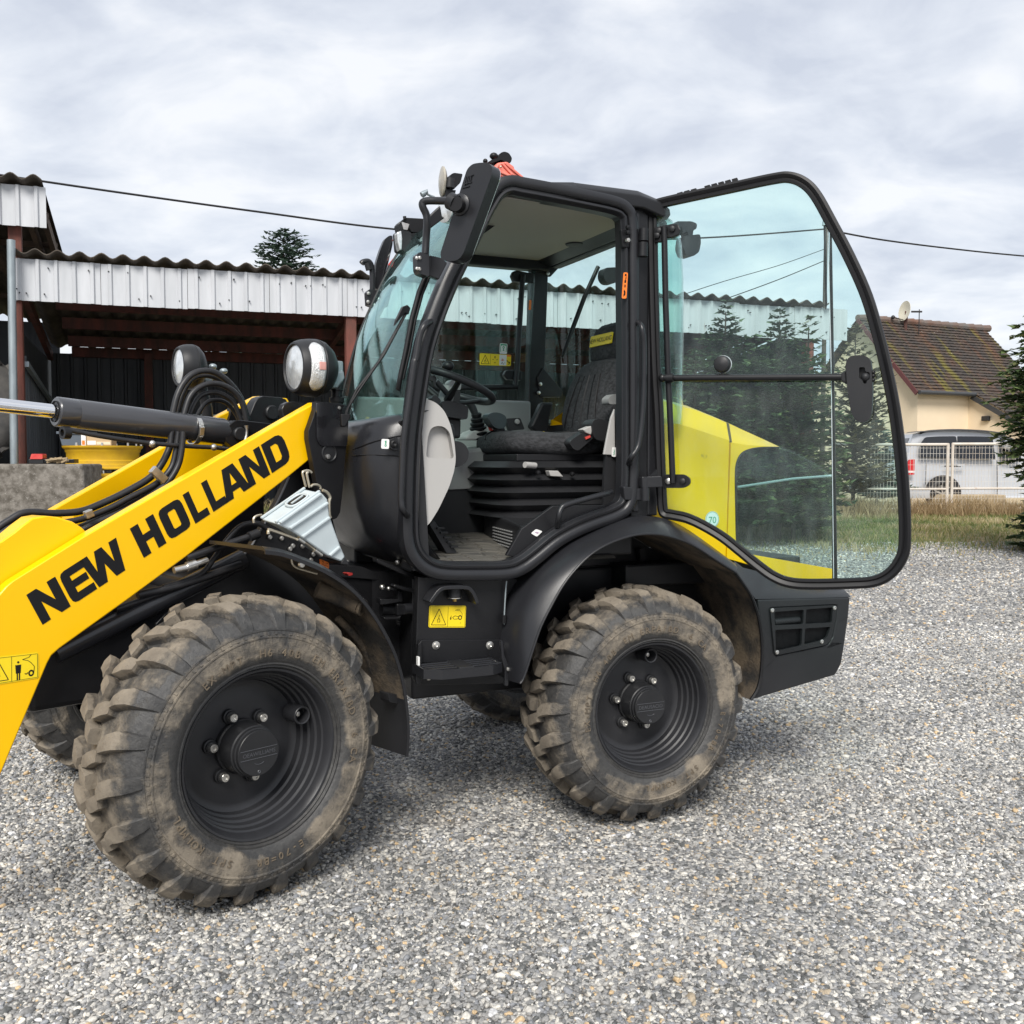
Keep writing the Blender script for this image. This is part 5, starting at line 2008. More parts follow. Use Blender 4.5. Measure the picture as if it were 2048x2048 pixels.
# ================================================================== CAB
VN, VFAR = .10, 1.20


def loft_rings(rings, caps=True):
    mb = MB().grid(rings, closed=True)
    if caps:
        mb.add(rings[0], [tuple(range(len(rings[0])))])
        mb.add(rings[-1], [tuple(reversed(range(len(rings[-1]))))])
    return mb


def srect(fr, s0, v0, hs, hv, z, p=3.2, n=28, tilt=0.):
    """rounded-rectangle ring lying flat"""
    res = []
    for k in range(n):
        a = 2 * math.pi * k / n
        c, q = math.cos(a), math.sin(a)
        x = hs * math.copysign(abs(c) ** (2 / p), c)
        y = hv * math.copysign(abs(q) ** (2 / p), q)
        res.append(fr.P(s0 + x, v0 + y, z + tilt * x))
    return res


frame_px = [(1258, 450), (1250, 424), (1228, 411), (1170, 398), (1100, 384), (1045, 374), (1018, 370), (993, 383), (970, 420), (948, 466), (918, 526), (897, 570), (874, 627), (852, 694), (837, 780), (827, 857), (823, 909), (821, 960),
            (820, 1030), (822, 1081), (834, 1112), (857, 1133), (890, 1142), (955, 1143), (1014, 1141), (1044, 1130), (1074, 1108), (1110, 1079), (1149, 1057), (1188, 1041), (1230, 1026), (1252, 1008), (1259, 970), (1260, 850), (1260, 700), (1259, 560)]
fpath = smooth_line([RF.on(None, x, y, VN) for x, y in frame_px], 4, closed=True)
sec = [(.034, .05), (.035, .0), (.032, -.018), (.020, -.027), (.004, -.027), (-.008, -.018), (-.010, -.010), (-.014, -.010), (-.016, -.016), (-.024, -.018), (-.030, -.012), (-.032, .0), (-.036, .004), (-.036, .05)]
cabf = MB().sweep(fpath, RF.v, sec, closed=True).build('cab_door_frame', FEND, LD, smooth=40)
MB().sweep([p - RF.v * .012 for p in fpath], RF.v, [(-.012, .0), (-.009, -.006), (-.006, .0), (-.009, .004)], closed=True).build('door_seal', SEAL, LD, smooth=60)
# B pillar with the hinge column behind it
MB().prism(round_poly([RF.P(-.035, .115, 1.2), RF.P(.045, .115, 1.2), RF.P(.04, .115, 2.46), RF.P(-.035, .115, 2.46)], .0), RF.v * .11).build('cab_pillar', BLKS, LD, smooth=0, bevel=.008)
MB().prism([RF.P(.048, .125, 1.22), RF.P(.098, .125, 1.22), RF.P(.088, .125, 2.44), RF.P(.045, .125, 2.44)], RF.v * .05).build('hinge_column', FEND, LD, smooth=0, bevel=.008)
MB().prism([RF.P(-.03, .105, 1.24), RF.P(-.005, .105, 1.24), RF.P(-.01, .105, 2.44), RF.P(-.03, .105, 2.44)], RF.v * .02).build('pillar_rib', FEND, LD, smooth=0, bevel=.004)
# inner trim behind the pillar
MB().prism(RF.line('G', [(1850, 10), (1742, 10), (1712, 560), (1690, 900), (1668, 1400), (1575, 1775), (1562, 1932), (1555, 2170), (1850, 2170)], .225), RF.v * -.02).build('pillar_trim', BLK, LD, smooth=0, bevel=.004)
MB().prism(RF.line('H', [(1660, 260), (1665, 620), (1575, 615), (1600, 480), (1630, 330)], .195), RF.v * .012).build('trim_panel', GREY, LD, smooth=0, bevel=.003)
decal(LD, 'white_sticker', RF, .19, 'H', [(1640, 556), (1672, 560), (1668, 634), (1636, 630)], [WHIT, LGRN], [(1, s) for s in pline([(.4, .2), (.6, .3), (.4, .45), (.6, .55), (.45, .75)], .12)])
decal(LD, 'orange_sticker', RF, .072, 'G', [(1728, 365), (1762, 368), (1750, 568), (1714, 568)], [ORAN, LBLK], [(1, s) for s in pline([(.3, .12), (.7, .2), (.3, .3)], .12) + ring(.5, .48, .22, .06, .12, 8) + pline([(.3, .65), (.7, .65), (.5, .75), (.7, .82)], .10) + pline([(.3, .9), (.7, .9)], .08)])

# roof
rp = [(-.665, 2.43), (-.655, 2.47), (-.58, 2.50), (-.30, 2.53), (-.02, 2.53), (.08, 2.505), (.125, 2.47), (.13, 2.43), (.09, 2.415)]
rows = []
for v_, sc_ in ((.085, .0), (.115, 1), (.65, 1.0), (1.18, 1), (1.21, 0)):
    row = []
    for s, z in rp + [(.0, 2.455), (-.60, 2.455)]:
        zz = z + (.02 if v_ == .65 and z > 2.46 else 0)
        if sc_ == 0:
            zz = 2.455 + (z - 2.455) * .62
            s = -.19 + (s + .19) * .985
        row.append(RF.P(s, v_, zz))
    rows.append(row)
loft_rings(rows).build('roof', BLKS, LD, smooth=50, bevel=.006)
MB().box(RF, -.60, .12, .135, 1.17, 2.442, 2.449).build('headliner', LINR, LD, smooth=0)
MB().prism([RF.P(-.59, .14, 2.441), RF.P(-.59, 1.16, 2.441), RF.P(-.63, 1.16, 2.41), RF.P(-.63, .14, 2.41)], V((0, 0, .02))).build('headliner_front', LINR, LD, smooth=0)
MB().lathe([(0, .045), (-.006, .042), (-.008, .0001)], RF.P(.02, .72, 2.441), UP, 20).build('roof_lamp', BLK, LD)
MB().prism(RF.line('D', [(1470, 562), (1590, 577), (1608, 592), (1400, 738), (1392, 720)], .55), RF.v * .02).build('sun_blind', BLK, LD, smooth=0)
MB().box(RF, -.66, -.60, .14, 1.12, 2.415, 2.47).build('front_header', BLKS, LD, smooth=0, bevel=.02)
MB().box(RF, .10, .16, .16, 1.14, 2.41, 2.44).build('rear_header', BLKS, LD, smooth=0, bevel=.012)
MB().box(RF, -.62, .10, 1.13, 1.20, 2.395, 2.45).build('far_roof_rail', BLKS, LD, smooth=0, bevel=.008)

# windscreen
def ws(v):
    t = (v - .12) / 1.02
    b = .06 * (1 - (2 * t - 1) ** 2)
    return [RF.P(s - b * k, v, z) for s, z, k in ((-1.0, 1.585, 1), (-.965, 1.75, 1), (-.895, 2.0, .9), (-.81, 2.2, .7), (-.72, 2.38, .45), (-.655, 2.475, .3))]


vv = [.125, .15, .22, .4, .65, .9, 1.03, 1.09, 1.12]
o = MB().grid([smooth_line(ws(v), 4) for v in vv]).build('windscreen', GLAW, LD, smooth=80)
so = o.modifiers.new('thick', 'SOLIDIFY')
so.thickness = .006
MB().tube(smooth_line(ws(1.12), 4), .006, 8).build('windscreen_seal', SEAL, LD)
MB().tube(smooth_line([ws(v)[0] for v in vv], 3), .010, 8).build('windscreen_seal', SEAL, LD)
apx = [RF.P(s, VFAR - .07, z) for s, z in ((-.96, 1.40), (-.93, 1.70), (-.86, 1.98), (-.775, 2.187), (-.68, 2.38), (-.64, 2.43))]
MB().tube(smooth_line(apx, 4), .020, 10).build('far_pillar', BLKS, LD)

# far side: pillars, sill, window and its bars
MB().prism(RF.line('G', [(1022, 262), (1150, 262), (1120, 1100), (1100, 1570), (985, 1570), (1000, 900)], 1.17), RF.v * .05).build('cab_pillar', BLKS, LD, smooth=0, bevel=.008)
MB().prism(RF.line('G', [(1060, 262), (1255, 262), (1258, 300), (1165, 400), (1060, 360)], 1.165), RF.v * .02).build('pillar_gusset', BLKS, LD, smooth=0, bevel=.004)
MB().prism(RF.line('G', [(1105, 1100), (1262, 1290), (1250, 1330), (1085, 1330), (1060, 1180)], 1.16), RF.v * .03).build('pillar_gusset', BLKS, LD, smooth=0, bevel=.004)
for x, y in ((1142, 375), (1083, 1230), (1070, 1297)):
    MB().lathe([(0, .010), (.006, .009), (.008, .0001)], RF.on('G', x, y, 1.155), -RF.v, 10).build('pillar_bolt', STEE, LD)
MB().prism([RF.P(s, 1.14, z) for s, z in ((-.93, 1.745), (-.895, 1.88), (-.85, 2.02), (-.77, 2.2), (-.66, 2.41), (.02, 2.42), (-.02, 1.745))], RF.v * .006).build('far_window', GLAS, LD, smooth=0)
MB().box(RF, -1.0, .0, 1.145, 1.20, 1.30, 1.745).build('far_side_panel', GRE2, LD, smooth=0, bevel=.012)
MB().prism(RF.line('G', [(225, 1072), (470, 1085), (487, 1098), (483, 1180), (225, 1300)], 1.12), RF.v * .004).build('side_deflector', GLAC, LD, smooth=0)
for pts, r_ in (([(950, 385), (940, 500), (905, 1100), (890, 1240)], .0135), ([(200, 1268), (500, 1258), (905, 1252)], .014), ([(205, 1250), (500, 1245), (600, 1246)], .008)):
    tb('guard_bar', RF.line('G', pts, 1.10), r_, BLKS, LD, sm=0)
for poly in ([(862, 390), (880, 355), (910, 350), (1040, 375), (1040, 445), (880, 435)], [(802, 1160), (820, 1125), (850, 1118), (945, 1128), (940, 1200), (830, 1195)]):
    MB().prism(RF.line('G', poly, 1.11), RF.v * .03).build('bar_bracket', BLKS, LD, smooth=0, bevel=.006)
decal(LD, 'orange_sticker', RF, 1.125, 'G', [(1000, 578), (1016, 580), (1012, 656), (994, 656)], [ORAN], [])
# stickers on the far window
decal(LD, 'warning_label', RF, 1.133, 'G', [(617, 990), (860, 1004), (856, 1090), (616, 1082)], [LYEL, LBLK, WHIT, ORAN],
      [(1, s) for s in warn_art(.04, .30, 2.8) + pline([(.335, .04), (.335, .96)], .008, 2.8) + ring(.48, .72, .025, .1, .012, 8) + ring(.48, .3, .03, .1, .012, 8, 3.3, 6.1) + pline([(.40, .5), (.44, .52)], .016, 2.8) + pline([(.53, .5), (.57, .52)], .016, 2.8)]
      + [(2, [(.625, .04), (.85, .04), (.85, .96), (.625, .96)])] + [(3, [(.86, .84), (.99, .84), (.99, .98), (.86, .98)]), (3, [(.66, .42), (.80, .42), (.72, .66)])]
      + [(1, s) for s in pline([(.68, .15), (.72, .3), (.76, .12)], .02, 2.8) + pline([(.80, .15), (.80, .32)], .02, 2.8) + pline([(.86, .5), (.93, .3), (.96, .35), (.95, .18), (.9, .16)], .024, 2.8)])
decal(LD, 'green_sticker', RF, 1.131, 'G', [(772, 914), (830, 918), (826, 998), (770, 994)], [WHIT, LGRN], [(1, [(.08, .2), (.92, .2), (.92, .94), (.08, .94)])])
decal(LD, 'sticker_emblem', RF, 1.1295, 'G', [(782, 930), (820, 932), (818, 985), (780, 982)], [WHIT, LGRN], [(1, s) for s in ring(.5, .72, .22, .2, .12, 10) + pline([(.5, .5), (.5, .2)], .14) + pline([(.3, .3), (.7, .3)], .08)])

# rear and quarter glass, wrapped round the back of the cab
path = [(.085, .112), (.15, .112), (.20, .125), (.245, .165), (.275, .24), (.285, .40), (.285, .90), (.275, 1.06), (.245, 1.135), (.20, 1.175), (.15, 1.19), (.06, 1.19)]
rows = [[RF.P(.085 + (s - .085) * k, .65 + (v - .65) * (1 - .06 * (1 - k)), z) for s, v in path] for z, k in ((1.60, 1), (1.9, 1), (2.2, .98), (2.34, .93), (2.40, .84), (2.435, .66), (2.45, .42))]
o = MB().grid([smooth_line(r, 3) for r in rows]).build('rear_glass', GLAS, LD, smooth=80)
so = o.modifiers.new('thick', 'SOLIDIFY')
so.thickness = .005
MB().prism([RF.P(.05, .26, 1.30), RF.P(.27, .26, 1.30), RF.P(.27, .26, 1.60), RF.P(.05, .26, 1.60)], RF.v * .85).build('rear_bulkhead', BLKS, LD, smooth=0, bevel=.01)
# rear wiper and the lamp inside the rear corner
tb('rear_wiper', RF.line('G', [(1530, 320), (1420, 560), (1330, 800), (1262, 1000)], 1.02), .009, SEAL, LD, sm=0)
tb('rear_wiper', RF.line('G', [(1540, 325), (1435, 560), (1345, 800), (1255, 1025)], 1.02), .005, SEAL, LD, sm=0)
MB().prism(round_poly(RF.line('G', [(1580, 330), (1685, 325), (1690, 420), (1660, 452), (1600, 450), (1570, 400)], .95), .02), RF.v * .06).build('rear_lamp_bracket', BLK, LD, smooth=30, bevel=.01)

# quarter light and rear work lamp seen through the door glass
wl = MB().prism(round_poly(RF.line('I', [(385, 455), (485, 445), (490, 500), (478, 560), (440, 588), (395, 582), (376, 530)], .55), .012), RF.v * .07)
wl.build('rear_work_lamp', BLK, LD, smooth=30, bevel=.01)
MB().prism(round_poly(RF.line('I', [(330, 362), (430, 362), (466, 378), (460, 412), (440, 420), (438, 455), (408, 455), (405, 425), (370, 440), (340, 470)], .56), .012), RF.v * .06).build('lamp_arm', BLK, LD, smooth=30, bevel=.008)

# ------------------------------------------------------------------ nose of the cab: lower body
CL = [(1.045, -.965, .30), (1.06, -.995, .16), (1.10, -1.045, .075), (1.17, -1.10, .03), (1.27, -1.135, .008), (1.40, -1.15, 0), (1.50, -1.145, 0), (1.575, -1.12, .004), (1.598, -1.09, .02), (1.612, -1.05, .05)]


def cowl_ring(z, sf, ins, n=8):
    a, b = .104 + ins * .5, 1.196 - ins * .5
    pts = [(-.955, a)]
    r = .17
    for k in range(n + 1):
        t = k / n * math.pi / 2
        pts.append((sf + r - r * math.sin(t), a + .012 + r - r * math.cos(t)))
    for k in range(n + 1):
        t = k / n * math.pi / 2
        pts.append((sf + r - r * math.cos(t), b - .012 - r + r * math.sin(t)))
    pts.append((-.955, b))
    return [RF.P(s, v, z + max(0, (s - sf)) * (.16 if z > 1.59 else 0)) for s, v in pts]


rings = [cowl_ring(*c) for c in CL]
mb = MB().grid(rings)
mb.add(rings[0], [tuple(range(len(rings[0])))])
mb.add(rings[-1], [tuple(reversed(range(len(rings[-1]))))])
mb.build('cab_nose', FEND, LD, smooth=50)


def on_cowl(z, k):
    for (z0, s0, i0), (z1, s1, i1) in zip(CL, CL[1:]):
        if z0 <= z <= z1:
            t = (z - z0) / (z1 - z0)
            return cowl_ring(z, s0 + (s1 - s0) * t, i0 + (i1 - i0) * t)[k]


for zs in ([(1.548, 0), (1.548, 1), (1.535, 3), (1.52, 5), (1.50, 7), (1.49, 9)], [(1.395, 1), (1.44, 1), (1.462, 2), (1.468, 4), (1.468, 7), (1.465, 9)], [(1.06, 1), (1.2, 1), (1.395, 1)]):
    MB().tube(smooth_line([on_cowl(z, k) - RF.v * .0008 - RF.u * .0005 for z, k in zs], 4), .0028, 6).build('panel_gap', SEAL, LD)
decal(LD, 'white_sticker', RF, .095, 'E', [(1017, 880), (1077, 882), (1074, 958), (1013, 955)], [WHIT, LGRN], [(1, s) for s in ring(.55, .35, .14, .14, .08, 8) + pline([(.45, .55), (.65, .6), (.45, .75), (.65, .8)], .1)])
c = RF.line('E', [(1086, 882), (1142, 866), (1138, 972), (1082, 955)], .096)
MB().prism(round_poly(c, .008), RF.v * .02).build('key_switch_plate', BLK, LD, smooth=0, bevel=.003)
MB().lathe([(0, .014), (.005, .013), (.007, .008), (.004, .0001)], RF.on('E', 1112, 918, .094), -RF.v, 16).build('key_switch', SEAL, LD)
MB().box(RF, -1.06, -.98, .13, .16, 1.615, 1.62)

# ------------------------------------------------------------------ dashboard pod, floor, consoles
outer = round_poly(RF.line('E', [(1300, 560), (1370, 572), (1440, 600), (1505, 665), (1550, 770), (1580, 900), (1592, 1040), (1578, 1130), (1540, 1250), (1460, 1420), (1385, 1540), (1290, 1612)], .135), .02)
pocket = round_poly(RF.line('E', [(1375, 860), (1400, 795), (1450, 778), (1500, 785), (1545, 830), (1578, 1032), (1360, 1025)], .135), .014, 4)
MB().prism(outer, RF.v * .03, [pocket]).build('door_side_pod', GREY, LD, smooth=25, bevel=.008)
MB().prism([p + RF.v * .032 for p in outer], RF.v * .05).build('pod_back', GREY, LD, smooth=25, bevel=.015)
pk = MB()
pk.grid([[p + RF.v * .002 for p in pocket] + [pocket[0] + RF.v * .002], [p + RF.v * .031 for p in pocket] + [pocket[0] + RF.v * .031]])
pk.build('pocket_wall', GREY, LD)
# seat belt drum beside the pod
c = RF.on('H', 440, 610, .30)
MB().lathe([(0, .0001), (0, .050), (-.02, .052), (-.025, .045), (-.04, .045)], c, -RF.v, 28).build('pod_speaker', BLK, LD)

mrows = []
for v_, z_ in ((.125, 1.052), (.14, 1.062), (.40, 1.088), (.72, 1.116), (.83, 1.12)):
    mrows.append([RF.P(s, v_, z_) for s in np.linspace(-.97, -.10, 12)])
MB().grid(mrows).build('floor_mat', MATT, LD, smooth=40)
# moulded block pattern of the mat
mb = MB()
rd = random.Random(12)
for i in range(9):
    v0 = .16 + i * .068
    s = -.95 + rd.uniform(0, .06)
    while s < -.52 + i * .012:
        ln = rd.uniform(.06, .15)
        z = np.interp(v0 + .03, (.14, .4, .72, .83), (1.062, 1.088, 1.116, 1.12))
        z2 = np.interp(v0 + .058, (.14, .4, .72, .83), (1.062, 1.088, 1.116, 1.12))
        z1 = np.interp(v0, (.14, .4, .72, .83), (1.062, 1.088, 1.116, 1.12))
        h = .005
        a, b = s, min(s + ln, -.50)
        j = rd.uniform(-.004, .004)
        if b - a > .02:
            mb.hexa([RF.P(a, v0, z1), RF.P(b, v0 + j, z1), RF.P(b, v0 + .058, z2), RF.P(a, v0 + .058 + j, z2), RF.P(a + .003, v0 + .003, z1 + h), RF.P(b - .003, v0 + .003 + j, z1 + h), RF.P(b - .003, v0 + .055, z2 + h), RF.P(a + .003, v0 + .055 + j, z2 + h)])
        s += ln + .009
tag(mb.build('mat_blocks', MATT, LD, smooth=0), kind='stuff')
MB().box(RF, -1.0, .05, .82, 1.18, 1.0, 1.335).build('console_base', BLK, LD, smooth=0, bevel=.01)
MB().prism([RF.P(-.99, .81, 1.30), RF.P(-.03, .81, 1.335), RF.P(-.03, .81, 1.51), RF.P(-.35, .81, 1.515), RF.P(-.62, .81, 1.475), RF.P(-.99, .81, 1.44)], RF.v * .335).build('side_console', GRE2, LD, smooth=0, bevel=.015)
MB().prism([RF.P(-.965, .12, 1.04), RF.P(-.90, .12, 1.04), RF.P(-.93, .12, 1.58), RF.P(-1.0, .12, 1.58)], RF.v * 1.05).build('front_bulkhead', BLK, LD, smooth=0)
MB().box(RF, -.95, -.72, .30, .85, 1.50, 1.60).build('dashboard', BLK, LD, smooth=0, bevel=.03)
# sloping sill plate inside the opening
sp = RF.line('H', [(935, 1190), (1180, 1010), (1700, 1000), (1690, 1045), (1400, 1130), (1240, 1215), (1090, 1325), (985, 1420), (820, 1395)], .135)
MB().prism(sp, RF.v * .02).build('sill_plate', BLKS, LD, smooth=0, bevel=.004)
decal(LD, 'white_sticker', RF, .132, 'H', [(1052, 1190), (1102, 1208), (1058, 1250), (1012, 1224)], [WHIT, mat('print_purple', (.25, .05, .25), .5)], [(1, s) for s in pline([(.3, .4), (.5, .6), (.6, .4), (.75, .65)], .08)])
# plinth under the seat with its grille
MB().prism([RF.P(-.505, .16, 1.06), RF.P(-.42, .76, 1.10), RF.P(.0, .76, 1.10), RF.P(.0, .16, 1.06)], V((0, 0, .13))).build('seat_plinth', BLK, LD, smooth=0, bevel=.01)
mb = MB()
for i in range(9):
    for j in range(6):
        a = RF.P(-.505 + .085 * (i + 4) / 18, .16 + .60 * (i + 4) / 18, 1.095 + j * .013) - RF.u * .006
        mb.bar(a - RF.v * .008, a + RF.v * .008, .006, .004)
tag(mb.build('plinth_grille', GRE2, LD, smooth=0), kind='stuff')
# accelerator pedal
pd = [RF.on('E', x, y, .28) for x, y in ((1385, 1540), (1420, 1505), (1590, 1740), (1600, 1762), (1520, 1765))]
MB().prism(pd, RF.v * .09).build('pedal', BLK, LD, smooth=0, bevel=.004)
for k in range(5):
    a = RF.on('E', 1445 + 26 * k, 1570 + 36 * k, .272)
    MB().bar(a, a + RF.u * .03 - UP * .0, .006, .016, RF.v).build('pedal_rib', BLKS, LD, smooth=0)
MB().ball(RF.on('E', 1328, 1650, .3), .016, .016, .014).build('pedal_nut', STEE, LD)

# ------------------------------------------------------------------ seat
SV = .68
rings = []
for q, hw, hh, dz in ((-.415, .15, .018, .0), (-.405, .20, .038, .0), (-.37, .235, .055, .0), (-.28, .262, .062, -.004), (-.15, .268, .060, -.010), (-.04, .262, .060, -.006), (.02, .24, .055, .004), (.05, .20, .04, .01)):
    ring_ = []
    for k in range(24):
        a = 2 * math.pi * k / 24
        y, z = math.cos(a), math.sin(a)
        ring_.append(RF.P(q, SV + hw * math.copysign(abs(y) ** .6, y), 1.522 + dz + hh * math.copysign(abs(z) ** .7, z)))
    rings.append(ring_)
loft_rings(rings).build('seat_cushion', FABR, LD, smooth=70)
MB().tube([r[5] + UP * .002 for r in rings], .005, 6).build('seat_piping', SEAL, LD)
rings = []
for z, hw, sc0, hd in ((1.55, .17, .035, .045), (1.575, .225, .04, .058), (1.64, .262, .050, .064), (1.72, .268, .066, .066), (1.80, .250, .084, .064), (1.86, .212, .098, .056), (1.895, .165, .105, .046), (1.91, .12, .108, .03)):
    rings.append(srect(RF, sc0 + .045, SV, hd, hw, z, 3.0, 30))
bk = loft_rings(rings).build('seat_backrest', FABR, LD, smooth=70)
# quilting seams on the front of the backrest
for k, (o0, o1) in enumerate(((-.14, -.10), (-.07, -.05), (.0, .0), (.08, .05), (.16, .10))):
    pts = []
    for z, sc0, hd in ((1.60, .044, .060), (1.68, .058, .066), (1.76, .076, .066), (1.84, .094, .060)):
        t = (z - 1.6) / .24
        pts.append(RF.P(sc0 + .045 - hd - .001, SV + o0 + (o1 - o0) * t, z))
    MB().tube(smooth_line(pts, 4), .0035, 5).build('seam', SEAL, bk)
rings = []
for z, hw, hd in ((1.905, .10, .03), (1.92, .135, .045), (1.97, .15, .052), (2.02, .148, .05), (2.06, .13, .042), (2.08, .09, .025)):
    rings.append(srect(RF, .175 + (z - 1.9) * .15, SV, hd, hw, z, 3.0, 26))
hr = loft_rings(rings).build('headrest', FABR, LD, smooth=70)
hz0 = 2.005
hc = RF.P(.175 + (hz0 - 1.9) * .15 - .057, SV - .0, hz0)
ux = (-RF.v).normalized()
ux = RF.v * -1
mb = MB()
up_ = (UP + RF.u * .15).normalized()
bl_ = hc - ux * .098 - up_ * .024
mb.prism(round_poly([hc - ux * .10 - up_ * .026, hc + ux * .10 - up_ * .026, hc + ux * .10 + up_ * .026, hc - ux * .10 + up_ * .026], .006), RF.u * .008)
mb.mi = 1
mb.text('NEW HOLLAND', hc - RF.u * .0012 + up_ * .001, RF.v * -1, up_, .030)
mb.build('headrest_badge', [LYEL, LBLK], LD, smooth=0, weld=False)
# suspension bellows
rings = []
for i in range(10):
    z = 1.445 - i * .0265
    w = .035 if i % 2 else .0
    rings.append(srect(RF, -.17, SV, .275 + w - .01 * (i > 6), .245 + w, z, 6, 32))
loft_rings(rings).build('suspension_bellows', BLK, LD, smooth=20)
MB().box(RF, -.40, .05, .44, .92, 1.445, 1.475).build('seat_rail', BLKS, LD, smooth=0, bevel=.004)
tb('seat_handle', [RF.on('H', 965, 694, .38), RF.on('H', 1045, 700, .40)], .013, WHIT if False else GREY, LD, sm=0, n=12)
MB().prism(RF.line('H', [(1150, 738), (1225, 740), (1266, 788), (1165, 782)], .38), RF.v * .04).build('seat_handle', GREY, LD, smooth=0, bevel=.004)
for x, y in ((1065, 755), (1328, 765)):
    MB().lathe([(0, .011), (.012, .009), (.014, .0001)], RF.on('H', x, y, .39), -RF.v, 12).build('seat_knob', SEAL, LD)
# armrests and controls
MB().prism(round_poly(RF.line('G', [(1310, 1690), (1325, 1660), (1480, 1560), (1510, 1585), (1500, 1640), (1380, 1745), (1345, 1735)], .36), .012), RF.v * .06).build('armrest', BLK, LD, smooth=30, bevel=.012)
MB().prism(RF.line('G', [(1412, 1580), (1490, 1548), (1480, 1622), (1440, 1606)], .35), RF.v * .05).build('armrest_lever', GREY, LD, smooth=0, bevel=.004)
MB().prism(RF.line('G', [(1432, 1640), (1470, 1625), (1474, 1640), (1438, 1658)], .352), RF.v * .02).build('belt_button', REDP, LD, smooth=0)
MB().prism(round_poly(RF.line('G', [(1480, 1520), (1540, 1490), (1610, 1520), (1630, 1600), (1590, 1670), (1500, 1660)], .34), .03), RF.v * .09).build('armrest_joint', BLK, LD, smooth=30, bevel=.015)
MB().prism(round_poly(RF.line('G', [(1610, 1340), (1650, 1305), (1690, 1310), (1690, 1385), (1615, 1385)], .33), .01), RF.v * .06).build('armrest', GRE2, LD, smooth=30, bevel=.008)
MB().prism(round_poly(RF.line('g', [(1310, 1500), (1340, 1420), (1440, 1395), (1560, 1410), (1660, 1470), (1680, 1560), (1650, 1690), (1560, 1720), (1460, 1700), (1400, 1650)], .74), .02), RF.v * .07).build('joystick_head', mat('joystick_teal_black', (.022, .035, .038), .35), LD, smooth=30, bevel=.014)
MB().prism(RF.line('g', [(1480, 1690), (1650, 1690), (1670, 1932), (1500, 1932)], .76), RF.v * .05).build('joystick_base', BLK, LD, smooth=0, bevel=.008)
MB().prism(RF.line('G', [(830, 1605), (1100, 1590), (1150, 1640), (850, 1640)], .80), RF.v * .06).build('control_arm', BLK, LD, smooth=0, bevel=.01)
MB().prism(round_poly(RF.line('G', [(820, 1495), (930, 1490), (965, 1580), (850, 1590)], .86), .01), RF.v * .03).build('switch_panel', BLK, LD, smooth=0, bevel=.004)
MB().lathe([(0, .013), (.006, .011), (.008, .0001)], RF.on('G', 905, 1520, .855), -RF.v, 14).build('switch', GRE2, LD)
MB().prism(RF.line('g', [(1330, 1680), (1420, 1740), (1400, 1770), (1350, 1750)], .80), RF.v * .01).build('red_switch', REDP, LD, smooth=0)
MB().prism(RF.line('G', [(1110, 1594), (1170, 1612), (1150, 1648), (1128, 1640)], .8), RF.v * .01).build('yellow_tag', LYEL, LD, smooth=0)
MB().prism(RF.line('G', [(1010, 1560), (1100, 1370), (1190, 1372), (1160, 1480), (1150, 1600), (1060, 1600)], 1.02), RF.v * .05).build('seat_side_box', BLK, LD, smooth=0, bevel=.01)
# steering wheel, column, lever
sc_ = RF.on('g', 610, 870, .62)
n_ = (UP * .94 + RF.u * .36).normalized()
x_ = (RF.u - n_ * RF.u.dot(n_)).normalized()
y_ = n_.cross(x_)
sw = child_empty('steering_wheel', LD, sc_)
MB().tube([sc_ + (x_ * math.cos(a) + y_ * math.sin(a)) * .185 for a in np.linspace(0, 2 * math.pi, 49)[:-1]], .0165, 12, closed=True).build('wheel_rim', BLK, sw, smooth=60)
for a in (.35, 2.45, 4.54):
    d = x_ * math.cos(a) + y_ * math.sin(a)
    MB().tube(smooth_line([sc_ - n_ * .075 + d * .02, sc_ - n_ * .05 + d * .08, sc_ + d * .178], 4), [.017] * 5 + [.013] * 4, 10, flat=.8).build('spoke', BLK, sw)
MB().tube([sc_ - n_ * .03 + UP * .02, sc_ - n_ * .10], [.032, .036], 16).build('hub', GRE2, sw)
MB().ball(RF.on('g', 540, 505, .55), .026, .026, .022).build('spinner_knob', SEAL, sw)
MB().tube([RF.on('g', 545, 560, .55), RF.on('g', 560, 640, .55)], .012, 10).build('knob_stem', SEAL, sw)
MB().prism(round_poly(RF.line('g', [(560, 830), (630, 755), (800, 800), (790, 970), (590, 945)], .60), .01), RF.v * .06).build('column_top', GRE2, LD, smooth=30, bevel=.008)
MB().prism(round_poly(RF.line('g', [(605, 950), (785, 975), (770, 1210), (530, 1170), (600, 1100)], .60), .01), RF.v * .08).build('steering_column', BLK, LD, smooth=30, bevel=.012)
MB().prism(round_poly(RF.line('g', [(400, 1200), (530, 1165), (780, 1220), (940, 1290), (920, 1540), (720, 1510), (510, 1480), (430, 1300)], .55), .015), RF.v * .16).build('column_cowl', BLK, LD, smooth=30, bevel=.012)
MB().prism(RF.line('g', [(560, 1480), (800, 1520), (790, 1900), (560, 1900)], .60), RF.v * .10).build('steering_column', BLK, LD, smooth=0, bevel=.01)
tb('column_stalk', RF.line('g', [(560, 1080), (450, 950), (360, 850), (310, 800)], .58), .012, BLK, LD)
MB().prism(round_poly(RF.line('g', [(165, 690), (290, 690), (320, 740), (300, 880), (270, 900), (260, 790), (160, 760)], .5), .006), RF.v * .03).build('column_stalk', BLK, LD, smooth=30, bevel=.005)
MB().prism(round_poly(RF.line('g', [(215, 1130), (285, 1050), (390, 1140), (410, 1190), (330, 1260)], .50), .008), RF.v * .05).build('display', BLK, LD, smooth=30, bevel=.006)
tb('gear_lever', RF.line('g', [(870, 1120), (950, 1200), (1020, 1320), (1075, 1450)], .88), [.022, .020, .018, .016], BLK, LD, sm=0, n=12)
b0 = RF.on('g', 1145, 1880, .90)
b1 = RF.on('g', 1090, 1440, .88)
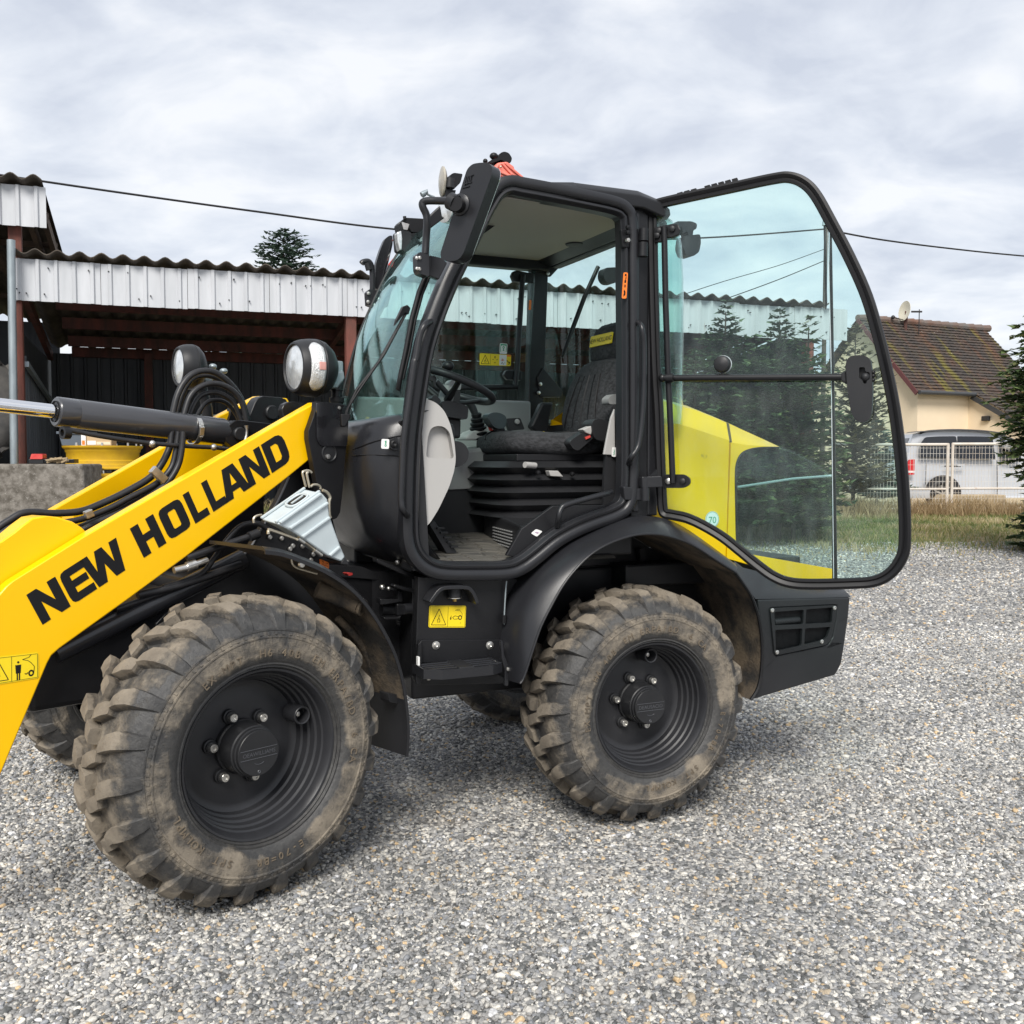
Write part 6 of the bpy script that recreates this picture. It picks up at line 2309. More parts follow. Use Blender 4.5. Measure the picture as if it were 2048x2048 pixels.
bx_ = (b1 - b0)
prof = []
for i in range(6):
    t = i / 5
    r_ = .050 - .026 * t
    prof += [(bx_.length * (t * .96), r_), (bx_.length * (t * .96 + .07), r_ * 1.0), (bx_.length * (t * .96 + .11), r_ * .74)]
MB().lathe(prof + [(bx_.length * 1.1, .0001)], b0, bx_, 24).build('lever_boot', SEAL, LD, smooth=50)
MB().prism(RF.line('g', [(880, 1870), (1000, 1770), (1250, 1690), (1460, 1860), (1480, 1932), (880, 1932)], .86), RF.v * .12).build('lever_plinth', GREY, LD, smooth=0, bevel=.012)
# ------------------------------------------------------------------ grab handles
tb('grab_handle', [RF.on('D', 1010, 1402, .07)] + [RF.on('D', x, y, .035) for x, y in ((965, 1430), (925, 1520), (895, 1690))] + [RF.on('E', x, y, .035) for x, y in ((1268, 300), (1232, 560), (1198, 800), (1180, 1000), (1172, 1200), (1168, 1350), (1182, 1430))] + [RF.on('E', 1216, 1474, .07)], .0115, FEND, LD, n=12)
tb('grab_handle', [RF.on('G', 1832, 748, .085)] + [RF.on('G', x, y, .035) for x, y in ((1868, 790), (1886, 950), (1886, 1200), (1872, 1480), (1842, 1700), (1790, 1790))] + [RF.on('G', 1766, 1845, .085)], .0110, FEND, LD, n=12)
tb('grab_handle', [RF.on('H', 1632, 905, .10)] + [RF.on('H', x, y, .07) for x, y in ((1560, 925), (1300, 998), (1245, 1035), (1226, 1100))] + [RF.on('H', 1216, 1168, .10)], .0115, FEND, LD, n=12)
for x, y, v_ in ((1010, 1402, .068),):
    pass

# ================================================================== REAR MUDGUARD, COUNTERWEIGHT, HOOD
inn = [(110, 874), (133, 835), (180, 690), (225, 560), (285, 440), (345, 335), (410, 250), (490, 170), (580, 112), (680, 72), (770, 52), (880, 52), (980, 76), (1080, 120), (1190, 192), (1300, 262)]
outl = [(47, 857), (48, 780), (58, 650), (85, 520), (125, 420), (180, 330), (245, 250), (320, 180), (410, 110), (520, 50), (640, -5), (760, -45), (880, -42), (985, -5), (1110, 75), (1300, 215)]
I3 = smooth_line(RF.line('L', inn, -.03), 4)
O3 = smooth_line(RF.line('L', outl, .055), 4)
IB = [p + RF.v * .004 - UP * .006 for p in I3]
mb = MB()
mb.grid([[p + RF.v * .012 - UP * .004 for p in I3], I3, [p.lerp(q, .12) - RF.v * .004 for p, q in zip(I3, O3)], [p.lerp(q, .55) - RF.v * .014 for p, q in zip(I3, O3)], O3, [p + RF.v * .30 for p in O3]])
mb.mi = 1
mb.grid([[p + RF.v * .012 - UP * .004 for p in I3], [p + RF.v * .46 for p in I3]])
mb.build('mudguard', [FEND, MUDD], LD, smooth=50)
MB().tube([p - RF.v * .002 for p in I3], .0045, 6).build('mudguard_edge', FEND, LD)
well = smooth_line(RF.line('L', [(1300, 262), (1345, 325), (1392, 400), (1430, 515), (1448, 650), (1445, 800), (1425, 900), (1386, 966)], -.01), 4)
MB().grid([well, [p + RF.v * .5 for p in well]]).build('wheel_well_lining', MUDD, LD, smooth=60)
MB().tube([p + RF.v * .002 for p in well], .007, 6).build('well_edge', SEAL, LD)
MB().sheet([p + RF.v * .47 for p in I3] + [p + RF.v * .47 for p in well[1:]]).build('wheel_well_wall', BLKS, LD, smooth=0)
MB().prism([p + RF.v * .3 for p in RF.line('L', [(980, 165), (1010, 160), (1040, 400), (1000, 400)], .1)], RF.v * .03).build('lining_strap', BLKS, LD, smooth=0)
MB().lathe([(0, .010), (.006, .008), (.007, .0001)], RF.on('L', 993, 168, .38), -RF.v, 10).build('lining_bolt', STEE, LD)
tag_ = None
# mirrored far mudguard
MB().grid([[p + RF.v * 1.30 for p in O3], [p + RF.v * 1.62 for p in I3]]).build('mudguard', FEND, LD, smooth=50)

face = RF.line('J', [(855, 1445), (1452, 1430), (1440, 1560), (1412, 1760), (1395, 1860), (1372, 1905)], .02) + RF.line('L', [(1850, 830), (1640, 892), (1386, 967), (1425, 900), (1446, 800), (1449, 650), (1432, 520)], .02)
vent = round_poly(RF.line('J', [(937, 1500), (1368, 1480), (1362, 1560), (1332, 1705), (1300, 1740), (966, 1810)], .02), .012, 4)
MB().prism(face, RF.v * .06, [vent]).build('counterweight_side', mat('counterweight_grey', (.017, .0175, .0195), .36, col2=(.023, .0235, .0255), nscale=4, namt=.3, rough2=.46, spec=.4, bump=.06, bscale=400), LD, smooth=0, bevel=.008)
CWM = MT['counterweight_grey']
MB().prism([p + RF.v * .062 for p in face], RF.v * 1.2).build('counterweight', CWM, LD, smooth=0, bevel=.03)
up1 = RF.line('J', [(700, 1195), (760, 1240), (885, 1272), (1000, 1336), (1412, 1383)], .11)
dn1 = RF.line('J', [(720, 1290), (790, 1370), (840, 1443), (1100, 1440), (1452, 1430)], .022)
mb = MB().grid([dn1, [p.lerp(q, .12) - RF.v * .004 for p, q in zip(dn1, up1)], up1, [p + RF.v * 1.1 for p in up1]])
mb.build('counterweight_top', CWM, LD, smooth=40)
# air grille: four openings in a bolted frame
holes = [[(962, 1526), (1152, 1512), (1147, 1605), (966, 1613)], [(1168, 1510), (1340, 1496), (1332, 1594), (1163, 1604)], [(967, 1642), (1143, 1632), (1137, 1742), (972, 1778)], [(1160, 1632), (1325, 1622), (1302, 1690), (1262, 1712), (1155, 1737)]]
gr = MB().prism(round_poly(RF.line('J', [(935, 1502), (1366, 1482), (1360, 1560), (1330, 1704), (1298, 1738), (966, 1808)], .012), .012, 4), RF.v * .012, [round_poly(RF.line('J', h, .012), .008, 3) for h in holes]).build('air_grille', BLK, LD, smooth=0, bevel=.002)
gm_ = MB()
for i in range(54):
    x = 945 + 7.6 * i
    gm_.bar(RF.on('J', x, 1500, .030), RF.on('J', x + 3, 1790 - max(0, x - 1250) * .8, .030), .0015, .0015)
for i in range(40):
    y = 1496 + 7.6 * i
    gm_.bar(RF.on('J', 945, y + 6, .031), RF.on('J', 1358 - max(0, y - 1560) * .22, y - 12, .031), .0015, .0015)
tag(gm_.build('grille_mesh', MT['satin_black_steel'], gr, smooth=0), kind='stuff')
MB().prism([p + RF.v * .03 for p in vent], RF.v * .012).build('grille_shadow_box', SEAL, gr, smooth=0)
MB().tube([RF.on('J', 955, 1590, .036), RF.on('J', 1115, 1575, .036)], .016, 12).build('fan_shroud', BLK, gr)
for x, y in ((947, 1515), (1348, 1500), (1266, 1716), (978, 1785)):
    MB().lathe([(0, .0095), (.004, .009), (.006, .005), (.004, .0001)], RF.on('J', x, y, .012), -RF.v, 14).build('grille_bolt', STEE, gr)
MB().box(RF, -.30, .95, .42, 1.2, .55, .98).build('chassis', BLKS, LD, smooth=0, bevel=.01)
MB().box(RF, -.90, -.30, .34, 1.0, .50, 1.02).build('chassis', BLKS, LD, smooth=0, bevel=.01)
MB().box(RF, .05, 1.0, .30, 1.12, .90, 1.0).build('engine_deck', BLKS, LD, smooth=0, bevel=.01)

# hood
HV = .20
crease = [(150, 235), (300, 300), (480, 358), (672, 422), (690, 436), (790, 452), (900, 458), (990, 466)]
topl = [(165, 132), (300, 170), (450, 212), (650, 294), (668, 300), (800, 363), (900, 413), (996, 462)]
C3, T3 = RF.line('J', crease, HV), RF.line('J', topl, HV + .09)
for a, b, nm in ((0, 4, 'hood_top'), (4, 8, 'hood_top')):
    c_, t_ = C3[a:b], T3[a:b]
    mb = MB().grid([c_, [p.lerp(q, .9) for p, q in zip(c_, t_)], [q + RF.v * .06 + UP * .012 for q in t_], [q + RF.v * .66 + UP * .012 for q in t_], [p + RF.v * .9 for p in c_]])
    mb.build(nm, YEL, LD, smooth=30)
sp1 = RF.line('J', [(150, 235), (300, 300), (480, 358), (672, 422), (664, 700), (655, 1000), (647, 1176), (520, 1080), (400, 1000), (300, 945), (125, 892), (135, 500)], HV)
sp2 = RF.line('J', [(684, 434), (790, 452), (900, 458), (990, 466), (880, 467), (800, 480), (748, 507), (720, 560), (711, 650), (714, 900), (718, 1060), (726, 1136), (840, 1160), (1335, 1248), (1335, 1340), (1000, 1330), (820, 1228), (656, 1182), (664, 1000), (674, 700)], HV)
MB().prism(sp1, RF.v * .02).build('hood_side_panel', YEL, LD, smooth=0, bevel=.005)
MB().prism(sp2, RF.v * .03).build('hood_rear_panel', YEL, LD, smooth=0, bevel=.005)
MB().prism([p + RF.v * .9 for p in sp1], RF.v * .02).build('hood_side_panel', YEL, LD, smooth=0, bevel=.005)
MB().prism(RF.line('J', [(640, 430), (700, 430), (690, 1000), (670, 1180), (630, 1180)], HV + .02), RF.v * .86).build('engine_bulkhead', BLKS, LD, smooth=0)
win = RF.line('J', [(990, 466), (1060, 488), (1150, 530), (1250, 592), (1335, 668), (1335, 1248), (840, 1160), (726, 1136), (718, 1060), (714, 900), (711, 650), (720, 560), (748, 507), (800, 480), (880, 467)], HV + .012)
MB().prism(win, RF.v * .005).build('hood_window', GLAK, LD, smooth=0)
MB().tube(RF.line('J', [(996, 466), (1060, 486), (1150, 528), (1250, 590), (1335, 666)], HV + .014), .004, 6).build('window_edge', GLAC, LD)
MB().tube(RF.line('J', [(724, 722), (900, 695), (1080, 668), (1335, 648)], HV + .03), .006, 6).build('window_reflection', CHOK, LD)  # reflection in the glass drawn as a pale tube, no real bar
wn = smooth_line(RF.line('J', [(990, 468), (880, 469), (800, 482), (750, 509), (722, 562), (713, 650), (716, 900), (720, 1060), (728, 1134)], HV - .001), 4)
MB().tube(wn, .005, 6).build('window_seal', SEAL, LD)
MB().prism(RF.line('J', [(120, 120), (165, 120), (165, 145), (150, 190), (120, 205)], HV - .02), RF.v * .04).build('hood_latch', BLK, LD, smooth=0, bevel=.003)
MB().prism(RF.line('J', [(125, 40), (175, 36), (185, 110), (120, 118)], HV + .0), RF.v * .06).build('hood_hinge', BLK, LD, smooth=0, bevel=.006)
# speed disc
cd = RF.on('J', 561, 930, HV - .003)
rr_ = 53 * .3106 / FOC * 4.25
mb = MB().lathe([(0, rr_), (.001, rr_), (.001, .0001)], cd, -RF.v, 40)
mb.mi = 1
mb.lathe([(.0016, rr_ * .95), (.0016, rr_ * .90)], cd, -RF.v, 40)
mb.text('70', cd - RF.v * .0018 - UP * .002, RF.u, UP, rr_ * 1.15)
mb.build('speed_disc', [WHIT, LGRN], LD, smooth=0, weld=False)
decal(LD, 'white_sticker', RF, HV - .002, 'J', [(188, 735), (214, 732), (214, 800), (184, 803)], [WHIT, LBLK], [(1, s) for k in range(5) for s in pline([(.6, .12 + k * .17), (.9, .16 + k * .17)], .10)] + [(1, s) for s in pline([(.25, .1), (.25, .9)], .08)])
MB().prism([RF.P(.05, .24, 1.22), RF.P(.13, .24, 1.22), RF.P(.13, .24, 1.62), RF.P(.05, .24, 1.62)], RF.v * .9).build('cab_rear_wall', BLKS, LD, smooth=0)

# ================================================================== OPEN DOOR
Hg = RF.P(.095, .085, 0)
DF = Frame((Hg.x, Hg.y), -25.)
door_px = [('I', 176, 285), ('I', 178, 600), ('I', 188, 1000), ('I', 198, 1300), ('I', 215, 1600), ('J', 222, 450), ('J', 232, 700), ('J', 240, 850), ('J', 256, 890), ('J', 300, 900), ('J', 400, 922), ('J', 510, 972), ('J', 630, 1045), ('J', 740, 1132), ('J', 850, 1222), ('J', 955, 1296), ('J', 1060, 1336),
           ('J', 1200, 1347), ('J', 1450, 1342), ('J', 1600, 1330), ('J', 1700, 1283), ('J', 1772, 1195), ('J', 1802, 1080), ('J', 1797, 800), ('J', 1772, 500), ('J', 1735, 220), ('J', 1692, 0), ('I', 1640, 1130), ('I', 1558, 850), ('I', 1448, 600), ('I', 1330, 375), ('I', 1232, 200), ('I', 1155, 118), ('I', 1060, 80), ('I', 955, 88),
           ('I', 700, 142), ('I', 420, 202), ('I', 250, 240), ('I', 196, 258)]
dpts = smooth_line([DF.on(k, x, y, 0) for k, x, y in door_px], 5, closed=True)
door = child_empty('door', LD, DF.P(0, 0, 1.7))
dsec = [(-.022, -.004), (-.019, -.010), (-.010, -.011), (-.004, -.006), (.0, -.009), (.010, -.013), (.019, -.009), (.022, 0.), (.019, .014), (-.019, .014)]
MB().sweep(dpts, DF.v, dsec, closed=True).build('door_frame', SEAL, door, smooth=45)
cx = sum(dpts, V((0, 0, 0))) / len(dpts)
gp = [p + (cx - p).normalized() * .006 for p in dpts]
MB().prism(gp, DF.v * .005).build('door_glass', GLAD, door, smooth=0)
tb_ = lambda n, pts, r, m, v=-.03, **k: MB().tube([DF.on(q, x, y, v) for q, x, y in pts], r, 12, **k).build(n, m, door, smooth=50)
MB().prism([DF.on(q, x, y, .002) for q, x, y in (('I', 1318, 395), ('I', 1330, 425), ('I', 1345, 1300), ('J', 1366, 1312), ('J', 1334, 1312), ('J', 1328, 40), ('I', 1318, 1300))], DF.v * .012).build('glass_joint', SEAL, door, smooth=0)
MB().prism([DF.on(q, x, y, .0) for q, x, y in (('I', 1304, 405), ('I', 1309, 405), ('I', 1330, 1300), ('J', 1346, 1312), ('J', 1342, 1312), ('I', 1325, 1300))], DF.v * .016).build('glass_joint', CHOK, door, smooth=0)
MB().prism([DF.on('I', x, y, .004) for x, y in ((1278, 390), (1290, 388), (1302, 900), (1290, 930))], DF.v * .006).build('glass_strip', SEAL, door, smooth=0)
tb_('door_rail', [('I', 252, 400), ('I', 262, 900), ('I', 280, 1400), ('J', 292, 300), ('J', 308, 695)], .0125, BLKS)
tb_('mirror_arm', [('I', 225, 1372), ('I', 700, 1370), ('I', 1395, 1366)], .0135, BLKS)
MB().ball(DF.on('I', 240, 1372, -.03), .017).build('arm_clamp', BLKS, door)
MB().tube([DF.on('I', 268, 1372, -.045), DF.on('I', 312, 1370, -.045)], .019, 12).build('arm_clamp', BLKS, door)
for poly in ([(186, 400), (310, 376), (345, 385), (356, 415), (345, 450), (300, 468), (262, 470), (240, 495), (190, 500)],):
    MB().prism([DF.on('I', x, y, -.02) for x, y in poly], DF.v * .016).build('rail_bracket', BLKS, door, smooth=0, bevel=.004)
MB().prism(round_poly([DF.on('J', x, y, -.02) for x, y in ((246, 640), (380, 640), (418, 665), (418, 705), (380, 728), (250, 728))], .012), DF.v * .016).build('rail_bracket', BLKS, door, smooth=0, bevel=.004)
for k, x, y in (('I', 304, 412), ('I', 207, 455), ('I', 218, 425), ('J', 372, 684), ('J', 280, 684)):
    MB().lathe([(0, .013), (.008, .012), (.011, .007), (.011, .0001)], DF.on(k, x, y, -.022), -DF.v, 14).build('bracket_bolt', BLK if x != 280 else STEE, door)
MB().lathe([(0, .034), (.012, .034), (.016, .030), (.030, .029), (.034, .022), (.036, .0001)], DF.on('I', 630, 1285, 0), -DF.v, 28).build('door_knob', BLK, door)
MB().lathe([(-.002, .036), (.003, .036), (.003, .033)], DF.on('I', 630, 1285, 0), -DF.v, 28).build('knob_ring', CHOK, door)
MB().prism([DF.on('I', x, y, -.02) for x, y in ((612, 1320), (634, 1320), (632, 1350), (618, 1350))], DF.v * .02).build('knob_stop', BLK, door, smooth=0)
mp = round_poly([DF.on('I', x, y, -.05) for x, y in ((1420, 1270), (1450, 1228), (1540, 1224), (1582, 1250), (1590, 1330), (1594, 1450), (1588, 1600), (1570, 1645), (1530, 1660), (1478, 1640), (1452, 1580), (1430, 1430))], .02)
hole = round_poly([DF.on('I', x, y, -.05) for x, y in ((1508, 1302), (1545, 1302), (1548, 1330), (1576, 1335), (1576, 1380), (1556, 1388), (1556, 1408), (1535, 1408), (1530, 1380), (1508, 1375))], .006)
mir = MB().prism(mp, DF.v * .05, [hole]).build('door_mirror', BLK, door, smooth=30, bevel=.010)
MB().prism([p + DF.v * .02 for p in hole], DF.v * .02).build('mirror_socket', SEAL, door, smooth=0)
MB().ball(DF.on('I', 1548, 1365, -.045), .016).build('mirror_ball', BLK, door)
MB().prism([DF.on('I', x, y, -.035) for x, y in ((1380, 1350), (1425, 1322), (1428, 1412), (1385, 1385))], DF.v * .03).build('mirror_neck', BLK, door, smooth=0, bevel=.004)
for y in (1335, 1358, 1385):
    MB().ball(DF.on('I', 1598, y, -.03), .008).build('mirror_screw', SEAL, door)
mb = MB()
for k in range(9):
    x = 340 + 44 * k
    y = 200 - 11.2 * k
    a, b = DF.on('I', x, y - 4, .01), DF.on('I', x + 34, y - 14, .01)
    if k in (3,):
        continue
    o = MB().bar(a, b, .02, .014).build('edge_tooth', SEAL, door, smooth=0)
# hinges
for (z0, z1) in ((2.16, 2.36),):
    pass
for k, x, y0, y1 in (('I', 122, 412, 490), ('I', 116, 500, 590), ):
    MB().tube([RF.on(k, x, y0, .07), RF.on(k, x - 2, y1, .07)], .020, 14).build('hinge', BLKS, LD)
MB().prism(RF.line('J', [(-10, 716), (140, 734), (142, 810), (0, 806)], .075), RF.v * .04).build('hinge', FEND, LD, smooth=0, bevel=.006)
MB().tube([RF.on('J', 128, 655, .07), RF.on('J', 130, 808, .07)], .018, 14).build('hinge', FEND, LD)
MB().prism([RF.on('J', 110, 655, .06), RF.on('J', 240, 650, .03), RF.on('J', 246, 722, .03), RF.on('J', 112, 728, .06)], RF.v * .03).build('hinge', FEND, LD, smooth=0, bevel=.005)
MB().prism(RF.line('J', [(160, 648), (205, 608), (208, 650)], .05), RF.v * .01).build('hinge_gusset', BLKS, LD, smooth=0)
for y in (20, 60, 120):
    MB().lathe([(0, .009), (.012, .008), (.014, .0001)], RF.on('G', 1755, y, .07), -RF.v, 10).build('latch_bolt', STEE if y == 120 else SEAL, LD)
MB().prism(RF.line('G', [(1708, 35), (1770, 28), (1772, 175), (1722, 172)], .08), RF.v * .02).build('door_latch', SEAL, LD, smooth=0, bevel=.003)

# ================================================================== STEP BOX UNDER THE DOOR
plate = RF.line('K', [(418, 500), (1290, 500), (1275, 700), (1248, 880), (1240, 1300), (1270, 1530), (440, 1548), (400, 1520), (388, 1470), (400, 1000)], .15)
MB().prism(plate, RF.v * .05).build('step_box', BLKS, LD, smooth=0, bevel=.004)
MB().prism(RF.line('K', [(1285, 500), (1480, 560), (1300, 1100), (1275, 1540), (1240, 1300), (1248, 880)], .20), RF.v * .05).build('step_box', BLKS, LD, smooth=0, bevel=.004)
bp = RF.line('K', [(442, 1110), (1215, 1108), (1242, 1130), (1246, 1310), (442, 1330)], .142)
st_ = MB().prism(bp, RF.v * .008).build('step_bracket', BLKS, LD, smooth=0, bevel=.002)
MB().prism(RF.line('K', [(418, 1150), (455, 1110), (458, 1350), (446, 1545), (400, 1545), (392, 1490)], .12), RF.v * .02).build('bracket_arm', BLKS, st_, smooth=0, bevel=.003)
MB().prism(RF.line('K', [(1212, 1108), (1240, 1128), (1252, 1250), (1292, 1360), (1290, 1550), (1270, 1560), (1252, 1545), (1255, 1400), (1225, 1300)], .06), RF.v * .012).build('bracket_arm', FEND, st_, smooth=0, bevel=.003)
for x, y in ((588, 1162), (1108, 1162)):
    MB().lathe([(0, .016), (.003, .0155), (.004, .010), (.009, .009), (.010, .004), (.007, .0001)], RF.on('K', x, y, .142), -RF.v, 16).build('step_bolt', STEE, st_)
MB().lathe([(0, .0125), (.004, .012), (.008, .007), (.008, .0001)], RF.on('K', 517, 1470, .148), -RF.v, 14).build('step_bolt', STEE, st_)
MB().lathe([(0, .008), (.006, .007), (.007, .0001)], RF.on('K', 1284, 1392, .055), -RF.v, 10).build('step_bolt', STEE, st_)
MB().box(RF, -.955, -.948, .10, .12, .68, .72).build('reflector', WHIT, st_, smooth=0)
zs = .688
fr_l, fr_r = RF.on('K', 478, 1375, .02), RF.on('K', 1250, 1388, .02)
s0, s1 = RF.inv(fr_l)[0], RF.inv(fr_r)[0]
sm_ = (s0 + s1) / 2
ring_ = [RF.P(s0 - .004, .145, zs), RF.P(s0, .03, zs), RF.P(sm_ - .1, -.010, zs), RF.P(sm_ + .1, -.010, zs), RF.P(s1 - .01, .02, zs), RF.P(s1, .05, zs), RF.P(s1 - .01, .145, zs)]
tread = child_empty('step', LD, RF.P(sm_, .07, zs))
MB().grid([[p for p in ring_], [p - UP * .035 for p in ring_], [p - UP * .035 + RF.v * .006 for p in ring_], [p + RF.v * .006 for p in ring_], [p for p in ring_]]).build('step_rim', FEND, tread, smooth=30)
for side in (0, 1):
    a, b = (s0 + .012, sm_ - .028) if side == 0 else (sm_ + .028, s1 - .02)
    for k in range(4):
        v_ = .022 + k * .032
        MB().box(RF, a, b, v_, v_ + .014, zs - .018, zs + .001).build('step_slat', FEND, tread, smooth=0, bevel=.003)
MB().box(RF, sm_ - .03, sm_ + .03, .0, .14, zs - .02, zs + .002).build('step_centre', BLK, tread, smooth=0, bevel=.003)
MB().box(RF, s0, s0 + .014, .03, .14, zs - .02, zs + .001).build('step_end', FEND, tread, smooth=0, bevel=.003)
MB().box(RF, s1 - .022, s1 - .006, .03, .14, zs - .02, zs + .001).build('step_end', FEND, tread, smooth=0, bevel=.003)
arch = smooth_line(RF.line('K', [(535, 752), (575, 690), (625, 632), (690, 607), (880, 605), (935, 640), (965, 690), (990, 760)], .075), 4)
MB().sweep(arch, RF.v, [(-.007, -.003), (.007, -.003), (.007, .075), (-.007, .075)]).build('step_handle', FEND, LD, smooth=40, bevel=.002)
pc_ = RF.on('K', 770, 660, .12)
MB().lathe([(-.02, .026), (.012, .026), (.014, .024), (.014, .0001)], pc_, -UP, 20).build('drain_plug', BLK, LD)
MB().lathe([(.0145, .0275), (.0175, .0275), (.0175, .0001)], pc_, -UP, 20).build('drain_washer', STEE, LD)
MB().lathe([(.0175, .0085), (.030, .0085), (.032, .0001)], pc_, -UP, 8).build('drain_bolt', mat('brass', (.55, .38, .12), .35, .9), LD)
lab = [(1, s) for s in warn_art(.07, .46, 1.6) + pline([(.51, .03), (.51, .97)], .008, 1.6) + pline([(.02, .04), (.98, .04), (.98, .96), (.02, .96), (.02, .04)], .007, 1.6)
       + ring(.845, .46, .055, .11, .022, 12) + pline([(.80, .40), (.68, .38), (.64, .46), (.70, .54), (.79, .50)], .014, 1.6) + pline([(.58, .36), (.60, .54)], .014, 1.6) + ring(.59, .42, .02, .06, .01, 8)
       + pline([(.90, .50), (.90, .64), (.84, .78), (.70, .79), (.78, .84), (.83, .82)], .008, 1.6) + pline([(.85, .2), (.87, .22)], .014, 1.6)]
decal(LD, 'warning_label', RF, .147, 'K', [(526, 780), (880, 780), (872, 990), (517, 990)], [LYEL, LBLK], lab)
tb('control_rod', RF.line('K', [(1272, 540), (1262, 640), (1250, 860), (1248, 960)], .13), .003, GALV, LD, n=6)
MB().tube(RF.line('K', [(1250, 870), (1247, 950)], .125), .010, 10).build('rod_sleeve', SEAL, LD)

# ================================================================== CENTRE JOINT
MB().prism([FF.on('d', x, y, .42) for x, y in ((-300, 330), (20, 330), (480, 360), (760, 480), (1150, 545), (1150, 600), (780, 640), (300, 600), (-300, 560))], FF.v * .35).build('joint_cover', CWM, LD, smooth=0, bevel=.008)
MB().prism([FF.on('d', x, y, .31) for x, y in ((140, 500), (180, 485), (275, 490), (280, 540), (200, 560))], FF.v * .03).build('red_cap', REDP, LD, smooth=0, bevel=.004)
MB().box(RF, -1.20, -.88, .50, .95, .55, 1.0).build('joint_block', BLKS, LD, smooth=0, bevel=.01)
for poly, v_, th in (([(860, 1050), (1330, 1060), (1360, 1110), (1000, 1170), (860, 1170)], .34, .05), ([(1240, 870), (1350, 870), (1350, 1100), (1240, 1090)], .34, .04), ([(1225, 1160), (1365, 1160), (1360, 1400), (1225, 1420)], .33, .05), ([(940, 1450), (1220, 1440), (1330, 1400), (1300, 1470), (1240, 1500), (960, 1500)], .33, .05),
                     ([(1130, 780), (1180, 740), (1680, 870), (1680, 960), (1360, 870)], .30, .05), ([(900, 810), (1240, 800), (1240, 870), (920, 850)], .33, .05), ([(780, 190), (860, 200), (1720, 560), (1700, 640), (1600, 640), (800, 280)], .28, .06)):
    MB().prism([RF.on('d', x, y, v_) for x, y in poly], RF.v * th).build('joint_bracket', BLKS, LD, smooth=0, bevel=.004)
MB().tube([RF.on('d', 1370, 1270, .32), RF.on('d', 1700, 1260, .32)], .022, 16).build('steering_cylinder', FEND, LD)
MB().tube([RF.on('d', 880, 1260, .40), RF.on('d', 1130, 1270, .40)], .03, 16).build('steering_cylinder', BLKS, LD)
for x, y in ((905, 795), (1045, 825)):
    MB().ball(RF.on('d', x, y, .32), .008 if x > 1000 else .011).build('joint_bolt', STEE, LD)
MB().ball(RF.on('d', 1235, 255, .27), .010).build('joint_bolt', STEE, LD)
for k in range(5):
    y = 900 + k * 55
    tb('joint_hose', [RF.on('d', 700, y + 500, .62), RF.on('d', 1000, y + 380, .55), RF.on('d', 1300, y + 480, .5), RF.on('d', 1750, y + 420, .46)], .012, HOSE, LD)

# ================================================================== ROOF FURNITURE
mn = (-RF.u * .80 - RF.v * .60).normalized()
mc = RF.on(None, 905, 420, -.06)
mq = lambda x, y, o=0.: on_plane(*Z('D', x, y), mc + mn * o, mn)
mp = round_poly([mq(x, y) for x, y in ((1290, 225), (1330, 185), (1380, 176), (1450, 172), (1484, 200), (1482, 270), (1262, 880), (1220, 928), (1150, 938), (1095, 925), (1083, 880))], .018)
mir = MB().prism(mp, -mn * .055).build('side_mirror', FEND, LD, smooth=35, bevel=.020, segs=4)
MB().prism([p - mn * .057 for p in mp], -mn * .003).build('mirror_glass', CHRO, mir, smooth=0)
MB().lathe([(0, .040), (.006, .038), (.012, .026), (.014, .0001)], mq(1240, 500, .0), mn, 24).build('mirror_boss', FEND, mir)
MB().tube([mq(1240, 510, .0), mq(1200, 490, .05)], .026, 16).build('mirror_joint', SEAL, mir)
MB().tube([mq(1160, 470, .03), mq(1205, 492, .03)], .030, 16).build('mirror_joint', BLK, mir)
mb = MB()
for k in range(4):
    mb.bar(mq(1272 + k * 14, 350 - k * 8, .003), mq(1285 + k * 13, 285 - k * 5, .003), .004, .003)
mb.bar(mq(1268, 340, .003), mq(1325, 326, .003), .003, .003)
mb.bar(mq(1285, 282, .003), mq(1340, 268, .003), .003, .003)
mb.bar(mq(1255, 370, .003), mq(1310, 355, .003), .003, .003)
mb.build('moulded_mark', FEND, mir, smooth=0)
tb('mirror_arm', [RF.on('D', 1160, 470, -.04)] + [RF.on('D', x, y, v) for x, y, v in ((1080, 470, .0), (985, 470, .03), (948, 485, .04), (950, 520, .04), (975, 575, .04), (982, 640, .04), (975, 760, .05), (968, 880, .05))], .0135, FEND, LD, n=14)
MB().prism(round_poly(RF.line('D', [(905, 880), (925, 866), (1000, 876), (1000, 1050), (985, 1052), (925, 1030), (908, 1000)], .04), .006), RF.v * .05).build('mirror_bracket', FEND, LD, smooth=0, bevel=.006)
MB().prism(RF.line('D', [(1000, 890), (1100, 912), (1140, 950), (1075, 1078), (1000, 1050)], .075), RF.v * .03).build('mirror_bracket', FEND, LD, smooth=0, bevel=.004)
for x, y in ((925, 910), (922, 996), (903, 912), (905, 994)):
    MB().lathe([(0, .007), (.004, .006), (.006, .0001)], RF.on('D', x, y, .036), -RF.v, 10).build('bracket_bolt', STEE, LD)
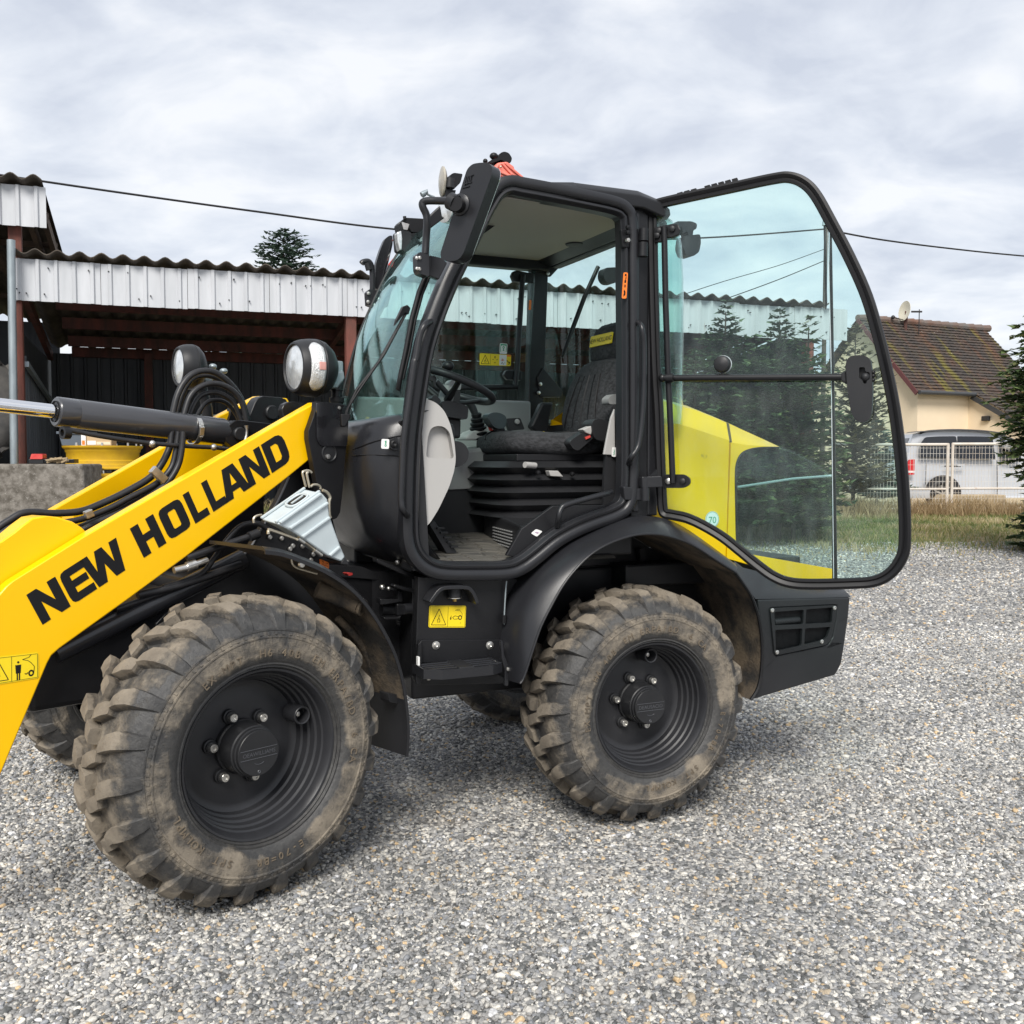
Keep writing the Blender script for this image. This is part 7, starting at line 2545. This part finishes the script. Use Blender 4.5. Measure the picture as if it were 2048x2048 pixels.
# far mirror
mp = RF.line('D', [(588, 950), (620, 850), (655, 765), (690, 738), (714, 738), (718, 800), (680, 960), (622, 1155), (580, 1150)], 1.22)
mir = MB().prism(round_poly(mp, .015), RF.v * .035).build('side_mirror', FEND, LD, smooth=35, bevel=.008)
MB().bar(RF.on('D', 715, 770, 1.215), RF.on('D', 622, 1150, 1.215), .006, .006, RF.v).build('mirror_glass', CHRO, mir, smooth=0)
tb('mirror_arm', RF.line('D', [(560, 1160), (560, 1060), (553, 980), (530, 940), (490, 942), (476, 955)], 1.20), .0135, FEND, LD, n=12)
MB().tube(RF.line('D', [(520, 950), (535, 1005)], 1.19), .016, 12).build('mirror_joint', BLK, LD)
MB().prism(round_poly(RF.line('D', [(518, 1170), (540, 1150), (580, 1160), (705, 1180), (680, 1290), (650, 1296), (580, 1290), (525, 1272)], 1.17), .006), RF.v * .05).build('mirror_bracket', FEND, LD, smooth=0, bevel=.005)
for x, y in ((530, 1185), (527, 1250)):
    MB().lathe([(0, .009), (.004, .008), (.006, .0001)], RF.on('D', x, y, 1.165), -RF.v, 10).build('bracket_bolt', STEE, LD)
# dark roof fairing with the red strip on the far corner
MB().prism(RF.line('D', [(900, 788), (945, 700), (1010, 640), (990, 600), (830, 780), (690, 960), (656, 1062), (700, 1062), (735, 1105), (830, 920)], 1.13), RF.v * .02).build('roof_fairing', BLKS, LD, smooth=0)
MB().prism(RF.line('D', [(770, 856), (800, 862), (690, 972), (682, 960)], 1.125), RF.v * .006).build('reflector_strip', REDP, LD, smooth=0)
MB().prism(RF.line('D', [(1000, 585), (1085, 505), (1100, 590), (1120, 600), (1000, 690)], .20), RF.v * .04).build('roof_fairing', BLKS, LD, smooth=0, bevel=.004)
# work lamps on the front edge of the roof
MB().prism(RF.line('D', [(800, 612), (815, 598), (955, 606), (990, 640), (940, 720), (860, 712), (830, 660)], .95), RF.v * .05).build('lamp_bracket', SEAL, LD, smooth=0, bevel=.004)
wl = MB().prism(round_poly(RF.line('D', [(756, 700), (785, 690), (860, 712), (864, 800), (845, 850), (800, 856), (770, 846)], .93), .012), RF.v * .08).build('work_lamp', BLK, LD, smooth=30, bevel=.012)
MB().prism(RF.line('D', [(752, 712), (784, 698), (792, 760), (788, 848), (772, 850), (758, 790)], .925), RF.v * .05).build('lamp_glass', LENS, wl, smooth=0, bevel=.006)
MB().prism(RF.line('D', [(756, 650), (775, 626), (810, 632), (812, 690), (765, 700)], .93), RF.v * .06).build('lamp_bracket', BLK, LD, smooth=0, bevel=.004)
MB().prism(RF.line('D', [(785, 632), (845, 650), (830, 694), (800, 690)], .925), RF.v * .01).build('lamp_clip', STEE, LD, smooth=0)
MB().tube(RF.line('D', [(808, 590), (810, 612)], .95), .008, 8).build('aerial_stub', SEAL, LD)
MB().prism(RF.line('D', [(860, 720), (945, 715), (935, 800), (900, 770), (880, 800), (862, 760)], .95), RF.v * .04).build('lamp_bracket', SEAL, LD, smooth=0)
# round lamps seen edge-on at the near corner
c = RF.on('D', 1095, 322, .34)
d_ = (-RF.u * .985 + RF.v * .17).normalized()
MB().lathe([(.010, .0001), (.008, .03), (.003, .052), (0, .058), (-.006, .058), (-.014, .045), (-.02, .02), (-.022, .0001)], c, d_, 28).build('work_lamp', mat('lamp_cream', (.50, .46, .37), .3, .3, col2=(.38, .35, .3), nscale=30, namt=.3), LD)
MB().prism(round_poly(RF.line('D', [(1122, 320), (1160, 290), (1165, 265), (1190, 253), (1258, 262), (1240, 330), (1215, 355), (1190, 380), (1130, 372)], .32), .006), RF.v * .06).build('lamp_bracket', SEAL, LD, smooth=30, bevel=.006)
MB().tube(RF.line('D', [(1160, 300), (1156, 372)], .30), .020, 14).build('lamp_joint', BLK, LD)
MB().prism(RF.line('D', [(1128, 380), (1205, 388), (1195, 430), (1126, 450)], .30), RF.v * .05).build('lamp_bracket', SEAL, LD, smooth=0)
tb('lamp_lever', RF.line('D', [(940, 425), (962, 412), (980, 398), (985, 420), (1010, 432), (1040, 442)], .5), [.012, .012, .010, .005, .005, .005], GALV, LD, sm=0, n=8)
c = RF.on('D', 1118, 545, .26)
MB().lathe([(.01, .0001), (.008, .03), (0, .046), (-.03, .046), (-.05, .02), (-.05, .0001)], c, (-RF.u * .93 - RF.v * .36).normalized(), 24).build('work_lamp', LENS, LD)
# beacon under its red cover
MB().prism(RF.line('D', [(1478, 305), (1492, 225), (1530, 172), (1600, 165), (1660, 205), (1664, 238), (1740, 300), (1640, 290), (1560, 292)], .40), RF.v * .14).build('beacon_cover', REDB, LD, smooth=30, bevel=.012)
for a, b in (((1490, 290), (1530, 190)), ((1560, 180), (1640, 270)), ((1530, 240), (1640, 285)), ((1500, 260), (1560, 235)), ((1580, 175), (1720, 292))):
    MB().bar(RF.on('D', *a, .397), RF.on('D', *b, .397), .010, .010, RF.v).build('cover_fold', REDB, LD, smooth=0, bevel=.003)
MB().ball(RF.on('D', 1552, 207, .39), .005, .004, .005).build('cover_eyelet', WIRE, LD)
MB().prism(round_poly(RF.line('D', [(1530, 130), (1550, 98), (1580, 88), (1615, 100), (1640, 140), (1630, 175), (1600, 188), (1560, 150), (1480, 180), (1450, 170)], .42), .008), RF.v * .10).build('beacon_clamp', SEAL, LD, smooth=30, bevel=.008)
MB().ball(RF.on('D', 1432, 163, .43), .010).build('beacon_screw', SEAL, LD)
MB().ball(RF.on('D', 1498, 125, .43), .018, .018, .014).build('beacon_screw', SEAL, LD)
MB().prism(RF.line('D', [(1468, 345), (1475, 315), (1590, 285), (1700, 300), (1740, 320), (1600, 330)], .30), RF.v * .3).build('beacon_base', SEAL, LD, smooth=0, bevel=.008)
# wiper across the windscreen
for pts, r_, v_ in (([('D', 868, 1320), ('D', 650, 1715), ('D', 480, 1930), ('E', 790, 660), ('E', 775, 715)], .006, .30), ([('D', 882, 1300), ('D', 690, 1660), ('D', 500, 1932), ('E', 800, 640), ('E', 782, 720)], .0045, .29),
                    ([('D', 1010, 1060), ('D', 960, 1180), ('D', 905, 1380), ('D', 860, 1620), ('D', 815, 1830), ('D', 800, 1932), ('E', 1190, 500)], .010, .17), ([('D', 1035, 1070), ('D', 985, 1190), ('D', 930, 1390), ('D', 885, 1640), ('D', 835, 1850)], .006, .17)):
    MB().tube([RF.on(k, x, y, v_) - RF.u * .02 for k, x, y in pts], r_, 8).build('wiper', SEAL, LD, smooth=50)
mb = MB()
MB().prism([RF.on('D', x, y, .28) - RF.u * .02 for x, y in ((780, 1395), (830, 1290), (870, 1275), (895, 1300), (880, 1350), (850, 1340), (770, 1440))], RF.v * .02).build('wiper_clip', SEAL, LD, smooth=0, bevel=.003)
MB().prism([RF.on('E', x, y, .22) - RF.u * .03 for x, y in ((765, 690), (840, 690), (838, 720), (800, 790), (770, 785))], RF.v * .03).build('wiper_pivot', SEAL, LD, smooth=0, bevel=.004)
